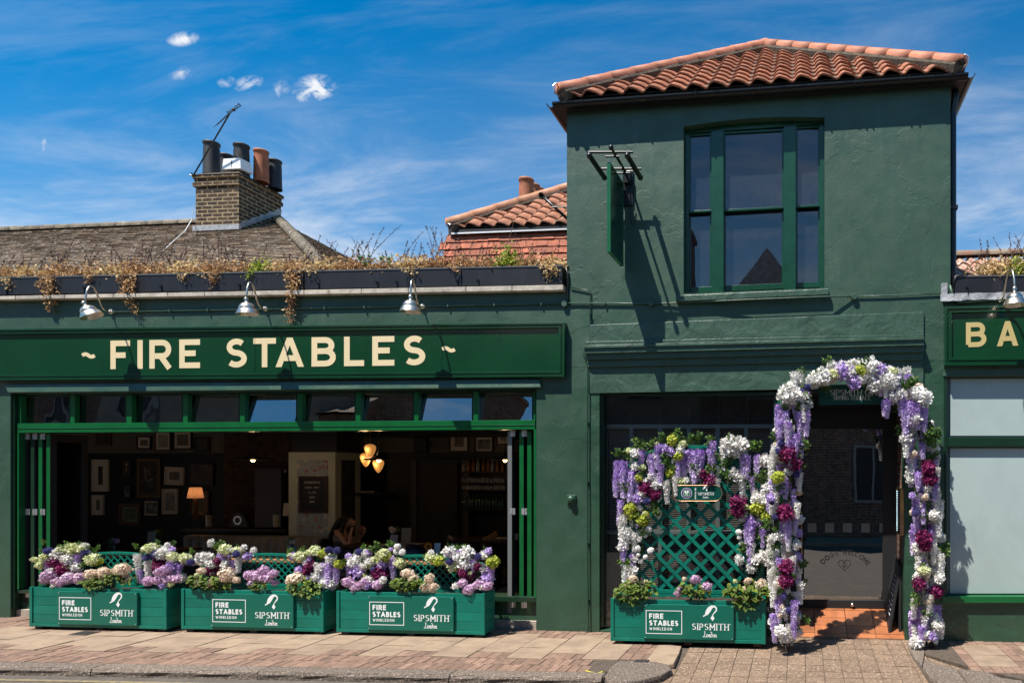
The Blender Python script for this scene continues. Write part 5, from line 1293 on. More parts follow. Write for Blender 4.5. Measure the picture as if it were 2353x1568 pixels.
def mk_ruffle(R=.06, n=110, fs=.026):
    mb = MB(); mb.sphere((0,0,0), R*.6, n=8, m=6, r=.8)  # darker core, shade between the florets put into the colour
    for i in range(n):
        d = (sph(i, n)+rv()*.25).normalized(); rr = R*random.uniform(.7, 1.1); floret(mb, d*rr, d+rv()*.9, fs*random.uniform(.7,1.2), random.random(), 2, .5, .5)
    return mb
def mk_strand(L=.30, R=.044, n=115, fs=.026, tint=True):
    mb = MB(); mb.tube([(0,0,0),(0,0,-L)], [R*.5,R*.1], 6, .8)
    for i in range(n):
        f = (i+.5)/n; rr = R*(1-.5*f)*(.75+.25*min(1, f*8))*random.uniform(.75,1.15); t = i*2.4+random.uniform(-.3,.3)
        d = Vector((cos(t), sin(t), 0)); p = d*rr+Vector((0,0,-L*f)); floret(mb, p, d+Vector((0,0,-.3))+rv()*.5, fs*(1-.35*f), (1-f)*.8+random.uniform(-.25,.25), 3, .35, .5)
    return mb
def mk_globe(R=.034):
    mb = MB(); mb.sphere((0,0,0), R*.8, n=12, m=8, r=.8)
    for i in range(130):
        d = sph(i, 130); a = d.cross(Vector((.3,.5,.8))).normalized(); c = d*R*.78; s = R*.12
        mb.add([c+a*s, c+d.cross(a)*s, c-a*s, c-d.cross(a)*s, d*R*1.1], ((0,1,4),(1,2,4),(2,3,4),(3,0,4)), random.random())
    return mb
def mk_pompom(R=.034):
    mb = MB(); mb.sphere((0,0,0), R*.8, n=10, m=8, r=.4)
    for i in range(70):
        d = sph(i, 70); floret(mb, d*R*.8, d, R*.42, random.random()*.6, 3, .5, .5)
    return mb
def mk_sprig(L=.13, n=13, lw=.013, ll=.045):
    mb = MB(); tip = Vector((0, -.03, L)); mb.tube([(0,0,0),(0,-.02,L*.6),tip], .0018, 4, .8)
    for k in range(3):
        a = random.uniform(-1.0, 1.0); b_ = Vector((sin(a)*L*.8, -.03, cos(a)*L*.8)); mb.tube([(0,0,0), b_], .0015, 3, .8)
        for i in range(n//2):
            c = b_*random.uniform(.35, 1); leafq(mb, c, Vector((random.gauss(0,1), random.gauss(-.3,.5), random.gauss(.4,.6))), rv(), ll*random.uniform(.7,1.1), lw, random.random())
    for i in range(n):
        f = .25+.75*i/n; c = tip*f; s = 1 if i % 2 else -1
        leafq(mb, c, Vector((s, random.gauss(-.2,.3), random.uniform(.1,.9))), Vector((0,-1,.3)), ll*random.uniform(.8,1.1), lw, random.random())
    return mb
def mk_leafbush(R=.12, n=34):
    mb = MB()
    for i in range(n):
        d = Vector((random.gauss(0,1), -abs(random.gauss(.4,.6)), random.gauss(0,.75))).normalized(); c = Vector((d.x*R*random.uniform(.2,1), d.y*R*.5, d.z*R*random.uniform(.2,.75)))
        D_ = (Vector((d.x*.8, -.5, random.uniform(-.8,.15)))).normalized(); s = D_.cross(Vector((0,-.6,.8))).normalized(); nn = s.cross(D_); L = random.uniform(.035,.062); w = L*.36
        if nn.y > 0: nn = -nn
        q = [c, c+D_*L*.35+s*w+nn*.004, c+D_*L*.72+s*w*.75, c+D_*L-nn*.012, c+D_*L*.72-s*w*.75, c+D_*L*.35-s*w+nn*.004, c+D_*L*.5-nn*.006]
        mb.add(q, ((0,1,6),(1,2,6),(2,3,6),(3,4,6),(4,5,6),(5,0,6)), random.random())
    return mb
random.seed(3)
PROTO = {}
def proto(key, maker, color, nvar=2, **kw):
    PROTO[key] = [maker(**kw).mesh(key, petalm[color]) for _ in range(nvar)]
proto('burgundy', mk_ruffle, 'burgundy', 2, n=150, fs=.022); proto('lime', mk_mop, 'lime', 2, n=60, fs=.03, jit=.16, cup=.5); proto('palelime', mk_mop, 'palelime', 2, n=55, fs=.032, jit=.18, cup=.5)
proto('mauve', mk_mop, 'mauve', 2); proto('cream', mk_mop, 'cream', 2); proto('white', mk_ruffle, 'white', 3, n=80, fs=.032); proto('lilacball', mk_ruffle, 'lilac', 2, n=80, fs=.03)
proto('lilac', mk_strand, 'lilac', 3); proto('whitestrand', mk_strand, 'white', 3); proto('globe', mk_globe, 'navy', 1); proto('pompom', mk_pompom, 'white', 1); proto('sprig', mk_sprig, 'green', 3); proto('bush', mk_leafbush, 'broadleaf', 3)
KIND = {'burgundy':('hydrangea',.07),'lime':('hydrangea',.07),'palelime':('hydrangea',.07),'mauve':('hydrangea',.07),'cream':('hydrangea',.07),'white':('carnation',.06),'lilacball':('carnation',.06),
        'lilac':('wisteria',.30),'whitestrand':('wisteria',.30),'globe':('thistle',.034),'pompom':('pompom_flower',.034),'sprig':('leaf_sprig',.13),'bush':('foliage',.12)}
def bloom(key, loc, size, parent, rx=0, rz=None, flip=False):
    me = random.choice(PROTO[key]); nm, base = KIND[key]; o = bpy.data.objects.new(nm, me); COL.objects.link(o)
    s = size/base; o.parent = parent; o.location = Vector(loc)-wloc(parent)
    if key in ('lilac','whitestrand'): o.rotation_euler = (random.uniform(-.06,.06), random.uniform(-.10,.10), random.uniform(0, 6)); o.scale = (s**.5*.92, s**.5*.92, s)
    elif key == 'sprig': o.rotation_euler = (rx, random.uniform(-1.2,1.2) if rz is None else rz, 0); o.scale = (s,)*3
    elif key == 'bush': o.rotation_euler = (0, random.uniform(-.3,.3), 0); o.scale = (s,)*3
    else: o.rotation_euler = (random.uniform(-.5,.5), random.uniform(-.5,.5), random.uniform(0, 6)); o.scale = (s*random.uniform(.85,1.12), s*random.uniform(.85,1.12), s*random.uniform(.85,1.08))
    return o

# ------------------------------------------------------------------ planter boxes
lw = mat('plaque_white', (.86,.88,.86), .5); soil = mat('potting_soil', (.06,.035,.022), .95, var=.5, vscale=30, bump=1, bscale=60, bdist=.02)
def planter(Wd, D, H, tall):
    t = empty('planter_box', (0,0,0)); f = .035
    m = MB(); n = 4; bh = (H-f-.035)/n
    for i in range(n):
        z0 = f+.035+i*bh
        m.box(-Wd/2+.03, Wd/2-.03, -D/2+.006, -D/2+.03, z0+.0014, z0+bh-.0014, random.random())
    m.box(-Wd/2+.03, Wd/2-.03, -D/2-.004, -D/2+.03, f, f+.034, .5)
    m.build('front_boards', teal, t, bevel=.0025)
    for s in (-1, 1):
        m = MB()
        for i in range(n):
            z0 = f+.035+i*bh; m.box(s*(Wd/2-.004)-(.018 if s > 0 else 0), s*(Wd/2-.004)+(.018 if s < 0 else 0), -D/2+.03, D/2-.03, z0+.0012, z0+bh-.0012, random.random())
        m.box(s*(Wd/2-.004)-(.018 if s > 0 else 0), s*(Wd/2-.004)+(.018 if s < 0 else 0), -D/2+.03, D/2-.03, f, f+.034)
        m.build('side_boards', teal, t, bevel=.002)
        for q in (-1, 1):
            m = MB(); x = s*(Wd/2-.015); m.box(x-.017, x+.017, q*(D/2-.014)-.018, q*(D/2-.014)+.018, f-.004, H+.006); m.build('corner_post', teal, t, bevel=.003)
    m = MB(); m.box(-Wd/2+.03, Wd/2-.03, D/2-.03, D/2-.008, f, H-.002); m.build('back_board', teal, t)
    m = MB(); nx, ny = 40, 10; vs = []
    for j in range(ny+1):
        for i in range(nx+1): vs.append((-Wd/2+.025+(Wd-.05)*i/nx, -D/2+.03+(D-.06)*j/ny, H-.035+random.uniform(-.006,.016)))
    m.add(vs, [(j*(nx+1)+i, j*(nx+1)+i+1, (j+1)*(nx+1)+i+1, (j+1)*(nx+1)+i) for j in range(ny) for i in range(nx)]); m.build('soil', soil, t)
    for x in (-Wd/2+.08, 0, Wd/2-.08):
        m = MB(); m.box(x-.04, x+.04, -D/2+.02, D/2-.02, 0, f-.005); m.build('foot', blackm if not tall else mat('timber_foot', (.05,.03,.02), .8), t)
    # plaque
    u = .00122*(Wd/1.52); px0 = -.425*(Wd/1.52); pz0 = f+.032; pw, ph = 722*u, 276*u; yp = -D/2-.020
    m = MB(); m.box(px0, px0+pw, yp, -D/2+.004, pz0, pz0+ph); pl = m.build('plaque', mat('plaque_teal', (.001,.125,.085), .38, var=.08, vscale=5), t, bevel=.004)
    m = MB()
    for a in (12, 710):
        for b in (12, 264): m.sphere((px0+a*u, yp-.002, pz0+b*u), .0035, n=6, m=4)
    m.build('screws', lw, pl)
    fn = lambda x, y, z: Vector((px0+x*u, yp-.0012-z, pz0+ph-y*u))      # plaque units, y down
    m = MB(); fr_ = [(18,50),(306,50),(306,232),(18,232),(18,50)]; ribbon(m, fr_, 5.5, fn, 0)
    for s_, x, y, hgt, wid, tt_ in (('FIRE',43,114,42,114,.24),('STABLES',43,169,42,235,.24),('WIMBLEDON',45,206,23,182,.17)):
        g_ = lambda a, b, z, x=x, y=y, hgt=hgt: fn(x+a*hgt, y-b*hgt, z)
        text(m, s_, g_, t=tt_, gap=.20 if s_ != 'WIMBLEDON' else .42, fit=wid/hgt)
    g2 = lambda a, b, z: fn(a, -b, z)
    sipsmith(m, g2, 536, -197, 293)
    m.build('lettering', lw, pl)
    # trellis on the back edge
    y = D/2-.01; x0, x1 = -Wd/2+.03, Wd/2-.03
    zs, zc_ = (H+.27, H+.375) if not tall else (H+1.17, H+1.56)
    topz = lambda x: zs+(zc_-zs)*(1-(x/(x1))**2) if not tall else zs+(zc_-zs)*sqrt(max(0, 1-(abs(x)/x1)**2.6))
    m = MB(); N_ = 20; fw = .028 if not tall else .04
    for i in range(N_):
        a, b = x0+(x1-x0)*i/N_, x0+(x1-x0)*(i+1)/N_
        m.hexa([(a,y-.012,topz(a)-fw),(b,y-.012,topz(b)-fw),(b,y+.012,topz(b)-fw),(a,y+.012,topz(a)-fw),(a,y-.012,topz(a)),(b,y-.012,topz(b)),(b,y+.012,topz(b)),(a,y+.012,topz(a))])
    m.box(x0-.002, x0+fw, y-.011, y+.011, H-.05, topz(x0)-.001); m.box(x1-fw, x1+.002, y-.011, y+.011, H-.05, topz(x1)-.001); m.box(x0, x1, y-.010, y+.010, H+.004, H+.004+fw)
    fr2 = m.build('trellis_frame', teal, t, bevel=.002)
    sp, sl = (.082, .014) if not tall else (.180, .037)
    for sgn, yy in ((-1, y-.006), (1, y+.004)):
        m = MB(); zb_ = H+.03; k = -60
        while k < 60:
            # line z = zb + sgn*(x - k*sp)
            c = k*sp; pts = []
            for i in range(241):
                x = x0+(x1-x0)*i/240; z = zb_+sgn*(x-c)
                if zb_ <= z <= topz(x)-fw*.6: pts.append((x, z))
            if len(pts) > 3:
                (xa, za), (xb, zb2) = pts[0], pts[-1]; d = Vector((xb-xa, 0, zb2-za)).normalized(); nn = Vector((-d.z, 0, d.x))*sl/2; th_ = .005 if not tall else .006
                A, B = Vector((xa, yy, za)), Vector((xb, yy, zb2)); o_ = Vector((0, th_/2, 0))
                m.hexa([A-nn-o_, B-nn-o_, B-nn+o_, A-nn+o_, A+nn-o_, B+nn-o_, B+nn+o_, A+nn+o_], random.random())
            k += 1
        m.build('lattice', teal, t, bevel=.001)
    return t
random.seed(8)
def ground_place(t, pl, pr, D):
    a, b = G(*pl, .035), G(*pr, .035); ang = atan2(b.y-a.y, b.x-a.x); c = (a+b)/2; n = Vector((-sin(ang), cos(ang), 0))
    c = c+n*D/2; t.location = (c.x, c.y, 0); t.rotation_euler = (0, 0, ang); return a, b
D_ = .23
WP = sum((G(*b, .035)-G(*a, .035)).length for a, b in (((64,1437),(387,1444)),((417,1443),(743,1450)),((778,1450),(1108,1457))))/3; print('WP', WP)
p1 = planter(WP, D_, .462, False)
p2 = copy_tree(p1); p3 = copy_tree(p1)
for p_, lab in ((p1,'leftmost long teal planter box with a low arched trellis, by the folding doors'),(p2,'middle of the three long teal planter boxes under the open window'),(p3,'long teal planter box under the window nearest the wall pillar')):
    tag(p_, lab, 'planter', 'teal planter boxes on the pavement')
p4 = planter(1.56, .34, .455, True); tag(p4, 'teal planter box with a tall lattice trellis in front of the shop window', 'planter', 'teal planter boxes on the pavement')
FR = []
for p_, a, b, d_ in ((p1,(64,1437),(387,1444),D_),(p2,(417,1443),(743,1450),D_),(p3,(778,1450),(1108,1457),D_),(p4,(1399,1470),(1762,1478),.34)):
    FR.append(ground_place(p_, a, b, d_))
def yf(i, px):
    a, b = FR[i]; x = W(px, 1350, (a.y+b.y)/2).x; return a.y+(b.y-a.y)*(x-a.x)/(b.x-a.x)
PXM = 1/218
def zA(l): return [(k, x*.2599, 1154.4+y*.2599, r*.2599*PXM) for k, x, y, r in l]
def zB(l): return [(k, 577+x*.2599, 1154.4+y*.2599, r*.2599*PXM) for k, x, y, r in l]
def zC(l): return [(k, 1344.5+x*.2512, 1005+y*.2512, r*.2512*PXM) for k, x, y, r in l]
def garland(i, lst, lab, cat='flowers', name='flower_garland', grp='artificial flower garlands on the planters', front=(), dback=None, fill=.6):
    dB = (.17 if i < 3 else .315) if dback is None else dback
    cx_ = sum(q[1] for q in lst)/len(lst); y0 = yf(i, cx_)+dB
    t = empty(name, Vector((W(cx_,1345,y0).x, y0, W(cx_,1345,y0).z))); tag(t, lab, cat, grp)
    for k, x, y, r in lst:
        yy = yf(i, x)+(dB-.03 if k not in ('mauve','cream','bush') else .05)-random.uniform(0,.03)
        if k == 'globe': yy -= .04
        p = W(x, y, yy); bloom(k, p, r*{'mauve':.86,'palelime':.80,'lime':.82,'white':.88,'lilacball':.88,'cream':.9}.get(k, 1.0), t)
        if fill and k in ('white','palelime','mauve','burgundy','lilacball','lime') and random.random() < .75:
            q = W(x+random.uniform(-16,16), y+random.uniform(-14,14), yy-.005); bloom(random.choice(('white','white','lilacball','palelime')), q, random.uniform(.022,.034), t)
        if k not in ('sprig','bush') and random.random() < fill:
            q = W(x+random.uniform(-14,14), y+random.uniform(-10,10), yf(i, x)+dB); bloom('sprig', q, random.uniform(.07,.11), t)
    return t
random.seed(21)
garland(0, zA([('globe',425,425,38),('globe',755,440,36),('white',520,450,62),('white',610,500,52),('palelime',820,500,62),('palelime',650,405,58),('palelime',740,400,46),('palelime',560,410,40),('lime',860,520,40),('palelime',400,480,44),('palelime',360,545,42),('burgundy',500,525,62),('burgundy',580,575,74),('burgundy',530,595,50),('lilac',415,480,130),('lilac',450,500,110),('lilac',690,455,160),('white',680,560,40),('mauve',430,645,62),('mauve',490,690,42),('mauve',540,710,42),('mauve',610,665,58),('mauve',710,665,58),('mauve',400,680,45),('white',640,605,46),('sprig',740,580,60),('sprig',600,400,70),('sprig',500,400,60),('sprig',850,400,60),('sprig',720,610,70),('whitestrand',660,470,120)]),
  'flower garland at the left end of the leftmost planter, two blue thistles on top')
garland(0, zA([('globe',1300,480,38),('globe',1375,455,35),('globe',1685,525,33),('palelime',1330,400,58),('palelime',1530,480,55),('palelime',1640,490,50),('white',1430,450,50),('white',1470,425,46),('whitestrand',1215,450,190),('whitestrand',1310,510,170),('lilacball',1520,410,24),('burgundy',1400,505,46),('burgundy',1410,560,52),('lilac',1240,590,130),('lilacball',1530,560,56),('lilac',1585,540,130),('mauve',1440,605,58),('mauve',1310,690,50),('mauve',1400,685,55),('mauve',1480,670,50),('mauve',1560,670,42),('white',1600,660,42),('sprig',1220,420,70),('sprig',1400,380,60),('sprig',1600,470,60),('whitestrand',1230,640,70)]),
  'flower garland at the right end of the leftmost planter, one thistle sticking out')
garland(0, zA([('cream',815,630,56),('cream',920,610,50),('cream',1085,590,66),('cream',1040,600,44),('cream',1110,670,46),('cream',925,640,38),('bush',840,690,110),('bush',950,680,110),('bush',1040,660,100),('bush',1120,680,70)]), 'cream hydrangea with broad leaves in the middle of the leftmost planter', 'plant', 'hydrangea_plant', 'potted hydrangeas in the planters', dback=.06, fill=0)
garland(1, zA([('white',1820,500,66),('white',1780,480,40),('palelime',1990,415,58),('palelime',2100,430,48),('globe',2085,450,35),('burgundy',1880,595,58),('burgundy',1940,515,46),('lilac',2060,500,150),('lilacball',1970,470,40),('whitestrand',2110,480,140),('white',1880,540,46),('white',1870,365,26),('sprig',1910,430,90),('sprig',1880,400,60),('lilacball',2185,470,34),('white',2000,540,46),('lilac',2010,520,80)]),
  'flower garland at the left end of the middle planter, one white bud on top')
garland(1, zA([('cream',1780,600,40),('cream',1862,712,42),('cream',2005,640,76),('cream',2090,680,32),('cream',1750,705,30),('bush',1780,680,110),('bush',1880,690,110),('bush',1990,710,110),('palelime',1745,640,26)]), 'cream hydrangea with one very large head at the left of the middle planter', 'plant', 'hydrangea_plant', 'potted hydrangeas in the planters', dback=.06, fill=0)
garland(1, zB([('mauve',50,650,66),('mauve',115,600,52),('mauve',140,660,58),('mauve',200,625,42),('mauve',20,705,52),('mauve',210,705,36),('mauve',-10,640,50),('bush',100,720,80),('bush',40,730,60)]), 'pink mauve hydrangea in the middle of the middle planter', 'plant', 'hydrangea_plant', 'potted hydrangeas in the planters', dback=.06, fill=0)
garland(1, zB([('palelime',450,465,55),('palelime',560,420,50),('lime',650,440,46),('lime',780,540,46),('white',500,525,42),('white',700,500,44),('pompom',730,490,26),('globe',685,415,35),('globe',755,420,35),('burgundy',530,555,56),('burgundy',500,605,50),('lilacball',430,590,38),('lilac',690,530,190),('lilac',650,530,150),('lilac',520,470,110),('white',580,650,50),('white',650,705,50),('white',720,710,46),('white',610,580,40),('sprig',500,430,70),('lilacball',370,470,34),('palelime',345,460,22),('lilac',750,560,160)]),
  'flower garland at the right end of the middle planter with twin blue thistles')
garland(1, zB([('cream',390,665,62),('cream',350,690,40),('cream',470,785,50),('bush',470,690,110),('bush',520,760,120),('bush',420,750,100),('bush',560,730,70)]), 'white hydrangea hanging low over the right end of the middle planter', 'plant', 'hydrangea_plant', 'potted hydrangeas in the planters', dback=.06, fill=0)
garland(2, zB([('globe',953,432,35),('globe',1080,590,25),('white',920,520,60),('white',1010,450,46),('pompom',1293,385,27),('pompom',1335,435,31),('pompom',1285,430,26),('white',1060,520,46),('palelime',1170,450,52),('lime',1205,480,46),('palelime',1320,530,55),('lilac',860,550,110),('lilacball',950,600,66),('lilacball',1165,540,50),('lilac',1245,510,170),('burgundy',1140,615,74),('white',1040,680,46),('mauve',860,700,54),('mauve',930,745,52),('mauve',1000,715,50),('mauve',1120,720,56),('white',990,560,44),('sprig',1090,440,70),('sprig',1050,560,80),('lilacball',1235,410,18),('lime',1000,640,26),('palelime',1090,500,34)]),
  'flower garland at the left end of the third planter with white pompoms standing above')
garland(2, zB([('cream',1380,620,50),('cream',1430,672,46),('cream',1575,668,50),('cream',1540,740,50),('cream',1610,745,44),('palelime',1300,745,24),('bush',1330,720,90),('bush',1410,700,110),('bush',1480,700,100)]), 'cream hydrangea in the middle of the third planter', 'plant', 'hydrangea_plant', 'potted hydrangeas in the planters', dback=.06, fill=0)
garland(2, zB([('white',1750,430,56),('white',1820,480,54),('white',1905,440,60),('white',2060,460,46),('white',1900,540,60),('pompom',1925,410,22),('palelime',1590,480,50),('lime',1655,510,52),('palelime',1790,560,54),('lime',2135,520,62),('globe',2005,475,33),('globe',1755,520,33),('burgundy',1880,610,60),('burgundy',1940,640,44),('burgundy',2000,565,36),('lilac',2120,560,150),('lilac',2070,600,120),('lilacball',2090,650,50),('mauve',1865,710,52),('mauve',1930,765,58),('mauve',2010,720,50),('mauve',2090,735,50),('sprig',1960,620,80),('sprig',1860,420,70),('lilac',1960,500,110),('white',2070,580,44)]),
  'mostly white flower garland at the right end of the third planter')
# tall trellis
random.seed(33)
T = [('lilac',290,215,240),('lilac',345,215,330),('lilac',285,330,210),('lilac',430,300,280),('lilac',470,330,220),('lilac',515,110,200),('lilac',600,150,230),('lilac',665,60,220),('lilac',690,240,190),('lilac',850,200,160),('lilac',910,110,260),('lilac',1000,110,300),('lilac',1055,110,280),('lilac',960,150,200),('lilac',1150,40,330),('lilac',1480,160,210),('lilac',1440,160,190),('lilac',1570,160,190),('lilac',1520,350,160),('lilac',330,570,220),('lilac',345,960,220),('lilac',430,1060,150),('lilac',1520,720,350),('lilac',1620,830,170),('lilac',1480,780,180),('lilacball',470,560,50),('lilacball',780,130,45),('lilacball',720,100,45),('lilacball',1590,780,36),
 ('whitestrand',825,330,200),('whitestrand',735,390,210),('whitestrand',1200,370,190),('whitestrand',1260,80,210),('whitestrand',1430,330,230),('whitestrand',345,700,280),('whitestrand',450,870,170),('whitestrand',370,1160,180),('whitestrand',410,1170,150),('whitestrand',330,760,260),('whitestrand',1550,480,160),('whitestrand',385,820,200),('whitestrand',1530,960,130),
 ('burgundy',560,450,72),('burgundy',640,520,60),('burgundy',1075,330,45),('burgundy',1140,390,66),('burgundy',1405,590,76),('burgundy',1400,665,70),
 ('lime',800,25,58),('lime',780,320,50),('lime',410,650,66),('lime',430,700,50),('lime',530,760,60),('lime',560,700,36),('lime',1570,640,66),('lime',1650,720,56),('lime',490,370,42),('palelime',870,400,50),('lime',850,170,50),('palelime',890,60,40),
 ('white',460,140,50),('white',1330,60,84),('white',1420,70,70),('white',1380,130,60),('white',1290,150,50),('white',640,430,50),('white',1360,340,56),('white',1640,210,66),('white',430,910,50),('white',1580,560,60),('white',1640,1080,60),('white',1410,1115,45),('white',1560,1110,50),('white',1520,1190,52),('white',460,260,40),('white',870,110,40),('white',1650,560,60),('white',440,1210,44),('white',450,1100,36),('white',610,350,40),('white',1680,1140,50),('white',370,880,50),('white',330,1000,40),('white',1660,460,50),('white',640,170,40),
 ('pompom',495,640,30),('pompom',565,710,32),('pompom',580,835,33),('pompom',550,895,18),('pompom',480,1010,30),('pompom',598,1030,32),('pompom',485,1070,20),('pompom',550,1090,22),('pompom',1435,740,30),('pompom',1405,860,28),('pompom',1410,910,24),('pompom',1425,960,25),('pompom',605,525,20),
 ('globe',560,580,35),('globe',1700,585,33),('globe',1735,725,30)]
T += [('sprig',x,y,random.uniform(80,120)) for x, y in ((340,190),(310,200),(520,90),(580,100),(480,110),(950,80),(1030,60),(1060,70),(1210,300),(1500,120),(1470,120),(1610,140),(1250,380),(700,720),(690,650),(1600,400),(1640,440),(1590,900),(1580,1190),(520,910),(340,1200),(720,60),(1180,60),(900,40),(1270,60),(1350,420),(1370,440),(620,260),(740,260),(1220,340),(1000,330),(560,340),(390,520),(450,780),(500,850),(430,1020),(1560,760),(1660,850),(1600,960),(1480,1050),(1300,290),(1340,250),(1400,250),(1250,260),(1180,200),(800,220),(720,300),(1480,420),(1560,450),(1690,300))]
garland(3, zC(T), 'large wisteria garland framing the tall trellis planter', fill=.3)
for lst, lab in (([('cream',440,1290,40),('cream',390,1340,36),('cream',470,1385,26),('cream',560,1320,24),('palelime',430,1420,22),('bush',380,1400,120),('bush',470,1380,130),('bush',560,1390,110),('bush',430,1470,80),('bush',540,1340,90)], 'hydrangea with small faded cream heads at the left of the trellis planter'),
                 ([('mauve',1010,1295,52),('mauve',1110,1365,50),('mauve',850,1420,44),('mauve',870,1380,34),('mauve',1020,1420,34),('cream',905,1290,26),('bush',960,1370,110),('bush',1020,1390,110),('bush',1090,1420,80)], 'mauve hydrangea in the middle of the trellis planter'),
                 ([('cream',1600,1345,56),('cream',1385,1470,44),('cream',1465,1380,34),('cream',1490,1310,40),('palelime',1370,1310,22),('white',1370,1420,24),('bush',1380,1370,130),('bush',1500,1390,140),('bush',1600,1400,130),('bush',1450,1490,110),('bush',1330,1390,80),('bush',1620,1370,80),('bush',1560,1340,80)], 'white hydrangea with large green leaves at the right of the trellis planter')):
    garland(3, zC(lst), lab, 'plant', 'hydrangea_plant', 'potted hydrangeas in the planters', dback=.06, fill=0)
# oval sponsor board on the trellis
y_ = yf(3, 1580)+.24; os_ = empty('oval_sign', W(1602,1150,y_)); tag(os_, 'oval teal board with a round tennis crest hanging on the tall trellis', 'sign')
m = MB(); x0_, x1_, ya_, yb_ = 1546, 1659, 1114, 1150; R0 = 18
pts = []
for cx__, cy__, a0 in ((x1_-R0,yb_-R0,-90),(x1_-R0,ya_+R0,0),(x0_+R0,ya_+R0,90),(x0_+R0,yb_-R0,180)):
    for k in range(7):
        a = radians(a0+15*k); p = W(cx__+R0*cos(a), cy__-R0*sin(a), y_); pts.append((p.x, p.z))
m.prism(pts, y_, y_+.012); m.build('board', mat('oval_teal', (.003,.06,.045), .3), os_)
m = MB(); m.tube([(p[0], y_-.002, p[1]) for p in pts]+[(pts[0][0], y_-.002, pts[0][1])], .0025, 5); m.build('edge', mat('copper_edge', (.4,.2,.1), .4, metal=.6), os_)
of = lambda x, y, z: W(x, y, y_)-Vector((0, .0015+z, 0))
def disc(mb, cx__, cy__, r, z, n=24): mb.poly([of(cx__+r*cos(-2*pi*k/n), cy__+r*sin(-2*pi*k/n), z) for k in range(n)])
cr = empty('x'); bpy.data.objects.remove(cr)
m = MB(); disc(m, 1577, 1132, 12.4, 0); c1 = m.build('crest', lw, os_)
m = MB(); disc(m, 1577, 1132, 11.6, .0005); m.build('crest_ring', mat('crest_purple', (.07,.03,.16), .4), c1)
m = MB(); disc(m, 1577, 1132, 8.2, .001); m.build('crest_band', lw, c1)
m = MB(); disc(m, 1577, 1132, 7.6, .0015); m.build('crest_centre', mat('crest_green', (.01,.16,.04), .4), c1)
m = MB()
for s in (-1, 1):
    m.poly([of(1577+s*2.6+2.3*cos(-k*.6), 1129.3+2.9*sin(-k*.6), .002+.0002*s) for k in range(10)]); ribbon(m, [(1577+s*1.2,1132), (1577-s*3.6,1137)], 1.0, of, .0026+.0003*s)
disc(m, 1577, 1137.5, .8, .002, 8); m.build('crossed_rackets', lw, c1)
m = MB()
g_ = lambda x, y, z: of(1599-y*3.2, 1146-x*3.2, z); text(m, 'OFFICIAL GIN', g_, t=.22, gap=.2, fit=26/3.2)
g_ = lambda x, y, z: of(x, -y, z); sipsmith(m, g_, 1621, -1136.5, 36); m.build('lettering', lw, os_)

# ------------------------------------------------------------------ flower arch over the door
random.seed(17)
ya = lambda px: -.53+(px-1830)/305*.22
AP_ = [(1808,1478),(1806,1400),(1803,1300),(1802,1180),(1804,1080),(1808,1000),(1822,926),(1860,880),(1918,855),(1990,850),(2050,870),(2094,908),(2110,990),(2124,1090),(2130,1200),(2133,1300),(2130,1400),(2128,1478)]
arch_o = empty('flower_arch', W(1970,1480,-.42)); tag(arch_o, 'tall arch of white, lilac and burgundy artificial flowers around the doorway', 'flower arch')
iron = mat('rusty_iron', (.05,.035,.028), .7, var=.5, vscale=30)
m = MB(); pts = [W(x, y, ya(x)+.05) for x, y in AP_]; pts[0].z = .02; pts[-1].z = .02; m.tube(pts, .012, 8); m.build('hoop', iron, arch_o)
for a, b in (((1813,1400),(1811,1491)),((2128,1400),(2141,1486))):
    m = MB(); g0_ = G(*b, .0); m.tube([W(a[0],a[1],ya(a[0])-.04), Vector((g0_.x, g0_.y, .0))], .008, 6); m.box(g0_.x-.018, g0_.x+.018, g0_.y-.02, g0_.y+.05, -.0, .045); m.build('stake', iron, arch_o)
def along(t):
    L = [0]; 
    for a, b in zip(AP_, AP_[1:]): L.append(L[-1]+hypot(b[0]-a[0], b[1]-a[1]))
    d = t*L[-1]
    for i in range(len(L)-1):
        if d <= L[i+1]:
            f = (d-L[i])/(L[i+1]-L[i]); a, b = AP_[i], AP_[i+1]; return a[0]+(b[0]-a[0])*f, a[1]+(b[1]-a[1])*f, (b[0]-a[0])/(L[i+1]-L[i]), (b[1]-a[1])/(L[i+1]-L[i])
    return AP_[-1][0], AP_[-1][1], 0, 1
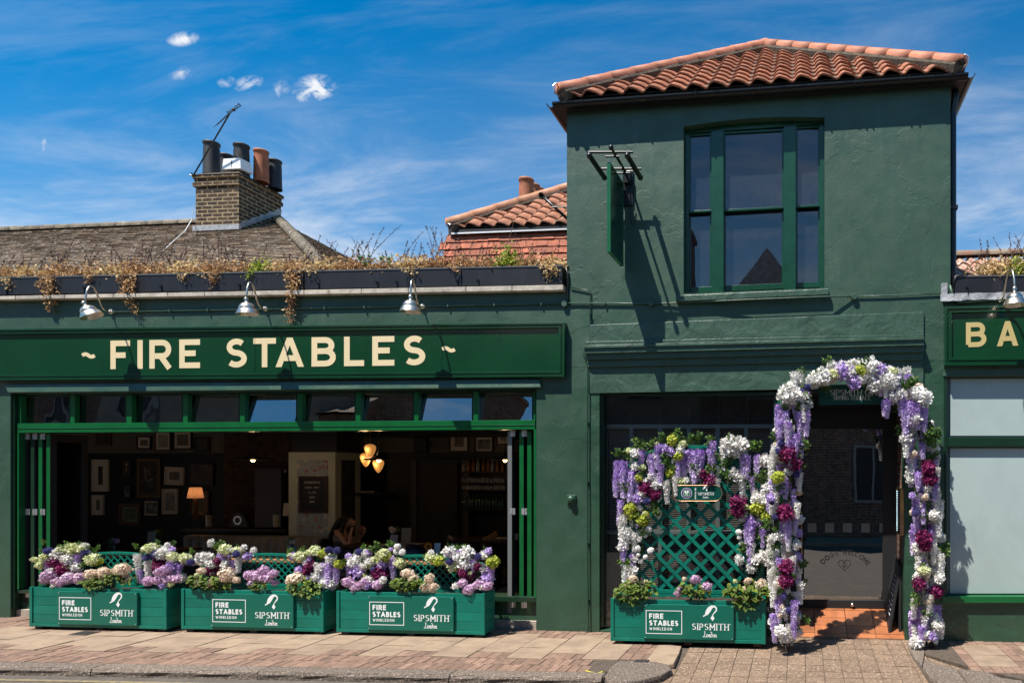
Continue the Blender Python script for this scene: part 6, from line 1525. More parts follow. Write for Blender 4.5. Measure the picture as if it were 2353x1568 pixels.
E_ = [('burgundy',1810,1043,.088),('burgundy',1824,1065,.075),('burgundy',1802,1178,.092),('burgundy',1805,1300,.082),('burgundy',1806,1332,.078),('burgundy',2133,1073,.08),('burgundy',2137,1100,.078),('burgundy',2122,1236,.092),('burgundy',2126,1250,.07),('burgundy',2111,1340,.068),('burgundy',2152,1357,.07),
 ('globe',1841,900,.036),('globe',1855,889,.034),('globe',1794,1019,.032),('globe',1786,1036,.034),('globe',1830,1089,.036),('globe',1772,1152,.036),('globe',2128,1137,.036),('globe',2115,1124,.032),('globe',2102,1178,.036),('globe',1800,1368,.036),('globe',1812,1401,.036),('globe',1780,1187,.034),
 ('lime',1787,1096,.05),('palelime',1917,858,.045),('palelime',2052,853,.04),('lime',1975,851,.05),('palelime',2122,1310,.045),
 ('white',1808,905,.075),('white',1826,910,.07),('white',1842,912,.06),('white',1880,872,.06),('white',1893,866,.06),('white',2000,842,.07),('white',2030,868,.075),('white',2048,872,.065),('white',2012,884,.07),('white',2108,905,.075),('white',2120,918,.07),('white',2050,912,.05),('white',2068,905,.05),('lilacball',1933,853,.07),('lilacball',2022,850,.06),('lilacball',1962,878,.06),('white',1975,872,.05),('white',1990,865,.055),('white',1955,853,.05),
 ('lilac',1852,944,.24),('lilac',1835,945,.20),('lilac',1792,965,.16),('lilac',2040,915,.19),('lilac',2032,918,.16),('lilac',2076,928,.28),('lilac',2090,920,.24),('lilac',2104,925,.26),('lilac',2122,940,.22),('lilac',1828,995,.26),('lilac',1813,1010,.26),('lilacball',2018,878,.05),('lilac',2022,872,.16)]
for k, x, y, r in E_: bloom(k, W(x, y, ya(x)-.07-random.uniform(0,.02)), r, arch_o)
used = [(x, y, r) for k, x, y, r in E_ if k in ('burgundy',)]
cnt = {'lilac': 12, 'whitestrand': 0, 'white': 22, 'sprig': 0}
N_ = 350
for i in range(N_):
    t = (i+random.random())/N_; x, y, dx, dy = along(t); hw = random.uniform(-34, 34); hw = hw if abs(dy) > .6 else hw*.5
    X, Y = x-dy*hw, y+dx*hw
    if any(hypot(X-a, Y-b) < 15 for a, b, r in used): continue
    q = random.random()
    k = 'lilac' if q < .34 else 'whitestrand' if q < .66 else 'white' if q < .86 else 'lilacball' if q < .93 else 'pompom' if q < .96 else 'cream'
    if abs(dy) < .6 and k in ('lilac','whitestrand'): k = 'white'
    r = {'lilac':random.uniform(.15,.25),'whitestrand':random.uniform(.14,.24),'white':random.uniform(.034,.052),'lilacball':random.uniform(.03,.045),'pompom':.03,'cream':.04}[k]
    if k in ('lilac','whitestrand'):
        Y -= r*80
        if Y+r*218 > 1478: Y = 1472-r*218
    if i % 2 and False: continue
    bloom(k, W(X, Y, ya(X)-random.uniform(-.14,.10)), r, arch_o)
for i in range(88):
    t = (i+random.random())/88; x, y, dx, dy = along(t); hw = random.uniform(-36, 36); X, Y = x-dy*hw, y+dx*hw
    if Y > 1450: continue
    bloom('sprig', W(X, Y, ya(X)-random.uniform(-.05,.07)), random.uniform(.07,.12), arch_o)
for x, y in ((1896,866),(1985,843),(1850,925),(1858,940),(2080,893),(2090,888),(2160,1003),(2150,1000),(2118,1376)): bloom('sprig', W(x, y+8, ya(x)-.08), .13, arch_o)
ys_ = -.36; gs = empty('arch_sign', W(1956,930,ys_)); tag(gs, 'dark teal sign with white lettering hanging inside the top of the flower arch', 'sign')
m = MB(); m.slab((1879,884), (2034,881), (2034,927), (1882,930), ys_, ys_+.015); m.build('board', mat('sign_teal', (.004,.075,.062), .4, var=.1), gs)
m = MB(); g_ = lambda x, y, z: W(1906+x*13, 907.5-y*13, ys_)-Vector((0,.0015+z,0)); text(m, 'SIPSMITH GIN', g_, t=.11, gap=.15, serif=True, fit=108/13)
g_ = lambda x, y, z: W(1914+x*9.2, 918-y*9.2, ys_)-Vector((0,.0015+z,0)); text(m, 'SIPPING TERRACE', g_, t=.11, gap=.2, serif=True, fit=85/9.2); m.build('lettering', lw, gs)

# A-board leaning in the doorway, menu case with lights
ab = empty('chalk_board', G(2062,1455,.02)); tag(ab, 'black folding chalkboard standing edge-on inside the doorway', 'board')
xw = W(2078,1200,0).x
chalk = mat('chalk', (.55,.56,.6), .8)
fb0, ft, bb0 = Vector((xw-.145, .10, .02)), Vector((xw-.02, .16, .74)), Vector((xw-.03, .12, .02))
for nm, A0, sgn in (('front_panel', fb0, 1), ('back_panel', bb0, -1)):
    m = MB(); a, b = A0, ft; dy_ = Vector((0, .40, .07)); n_ = Vector((.012, 0, 0))
    m.hexa([a-n_, a+n_, a+n_+dy_, a-n_+dy_, b-n_, b+n_, b+n_+dy_, b-n_+dy_]); pb_ = m.build(nm, blackm, ab)
    if sgn > 0:
        m = MB()
        for k in range(9):
            f = .25+.07*k; p = a.lerp(b, f)+dy_*(.15+.02*(k % 3)); q = p+dy_*.4*random.uniform(.3,1)
            m.tube([p-n_*1.2, q-n_*1.2], .004, 4)
        m.build('chalk_marks', chalk, pb_)
mc = empty('menu_case', W(2078,1170,-.0)); tag(mc, 'brass edged menu case with a row of small lights on the door jamb', 'menu case')
a_, b_ = W(2070,1122,.12), W(2070,1226,.12)
m = MB(); m.box(xw-.035, xw-.0, .05, .30, b_.z, a_.z); m.build('case', blackm, mc)
m = MB(); 
for z in (b_.z, a_.z): m.box(xw-.042, xw-.002, .045, .305, z-.008, z+.008)
m.box(xw-.042, xw-.002, .035, .05, b_.z, a_.z); m.box(xw-.042, xw-.002, .30, .315, b_.z, a_.z); m.build('frame', brass, mc)
m = MB()
for k in range(20): m.sphere((xw-.040, .27, b_.z+.03+(a_.z-b_.z-.06)*k/19), .005, n=6, m=4)
m.build('light_strip', mat('led_light', (.6,.8,.9), .4, emit=(.55,.85,1), estr=1.5), mc)
# ------------------------------------------------------------------ inside the pub
random.seed(77)
wood = mat('dark_wood', (.045,.022,.012), .4, var=.4, vscale=8); woodm = mat('mid_wood', (.16,.075,.035), .45, var=.4, vscale=9); gilt = mat('gilt_frame', (.22,.14,.05), .45, metal=.4, var=.4, vscale=30)
matc = mat('cream_mount', (.78,.70,.58), .8); mattan = mat('tan_mount', (.34,.24,.14), .8); matg = mat('green_mount', (.26,.32,.22), .8); blackf = mat('black_frame', (.012,.01,.01), .4)
def art(name, c1, c2, sc): return mat(name, c1, .6, var=.5, vscale=sc, vcol=c2, spots=(tuple(x*.4 for x in c2), sc*3, .6))
sepia = art('sepia_print', (.30,.26,.18), (.12,.10,.07), 22); dk = art('dark_painting', (.04,.035,.03), (.10,.08,.06), 9); grey = art('grey_photograph', (.35,.35,.34), (.05,.05,.05), 14); greenp = art('green_print', (.20,.24,.16), (.08,.10,.07), 16); pale_p = art('pale_drawing', (.50,.47,.40), (.30,.27,.22), 10)
YBK = IB-.005
def picture(x0, x1, y0, y1, fm, mm, pmat, lab, fw=3.5, mw=8, y=None, tilt=0, extra=None):
    y = y or YBK; cx_, cy_ = (x0+x1)/2, (y0+y1)/2; a, b = W(x0,y0,y), W(x1,y1,y); c = (a+b)/2; w, h_ = abs(b.x-a.x)/2, abs(a.z-b.z)/2; k = (b.x-a.x)/(x1-x0)
    t = empty('framed_picture', (c.x, y, c.z)); t.rotation_euler = (0, radians(tilt), 0); tag(t, lab, 'picture', 'framed pictures on the back wall')
    def loc(m_, name, mt, par, bev=0):
        me = m_.mesh(name, mt); o = bpy.data.objects.new(name, me); COL.objects.link(o); o.parent = par; return o
    f = fw*k; m = MB()
    for q in ((-w,w,h_-f,h_),(-w,w,-h_,-h_+f),(-w,-w+f,-h_+f,h_-f),(w-f,w,-h_+f,h_-f)): m.box(q[0],q[1],-.035,0,q[2],q[3])
    loc(m, 'frame', fm, t)
    g_ = mw*k
    if mm: m = MB(); m.box(-w+f, w-f, -.018, -.004, -h_+f, h_-f); loc(m, 'mount', mm, t)
    else: g_ = 0
    m = MB(); W2, H2 = w-f-g_, h_-f-g_; m.box(-W2, W2, -.022, -.006, -H2, H2); loc(m, 'print', pmat, t)
    if extra: extra(t, loc, W2, H2)
    return t
def oval(t, loc, w, h_):
    m = MB(); m.add([(w*.8*cos(2*pi*k/20), -.024, h_*.85*sin(2*pi*k/20)) for k in range(20)], (tuple(range(20)),)); loc(m, 'oval_print', pale_p, t)
def head(t, loc, w, h_):
    m = MB(); 
    for cx_, cz_, rx, rz, dy in ((0,h_*.45,w*.3,h_*.26,0),(0,-.02,w*.22,h_*.22,.001)):
        m.add([(cx_+rx*cos(2*pi*k/14), -.024-dy, cz_+rz*sin(2*pi*k/14)) for k in range(14)], (tuple(range(14)),))
    loc(m, 'painted_face', mattan, t)
def flowersp(t, loc, w, h_):
    m = MB()
    for k in range(12):
        x, z, r = random.uniform(-.5,.5)*w, random.uniform(-.4,.6)*h_, w*.16
        m.add([(x+r*cos(2*pi*q/7), -.024-k*.0002, z+r*sin(2*pi*q/7)) for q in range(7)], (tuple(range(7)),))
    loc(m, 'painted_flowers', art('painted_bouquet', (.30,.26,.15), (.2,.1,.08), 20), t)
picture(222,257,988,1023,woodm,None,dk,'dark landscape in a brown frame, top left beside the folded door',4)
picture(317,349,1002,1031,blackf,matc,sepia,'small cream mounted print in a thin black frame, top row left',2,5)
picture(358,395,990,1035,woodm,matc,pale_p,'tall print of a spire in a brown frame, top row',2.5,5)
picture(400,443,988,1032,blackf,matc,sepia,'cream mounted print of a house in a dark frame, top row',2.5,6)
picture(447,483,1004,1039,wood,None,dk,'small dark painting in a brown frame, top row right',4)
picture(214,252,1055,1128,matc,matc,dk,'tall cream mounted picture half hidden by the folded door',2,12)
picture(280,306,1054,1097,blackf,None,dk,'dark portrait of a person with a white neckcloth',2,0,extra=head)
picture(318,371,1052,1142,gilt,None,dk,'large still life of flowers in an ornate gilt frame',7,0,extra=flowersp)
picture(381,424,1072,1113,matc,matc,sepia,'crooked cream framed print right of the gilt still life',2.5,8,tilt=2.5)
picture(437,493,1063,1114,wood,None,art('dusk_landscape', (.07,.07,.07), (.13,.12,.10), 7),'wide dusky landscape above the table lamp',2.5,0,tilt=2)
picture(214,241,1136,1182,matc,matc,greenp,'small cream mounted picture low behind the folded door',2,8)
picture(286,304,1114,1143,blackf,None,grey,'tiny grey print in a black frame under the portrait',2)
picture(276,326,1155,1205,woodm,matg,greenp,'print with a green mount in a wide brown wooden frame',7,4)
picture(332,367,1148,1185,wood,matc,grey,'black and white photograph in a slim dark frame',2,3,tilt=1)
picture(375,411,1122,1180,matc,matc,pale_p,'pale oval drawing in a cream frame',2.5,5,extra=oval)
picture(440,482,1125,1184,woodm,mattan,sepia,'tan mounted picture behind the table lamp',3,6,tilt=2)
picture(1033,1078,987,1038,wood,matc,sepia,'tall mounted picture high on the right-hand wall',3,9)
picture(1085,1119,978,994,wood,matc,sepia,'picture cut off by the top of the opening on the right-hand wall',2,4)
picture(1091,1135,1001,1039,blackf,matc,grey,'grey seaside photograph in a thick black frame on the right-hand wall',3.5,4)
picture(1141,1172,983,1022,wood,matc,grey,'mounted photograph behind the folded doors on the right',3,7)
# brick chimney breast and dark recesses
cb_m = brickmat('inner_brick', (.11,.055,.03), (.05,.028,.018), (.10,.08,.06))
ip = empty('chimney_breast', W(560,1230,4.9)); tag(ip, 'bare brick chimney breast with a dark wooden mantelpiece inside the pub', 'fireplace')
a, b = W(514,1000,4.8).x, W(640,1000,4.8).x
m = MB(); m.box(a, b+.4, 4.8, 5.19, -.03, zc); m.build('breast', cb_m, ip)
m = MB(); q0, q1 = W(420,1212,4.55), W(660,1219,4.55); m.box(q0.x, q1.x, 4.5, 4.79, q1.z-.03, q0.z); m.build('mantel', wood, ip, bevel=.004)
m = MB(); m.box(W(600,1100,4.75).x, W(660,1100,4.75).x, 4.6, 4.79, W(620,1212,4.6).z+.01, W(620,1075,4.6).z-.0); m.build('cupboard', wood, ip)
# square column with wallpaper panel
colm = mat('sage_column', (.74,.76,.62), .6); cy0 = 4.35
co = empty('column', W(716,1230,cy0)); tag(co, 'sage painted square column with floral wallpaper panels inside the pub', 'column')
xa, xb = W(663,1040,cy0).x, W(770,1040,cy0).x; zt_c = W(700,1038,cy0).z
m = MB(); m.box(xa, xb, cy0, cy0+.7, -.03, zt_c); m.build('casing', colm, co)
m = MB(); m.box(xa+.03, xb-.0, cy0+.04, cy0+.7, zt_c, zc); m.build('upper_column', mat('grey_column', (.05,.05,.055), .7), co)
def papermat():
    m = bpy.data.materials.new('floral_wallpaper'); m.use_nodes = True; nt = m.node_tree; N = nt.nodes; L = nt.links; b = N['Principled BSDF']; b.inputs['Roughness'].default_value = .6
    g = N.new('ShaderNodeNewGeometry'); 
    def vor(sc, lo, hi, c, prev, off):
        mp = N.new('ShaderNodeMapping'); mp.inputs['Location'].default_value = off; L.new(g.outputs['Position'], mp.inputs[0])
        nz = N.new('ShaderNodeTexNoise'); nz.inputs['Scale'].default_value = sc*2.2; L.new(mp.outputs[0], nz.inputs[0])
        vm = N.new('ShaderNodeVectorMath'); vm.operation = 'MULTIPLY_ADD'; vm.inputs[1].default_value = (.10,.10,.10); L.new(nz.outputs['Color'], vm.inputs[0]); L.new(mp.outputs[0], vm.inputs[2])
        v = N.new('ShaderNodeTexVoronoi'); v.inputs['Scale'].default_value = sc; L.new(vm.outputs[0], v.inputs[0])
        r = N.new('ShaderNodeMapRange'); r.inputs[1].default_value = lo; r.inputs[2].default_value = hi; r.inputs[3].default_value = 1; r.inputs[4].default_value = 0; L.new(v.outputs['Distance'], r.inputs[0])
        x = N.new('ShaderNodeMix'); x.data_type = 'RGBA'; L.new(r.outputs[0], x.inputs['Factor'])
        if isinstance(prev, tuple): x.inputs['A'].default_value = (*prev, 1)
        else: L.new(prev, x.inputs['A'])
        x.inputs['B'].default_value = (*c, 1); return x.outputs['Result']
    c = vor(11, .22, .27, (.30,.34,.32), (.48,.54,.58), (3,1,2)); c = vor(6, .26, .31, (.80,.78,.70), c, (0,0,0)); c = vor(6.5, .24, .27, (.50,.20,.22), c, (7,3,9)); c = vor(6.5, .08, .11, (.80,.6,.56), c, (7,3,9))
    L.new(c, b.inputs['Base Color']); return m
paper = papermat()
m = MB(); a, b = W(682,1056,cy0-.004), W(753,1228,cy0-.004); m.box(a.x, b.x, cy0-.004, cy0-.001, b.z-.3, a.z); m.build('wallpaper', paper, co)
m = MB(); m.box(xb+.001, xb+.004, cy0+.16, cy0+.54, -.0+.5, a.z); m.build('wallpaper', mat('dim_paper', (.10,.085,.06), .7, var=.5, vscale=9), co)
cbn = empty('chalkboard', W(718,1177,cy0-.03)); tag(cbn, 'framed chalkboard hung on the wallpapered column', 'board')
m = MB(); yc = cy0-.03
for q in ((685,751,1093,1099),(685,751,1171,1177.5),(685,691,1099,1171),(745,751,1099,1171)): m.slab((q[0],q[2]), (q[1],q[2]), (q[1],q[3]), (q[0],q[3]), yc, yc+.025)
m.build('frame', mat('oxblood_frame', (.05,.018,.014), .4), cbn)
m = MB(); m.slab((690,1098), (746,1098), (746,1172), (690,1172), yc+.01, yc+.022); m.build('board', mat('slate_board', (.02,.021,.026), .6), cbn)
m = MB()
for s_, y_c, hh, wd in (('AFTERNOON TEA',1110,5,36),('MONDAY - FRIDAY',1121,4,33),('12-4PM',1133,5,18),('BOOK',1144,5,12),('NOW',1154,5,10)):
    x_ = 717-wd/2; g_ = lambda x, y, z, x_=x_, y_c=y_c, hh=hh: W(x_+x*hh, y_c-y*hh, yc+.009)-Vector((0, z, 0)); text(m, s_, g_, t=.18, gap=.25, fit=wd/hh)
m.build('chalk_writing', chalk, cbn)
# right hand back wall: panelled bay, bar shelves
m = MB(); a, b = W(944,1056,5.05), W(1076,1056,5.05); m.box(a.x, b.x, 5.0, 5.19, -.03, a.z); bay = m.build('panelled_bay', mat('brown_paper', (.045,.035,.027), .7, var=.4, vscale=12), pub)
m = MB(); 
for q in ((944,956),(1063,1076)): m.slab((q[0],1056), (q[1],1056), (q[1],1260), (q[0],1260), 4.97, 4.999)
m.build('panel_moulding', mat('dark_sage', (.075,.07,.055), .6), pub)
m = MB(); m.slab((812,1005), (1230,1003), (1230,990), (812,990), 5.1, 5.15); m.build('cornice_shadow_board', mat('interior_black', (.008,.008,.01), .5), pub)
bs = empty('bar_shelves', W(1100,1190,4.9)); tag(bs, 'back bar shelving with rows of glasses and bottles', 'shelves')
m = MB(); a, b = W(1056,1060,5.0), W(1168,1180,5.0)
for yy in (1082,1108,1124,1168): p, q = W(1056,yy,4.9), W(1168,yy,4.9); m.box(p.x, q.x, 4.9, 5.15, p.z-.02, p.z)
m.box(a.x-.03, a.x, 4.9, 5.15, .2, a.z); m.box(b.x, b.x+.03, 4.9, 5.15, .2, a.z); m.build('shelving', wood, bs)
btm = [mat('amber_bottle', (.30,.12,.03), .15), mat('green_bottle', (.03,.07,.04), .15), mat('clear_glassware', (.35,.36,.38), .1, spec=.8)]
for yy, n_, mt_, hh, rr_ in ((1082,9,0,.24,.035),(1108,22,2,.10,.022),(1124,22,2,.09,.022),(1168,13,1,.28,.032)):
    for k in range(n_):
        p = W(1060+(1160-1060)*(k+.5)/n_+random.uniform(-1,1), yy, 4.98); m = MB(); h_ = hh*random.uniform(.8,1.05)
        m.lathe([(rr_*.9,0),(rr_,.01),(rr_,h_*.6),(rr_*.4,h_*.75),(rr_*.35,h_),(.001,h_)] if mt_ != 2 else [(rr_*.6,0),(rr_*.7,h_*.1),(rr_,h_),(rr_*.8,h_),(.01,h_*.15)], Matrix.Translation(p), 10)
        t = m.build('bottle' if mt_ != 2 else 'drinking_glass', btm[mt_ if mt_ != 0 or k % 3 else 2], None, smooth=True, origin=p)
        tag(t, {0:'spirit bottle in the row along the top shelf of the back bar',1:'dark bottle in the row along the lowest shelf of the back bar',2:'drinking glass in the upper glass row of the back bar' if yy < 1110 else 'drinking glass in the lower glass row of the back bar'}[mt_], 'bottle' if mt_ != 2 else 'glass', {0:'bottles on the top bar shelf',1:'bottles on the lowest bar shelf',2:'glasses on the bar shelves'}[mt_])
# white crockery on a shelf behind the lamps
sh_ = empty('crockery_shelf', W(890,1134,4.9)); tag(sh_, 'dark shelf in the alcove behind the hanging globes', 'shelf')
m = MB(); p, q = W(812,1132,4.9), W(880,1134,4.9); m.box(p.x, q.x, 4.85, 5.15, p.z-.03, p.z-.005); m.build('board', wood, sh_)
china = mat('white_china', (.6,.6,.58), .3)
for k in range(7):
    p = W(818+k*6.4, 1132, 4.95); m = MB(); m.lathe([(.015,0),(.028,.02),(.035,.045),(.032,.045),(.01,.01)], Matrix.Translation(p), 12)
    tag(m.build('white_cup', china, None, smooth=True, origin=p), 'white cup in the row on the alcove shelf', 'cup', 'cups on the alcove shelf')
for k in range(8):
    p = W(606+k*7, 1085, 4.66); m = MB(); m.lathe([(.02,0),(.03,.01),(.03,.08),(.025,.08),(.01,.01)], Matrix.Translation(p), 12)
    tag(m.build('silver_tankard', steel, None, smooth=True, origin=p), 'silver tankard in the row above the dark cupboard', 'tankard', 'tankards above the cupboard')
# speaker
sp_o = empty('speaker', W(965,1040,4.9)); tag(sp_o, 'black loudspeaker mounted high on the back wall', 'speaker')
m = MB(); a, b = W(951,1003,4.9), W(981,1039,4.9); m.box(a.x, b.x, 4.85, 5.0, b.z, a.z); m.build('cabinet', blackf, sp_o, bevel=.03); m = MB(); m.tube([((a.x+b.x)/2,5.0,(a.z+b.z)/2),((a.x+b.x)/2,5.2,(a.z+b.z)/2)], .02); m.build('bracket', blackf, sp_o)
# pendants
glow = mat('warm_bulb', (1,.6,.25), .4, emit=(1,.55,.18), estr=8)
globem = mat('amber_globe', (.8,.45,.15), .4, emit=(1,.42,.10), estr=.28, bump=.6, bscale=160, bdist=.004)
def light(nm, loc, w, col=(1,.62,.32), r=.04):
    d = bpy.data.lights.new(nm, 'POINT'); d.energy = w; d.color = col; d.shadow_soft_size = r; o = bpy.data.objects.new(nm, d); COL.objects.link(o); o.location = loc; return o
def pendant(px, py, y, R, lab):
    c = W(px, py, y); t = empty('pendant_lamp', c); tag(t, lab, 'lamp', 'metal pendant lamps inside the pub')
    m = MB(); m.tube([c+Vector((0,0,.1)), Vector((c.x, c.y, zc))], .006, 6); m.build('cord', blackf, t)
    m = MB(); m.lathe([(.012,.13),(.02,.09),(.025,.05),(.04,.035),(R*.7,.0),(R,-.022),(R,-.028),(R*.95,-.024),(R*.6,-.004),(.02,.03)], Matrix.Translation(c), 24); m.build('lamp_shade', mat('gunmetal_shade', (.10,.10,.11), .35, metal=.6), t, smooth=True)
    m = MB(); m.sphere(c+Vector((0,0,-.03)), .032, n=12); m.build('bulb', glow, t, smooth=True)
    lo = light('bulb_light', (0,0,-.10), 1.6); lo.parent = t
pendant(581,1052,3.2,.30*.85,'pendant lamp with a flat metal shade on the left side of the room')
pendant(870,1052,2.6,.28*.85,'pendant lamp with a flat metal shade among the amber globes')
pendant(1160,1052,3.2,.28*.85,'pendant lamp with a flat metal shade behind the folded doors on the right')
for k, (px, py, lab) in enumerate(((850,1034,'highest of the three amber glass globe lamps'),(840,1054,'left and lowest-left of the three amber glass globe lamps'),(869,1068,'lowest of the three amber glass globe lamps'))):
    y = 2.9+.15*k; c = W(px, py, y); t = empty('globe_lamp', c); tag(t, ('highest of the three amber glass globe lamps','leftmost of the three amber glass globe lamps','lowest of the three amber glass globe lamps')[k], 'lamp', 'amber glass globe lamps')
    m = MB(); m.tube([c+Vector((0,0,.1)), Vector((c.x, c.y, zc))], .004, 5); m.build('cord', brass, t)
    m = MB(); m.lathe([(.02,.10),(.045,.095),(.075,.075),(.085,.045),(.08,.01),(.06,-.05),(.03,-.10),(.012,-.12),(.001,-.125)], Matrix.Translation(c), 20); m.build('glass_globe', globem, t, smooth=True)
    lo = light('globe_light', c-wloc(t)+Vector((0,-.12,0)), .5); lo.parent = t
tl = empty('table_lamp', W(449,1190,4.6)); tag(tl, 'table lamp with an orange lit shade and wooden stem on the mantel', 'lamp')
c = W(449,1131,4.6); bz = W(449,1180,4.6).z
m = MB(); m.lathe([(.13,-.10),(.095,.10)], Matrix.Translation(c), 24); m.build('lamp_shade', mat('warm_shade', (.8,.5,.3), .8, emit=(1,.40,.18), estr=.10, transl=.3), tl, smooth=True)
m = MB(); m.lathe([(.05,bz-c.z-.1),(.03,bz-c.z-.05),(.035,-.25),(.028,-.1)], Matrix.Translation(c), 14); m.build('stem', woodm, tl, smooth=True)
lo = light('lamp_light', c-wloc(tl), .5, r=.03); lo.parent = tl
# candles, clock
for px, lab in ((480,'cream candle in a glass jar on the left part of the mantel'),(635,'cream candle in a glass jar beside the wallpapered column')):
    c = W(px, 1209, 4.45 if px > 600 else 4.65); t = empty('candle_jar', c); tag(t, lab, 'candle', 'candles in glass jars')
    m = MB(); m.lathe([(.001,0),(.05,0),(.05,.22)], Matrix.Translation(c), 16); m.build('wax', mat('candle_wax', (.7,.66,.52), .6), t, smooth=False)
    m = MB(); m.lathe([(.07,0),(.075,.05),(.075,.28)], Matrix.Translation(c), 16); m.build('glass_jar', glassmat('jar_glass', (.85,.85,.85), base=.06), t, smooth=True)
ck = empty('mantel_clock', W(547,1210,4.6)); tag(ck, 'dark mantel clock with a silver ringed round dial', 'clock')
c = W(547,1194,4.6); m = MB(); m.prism([(c.x-.2,W(547,1210,4.6).z),(c.x+.2,W(547,1210,4.6).z),(c.x+.16,c.z),(c.x+.1,c.z+.12),(c.x,c.z+.15),(c.x-.1,c.z+.12),(c.x-.16,c.z)], 4.6, 4.7); m.build('case', wood, ck, bevel=.005)
m = MB(); m.lathe([(.055,.0),(.085,.0),(.085,.015),(.055,.015),(.055,.0)], Matrix.Translation((c.x,4.598,c.z)) @ Matrix.Rotation(pi/2,4,'X'), 24); m.build('dial_ring', steel, ck, smooth=False)
m = MB(); m.lathe([(.001,.002),(.05,.002)], Matrix.Translation((c.x,4.598,c.z)) @ Matrix.Rotation(pi/2,4,'X'), 24); m.build('dial', blackf, ck)
# banquette
bq = empty('banquette', W(590,1300,4.0)); tag(bq, 'long grey channelled leather bench along the back of the pub', 'bench')
leather = mat('grey_leather', (.34,.31,.27), .45, var=.2, vscale=6)
m = MB(); a, b = W(421,1229,4.0), W(757,1228,4.0); zt_b = a.z; n = 17
for i in range(n):
    x0_, x1_ = lerp(a.x, b.x, i/n), lerp(a.x, b.x, (i+1)/n); pr_ = []
    for k in range(7): f = k/6; pr_.append((lerp(x0_, x1_, f), 4.0-.05*sin(pi*f)))
    vs = [(x, y, .22) for x, y in pr_]+[(x, y, zt_b-.03) for x, y in pr_]+[(x, y+.05, zt_b) for x, y in pr_]+[(x, 4.2, zt_b) for x, y in pr_]
    m.add(vs, [(q*7+k, q*7+k+1, (q+1)*7+k+1, (q+1)*7+k) for q in range(3) for k in range(6)])
m.build('backrest', leather, bq, smooth=True)
m = MB(); m.box(a.x, b.x, 3.45, 4.0, .10, .22); m.build('seat', leather, bq, bevel=.03); m = MB(); m.box(a.x+.02, b.x-.02, 3.5, 4.15, -.25, .099); m.build('base', wood, bq)
# tables and chairs
tabtop = mat('oak_top', (.45,.22,.09), .35, var=.35, vscale=7)
def table(x, y, w, d, z, lab, mtop=tabtop):
    t = empty('table', (x, y, -.25)); tag(t, lab, 'table', 'pub tables')
    m = MB(); z -= .22; m.box(x-w/2, x+w/2, y-d/2, y+d/2, z-.035, z); m.build('tabletop', mtop, t, bevel=.004)
    m = MB(); m.tube([(x,y,-.24),(x,y,z-.036)], .035, 10); m.build('pedestal', blackf, t); m = MB(); m.box(x-w*.3, x+w*.3, y-.03, y+.03, -.25, -.221); m.box(x-.03, x+.03, y-d*.35, y+d*.35, -.25, -.222); m.build('foot', blackf, t)
def chair(x, y, rz, lab, cm, bh=.86):
    t = empty('chair', (0,0,0)); tag(t, lab, 'chair', 'pub chairs')
    m = MB(); m.box(-.22,.22,-.22,.22,.42,.48); m.build('seat', cm, t, bevel=.02)
    m = MB(); vs = []
    for k in range(9):
        a = radians(-60+15*k); vs += [(.24*sin(a), -.06+.22*cos(a), .48), (.25*sin(a), -.05+.25*cos(a), bh-.02*abs(k-4)), (.28*sin(a), -.05+.29*cos(a), bh-.02*abs(k-4)), (.27*sin(a), -.06+.26*cos(a), .48)]
    m.add(vs, [(4*k+q, 4*k+4+q, 4*k+4+(q+1) % 4, 4*k+(q+1) % 4) for k in range(8) for q in range(4)]+[(0,1,2,3),(35,34,33,32)]); m.build('backrest', cm, t, smooth=True)
    for sx in (-.19,.19):
        for sy in (-.19,.19): m = MB(); m.tube([(sx,sy,.42),(sx*1.1,sy*1.1,-.03)], [.018,.012], 6); m.build('leg', wood, t)
    t.location = (x, y, -.22); t.rotation_euler = (0,0,rz); return t
navy = mat('navy_leather', (.018,.02,.035), .35, coat=.1); mustard = mat('mustard_fabric', (.22,.12,.04), .7)
def tp(px, y): return W(px, 1240, y).x
table(tp(205,.8),.8,1.0,.6,.88,'oak table behind the trellis of the leftmost planter')
table(tp(640,.8),.8,1.1,.6,.88,'oak table behind the trellis of the middle planter')
table(tp(985,.8),.8,1.1,.6,.88,'oak table behind the trellis of the third planter')
table(tp(345,2.4),2.4,1.1,.7,.74,'table with folded menus further inside on the left', wood)
table(tp(905,3.4),3.4,1.6,.8,.74,'dark table in front of the seated woman', wood)
table(tp(1130,3.4),3.4,1.1,.7,.86,'dark table at the right beside the mustard chair', wood)
chair(tp(800,1.5),1.35,pi,'navy leather tub chair between the middle and third planters',navy,.80)
chair(tp(995,3.0),2.6,pi,'navy leather chair at the dark table, its back to the street',navy,.88)
chair(tp(1055,3.9),3.9,2.6,'navy leather chair on the far side of the dark table',navy,.9)
chair(tp(1120,1.4),1.4,pi,'navy leather chair behind the right end of the third planter',navy,.80)
chair(tp(1100,3.2),3.3,-1.4,'mustard upholstered chair on the right of the room',mustard,.98)
chair(tp(345,1.7),1.7,pi,'dark chair behind the gap left of the middle planter',navy,.82)
chair(tp(230,1.7),1.75,pi,'dark chair behind the leftmost planter',navy,.78)
paperm = mat('menu_paper', (.55,.55,.52), .7)
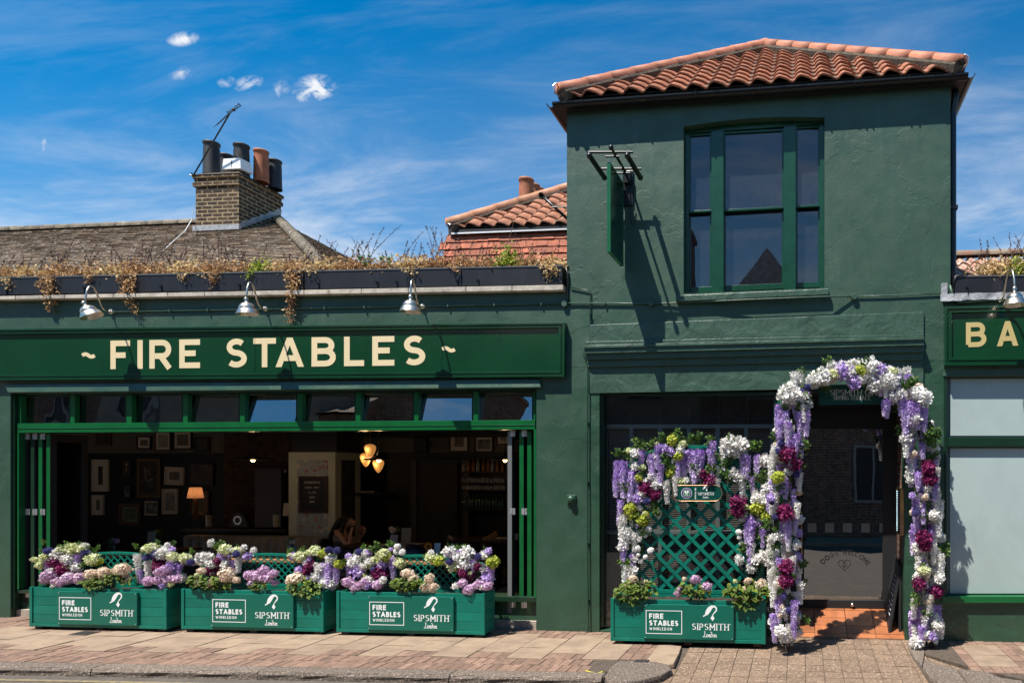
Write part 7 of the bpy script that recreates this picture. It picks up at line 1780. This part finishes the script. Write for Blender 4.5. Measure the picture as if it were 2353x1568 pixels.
for px, py, y, lab, rot in ((365,1241,2.3,'loose paper menu on the left inner table',.2),(890,1243,3.3,'paper menu on the table in front of the woman',.1),(950,1239,3.5,'paper menu at the far side of the dark table',-.2),(1150,1230,3.4,'paper menu on the right-hand table',.1)):
    zt2 = {2.3:.522,3.3:.522,3.5:.522,3.4:.642}[y]; c = Vector((W(px,py,y).x, y, zt2)); m = MB(); m.cbox(Matrix.Translation(c+Vector((0,0,.002))) @ Matrix.Rotation(rot,4,'Z'), .15, .105, .0015); t = m.build('paper_menu', paperm, None, origin=c); tag(t, lab, 'menu', 'paper menus')
# table vases and menu cards
def vase(px, py, y, key, lab, n=3, cardcol=(.12,.25,.20), r=.035, zb=.52):
    c = W(px, py, y); c.z = zb; t = empty('table_vase', c); tag(t, lab, 'vase', 'flowers on the pub tables'); zh = W(px, py, y).z
    m = MB(); m.lathe([(.03,0),(.035,.02),(.03,.08),(.016,.10),(.018,.13),(.012,.13)], Matrix.Translation(c), 14); m.build('bottle_vase', glassmat('vase_glass', (.7,.75,.75), base=.08), t, smooth=True)
    m = MB()
    for k in range(n): m.tube([c+Vector((0,0,.02)), Vector((c.x+random.uniform(-.05,.05), c.y, zh))], .002, 4)
    m.build('stems', petalm['green'], t)
    for k in range(n): bloom(key, Vector((c.x+random.uniform(-.05,.05), c.y+random.uniform(-.02,.02), zh+random.uniform(-.04,.03))), r, t)
    bloom('sprig', Vector((c.x+.04, c.y, zh-.06)), .12, t)
vase(262,1240,1.0,'mauve','small vase of pink blossom and green leaves behind the leftmost planter',4,r=.025,zb=.66)
vase(668,1243,1.0,'cream','small vase of pink and cream flowers behind the middle planter',4,r=.028,zb=.66)
vase(905,1216,3.4,'white','slim vase of white flowers on the dark table',4,r=.03)
vase(360,1225,2.4,'lime','vase with a yellow flower on the left inner table',2,r=.03)
cardm = mat('green_menu_card', (.16,.27,.22), .6, var=.4, vscale=18, vcol=(.32,.20,.20))
def card(px0, px1, py0, py1, y, lab, lean=.03, mt=None, zb=None):
    a, b, c, d = W(px0,py1,y), W(px1,py1,y), W(px1,py0,y), W(px0,py0,y)
    if zb: a.z = b.z = zb
    m = MB(); v = Vector((0,.006,0)); L_ = Vector((0,lean,0)); m.hexa([a,b,b+v,a+v,d+L_,c+L_,c+L_+v,d+L_+v]); t = m.build('menu_card', mt or cardm, None, origin=a); tag(t, lab, 'menu', 'upright menu cards')
card(920,942,1212,1256,3.3,'tall green floral menu card on the dark table',zb=.522)
card(336,354,1220,1262,2.3,'tall green floral menu card on the left inner table',zb=.522)
card(662,677,1252,1275,1.0,'small green and white card behind the middle planter',zb=.662); card(1178-0,1190,1225,1262,3.2,'pale menu card behind the folded doors',mt=paperm,zb=.642)
card(897-3,912,1228,1248,3.25,'small blue card beside the slim vase',mt=mat('blue_card', (.30,.34,.5), .6),zb=.522); card(995,1009,1247,1275,1.0,'small white card beside the orange gerbera',mt=paperm,zb=.662)
gb = empty('gerbera', W(985,1254,.95)); tag(gb, 'single orange gerbera standing behind the third planter', 'flower')
c = W(985,1254,.95); m = MB(); 
for k in range(26):
    a = 2*pi*k/26; d = Vector((cos(a), -.25, sin(a))); s = Vector((-sin(a), 0, cos(a))); L_ = .062*random.uniform(.9,1.05); m.add([c, c+d*L_*.6+s*.009, c+d*L_, c+d*L_*.6-s*.009], ((0,1,2,3),), random.random())
m.build('petals', petalm['orange'], gb); m = MB(); m.sphere(c+Vector((0,-.012,0)), .018, .01, .018); m.build('flower_centre', mat('dark_centre', (.05,.02,.01), .9), gb); m = MB(); m.tube([c, (c.x+.02, .98, .67)], .003, 5); m.build('stem', petalm['green'], gb)
card(649,662,1155,1184,4.4,'small pale notice beside the column',mt=matc)

# ------------------------------------------------------------------ the woman at the table
skin = mat('skin', (.62,.37,.26), .5, var=.08); topm = mat('taupe_vest', (.13,.095,.07), .85); hairm = mat('dark_hair', (.016,.010,.008), .45, bump=.6, bscale=90, bdist=.004); jeans = mat('blue_jeans', (.03,.045,.09), .8)
YP = 3.9
def skinmesh(name, nodes, edges, mt, parent, levels=2, root=0):
    off = wloc(parent); me = bpy.data.meshes.new(name); me.from_pydata([tuple(Vector(n[0])-off) for n in nodes], edges, []); o = bpy.data.objects.new(name, me); COL.objects.link(o); o.parent = parent
    me.materials.append(mt); o.modifiers.new('skin', 'SKIN'); sv = me.skin_vertices[0].data if me.skin_vertices else None
    if sv is None: return o
    for i, n in enumerate(nodes):
        r = n[1]; sv[i].radius = (r, r) if isinstance(r, (int, float)) else r
        sv[i].use_root = (i == root)
    s = o.modifiers.new('sub', 'SUBSURF'); s.levels = levels; s.render_levels = levels
    return o
def Pp(px, py, dy=0): return W(px, py, YP+dy)
per = empty('person', (Pp(782,1300).x, YP, -.25)); tag(per, 'person with long dark hair in a sleeveless top, seated, looking at a phone', 'person')
hip = Vector((Pp(784,1300).x, YP, .30)); 
sh_n, sh_f = Pp(776,1225,-.15), Pp(784,1224,.17); chest = Pp(783,1240); waist = Pp(784,1275); neck = Pp(786,1214); head_ = Pp(797,1199)
el_n, wr_n, ha_n = Pp(801,1259,-.17), Pp(806,1221,-.13), Pp(811,1209,-.10)
el_f, wr_f, ha_f = Pp(812,1258,.14), Pp(828,1236,.10), Pp(836,1224,.05)
kn, kf = hip+Vector((.44,-.12,.03)), hip+Vector((.44,.12,.03)); an, af = kn+Vector((.02,0,-.45)), kf+Vector((.02,0,-.45))
nodes = [(hip,(.15,.12)),(waist,(.125,.10)),(chest,(.14,.105)),(Pp(783,1222),(.11,.085)),(neck,.05),(head_-Vector((0.02,0,.035)),.06),
 (sh_n,.055),(sh_n.lerp(el_n,.5),.043),(el_n,.038),(el_n.lerp(wr_n,.4),.036),(wr_n,.024),(ha_n,.028),
 (sh_f,.055),(sh_f.lerp(el_f,.5),.043),(el_f,.038),(el_f.lerp(wr_f,.4),.036),(wr_f,.024),(ha_f,.028),
 (hip+Vector((.08,-.10,0)),.09),(kn,.065),(an,.04),(an+Vector((.13,0,-.02)),.03),(hip+Vector((.08,.10,0)),.09),(kf,.065),(af,.04),(af+Vector((.13,0,-.02)),.03)]
edges = [(0,1),(1,2),(2,3),(3,4),(4,5),(3,6),(6,7),(7,8),(8,9),(9,10),(10,11),(3,12),(12,13),(13,14),(14,15),(15,16),(16,17),(0,18),(18,19),(19,20),(20,21),(0,22),(22,23),(23,24),(24,25)]
skinmesh('body', nodes, edges, skin, per)
# head: skull, jaw, nose, lips, ear in one mesh
def blob(mb, c, r, M_=None): mb.sphere(c, *r, n=16, m=12)
m = MB(); H = head_
vs_f = []; n_, m_ = 22, 16
for i in range(m_+1):
    ph = pi*i/m_
    for k in range(n_):
        th_ = 2*pi*k/n_; x, y, z = sin(ph)*cos(th_), sin(ph)*sin(th_), -cos(ph)   # x forward (+X), y side
        X, Y_, Z = x*.095, y*.074, z*.118
        if z < 0: X *= 1-.10*(-z) if x > 0 else 1-.45*(-z); Y_ *= 1+.35*z*.8
        if x > 0:
            X += .022*math.exp(-((z+.12)/.13)**2-(y/.16)**2)           # nose
            X += .008*math.exp(-((z+.42)/.08)**2-(y/.35)**2)           # lips
            X += .010*math.exp(-((z+.80)/.14)**2-(y/.4)**2)            # chin
            X -= .010*math.exp(-((z-.08)/.10)**2-((abs(y)-.38)/.2)**2) # eye sockets
            X += .006*math.exp(-((z-.24)/.08)**2)                      # brow
        vs_f.append((X, Y_, Z))
Rh = Matrix.Translation(H) @ Matrix.Rotation(radians(28), 4, 'Y')
m.add([Rh @ Vector(v) for v in vs_f], [(i*n_+k, i*n_+(k+1) % n_, (i+1)*n_+(k+1) % n_, (i+1)*n_+k) for i in range(m_) for k in range(n_)])
m.build('head', skin, per, smooth=True)
m = MB()
for s in (-1,1): m.sphere(Rh @ Vector((.076, s*.03, .008)), .011, n=8, m=6)
m.build('eyes', mat('eye', (.05,.03,.02), .2), per, smooth=True)
m = MB()
for s in (-1,1): m.sphere(Rh @ Vector((-.005, s*.074, -.01)), .018, .008, .028, n=8, m=6)
m.build('ears', skin, per, smooth=True)
m = MB(); vs = []; n_, m_ = 20, 14      # hair: cap and a long fall down the back
cpts = [(-.018,.02,.128,.105),(-.05,.0,.11,.10)]
for (cx__, cz__, rx_, ry_) in ((-.018,.022,.105,.088),): m.lathe([(sin(pi*i/14)*.92 if i else 1e-3, -cos(pi*i/14)) for i in range(3, 15)], Rh @ Matrix.Translation((-.022,0,.022)) @ Matrix.Diagonal((.108,.088,.118,1)) @ Matrix.Rotation(radians(-38),4,'Y'), 22)
hp_ = [Rh @ Vector((-.05,0,.03)), Rh @ Vector((-.095,0,-.05)), Pp(775,1213,-.02), Pp(768,1226,-.02), Pp(764,1240,-.01), Pp(762,1254,0)]
for s in (-.06,-.02,.03,.07): m.tube([p+Vector((.012*abs(s)*10-.01, s, 0)) for p in hp_], [.055,.062,.058,.05,.038,.012], 10)
m.tube([Rh @ Vector((.02,-.07,.06)), Rh @ Vector((.0,-.088,-.02)), Pp(786,1214,-.10), Pp(784,1228,-.12), Pp(783,1240,-.13)], [.03,.035,.034,.028,.01], 8)
m.build('hair', hairm, per, smooth=True)
skinmesh('vest_top', [(hip+Vector((0,0,.04)),(.165,.135)),(waist,(.137,.112)),(chest,(.15,.116)),(Pp(783,1230),(.115,.092))], [(0,1),(1,2),(2,3)], topm, per)
skinmesh('jeans', [(hip,(.165,.13)),(hip+Vector((.08,-.10,0)),.10),(kn,.078),(an+Vector((0,0,.05)),.055),(hip+Vector((.08,.10,0)),.10),(kf,.078),(af+Vector((0,0,.05)),.055)], [(0,1),(1,2),(2,3),(0,4),(4,5),(5,6)], jeans, per)
def hand(base, palm_dir, curl, side, par, name='hand'):
    pd = palm_dir.normalized(); cu = curl.normalized(); sd_ = pd.cross(cu).normalized()
    nodes = [(base,.022),(base+pd*.045,.028)]; edges = [(0,1)]
    for k, (o_, L_) in enumerate(((-.03,.055),(-.010,.065),(.010,.06),(.028,.045))):
        b_ = base+pd*.07+sd_*o_; i0 = len(nodes); nodes += [(b_,.010),(b_+pd*L_*.4+cu*L_*.15,.009),(b_+pd*L_*.55+cu*L_*.5,.008),(b_+pd*L_*.45+cu*L_*.85,.007)]
        edges += [(1,i0),(i0,i0+1),(i0+1,i0+2),(i0+2,i0+3)]
    i0 = len(nodes); nodes += [(base+pd*.03-sd_*.03*side+cu*.01,.011),(base+pd*.05-sd_*.05*side+cu*.03,.009),(base+pd*.075-sd_*.05*side+cu*.045,.008)]; edges += [(0,i0),(i0,i0+1),(i0+1,i0+2)]
    skinmesh(name, nodes, edges, skin, par, 1)
hand(ha_n, Vector((.15,0,.9)), Vector((-1,.1,.2)), 1, per); hand(ha_f, Vector((.3,-.1,.9)), Vector((-.9,-.3,.2)), -1, per)
ph = empty('phone', ha_f+Vector((-.045,-.02,.06))); tag(ph, 'mobile phone in a pink case held up by the seated person', 'phone')
m = MB(); M = Matrix.Translation(ha_f+Vector((-.045,-.02,.07))) @ Matrix.Rotation(radians(22),4,'Y'); m.cbox(M, .005, .036, .072); m.build('case', mat('pink_case', (.6,.22,.26), .4), ph, bevel=.003)
m = MB(); M2 = M @ Matrix.Translation((-.006,0,0)); m.cbox(M2, .0008, .032, .066); m.build('screen', blackf, ph)
chair(Pp(772,1290).x-.02, YP, pi/2, 'navy chair the person is sitting on', navy, .78)
# dim warm light from the room's own ceiling lamps is all there is further back

# ------------------------------------------------------------------ small things on the ground
ironm = mat('cast_iron', (.05,.042,.038), .7, var=.4, vscale=30, bump=.5, bscale=60)
def cover(px, py, w, d, lab):
    c = G(px, py, .003); t = empty('drain_cover', c); tag(t, lab, 'drain cover', 'iron covers in the pavement')
    m = MB(); m.box(c.x-w/2, c.x+w/2, c.y-d/2, c.y+d/2, .0, .0065); m.build('frame', ironm, t, bevel=.002)
    m = MB()
    for k in range(5): x = c.x-w/2+w*(k+.5)/5; m.box(x-w*.06, x+w*.06, c.y-d*.35, c.y+d*.35, .0068, .010)
    m.build('ribs', ironm, t)
cover(195, 1453, .20, .16, 'small iron cover in the pavement in front of the leftmost planter')
cover(1474, 1517, .13, .08, 'small iron cover beside the curved kerb stone')
def weed(px, py, lab, s=1.0):
    c = G(px, py, -.05); t = empty('weed', c); tag(t, lab, 'weed', 'weeds growing in the kerb joints'); m = MB()
    for k in range(34):
        d = Vector((random.gauss(0,.6), random.gauss(-.3,.4), random.uniform(.4,1.4))); leafq(m, c+Vector((random.gauss(0,.012), random.gauss(0,.01), random.uniform(0,.04)*s)), d, rv(), random.uniform(.025,.05)*s, .005, random.random())
    m.build('leaves', petalm['green'], t)
weed(1388, 1556, 'green weed growing beside the curved kerb stone')
weed(1058, 1549, 'small weed in a kerb joint below the third planter', .6)
c = G(1360, 1566, RZ); t = empty('kerb_object', c); tag(t, 'small black and yellow object lying against the kerb', 'object')  # unidentified black and yellow object, shaped as a plain wedge
m = MB(); m.hexa([c+Vector(q) for q in ((-.075,-.06,.003),(.075,-.06,.003),(.085,.06,.003),(-.08,.06,.003),(-.05,-.05,.05),(.05,-.05,.045),(.075,.05,.075),(-.07,.05,.08))]); m.build('body', blackm, t, bevel=.008)
m = MB(); m.tube([c+Vector((-.075,.052,.082)), c+Vector((-.02,.045,.072)), c+Vector((.03,.045,.068)), c+Vector((.08,.052,.078))], .006, 6); m.build('yellow_edge', mat('yellow_trim', (.6,.5,.03), .5), t)
litter = mat('chewing_gum', (.10,.09,.075), .8)
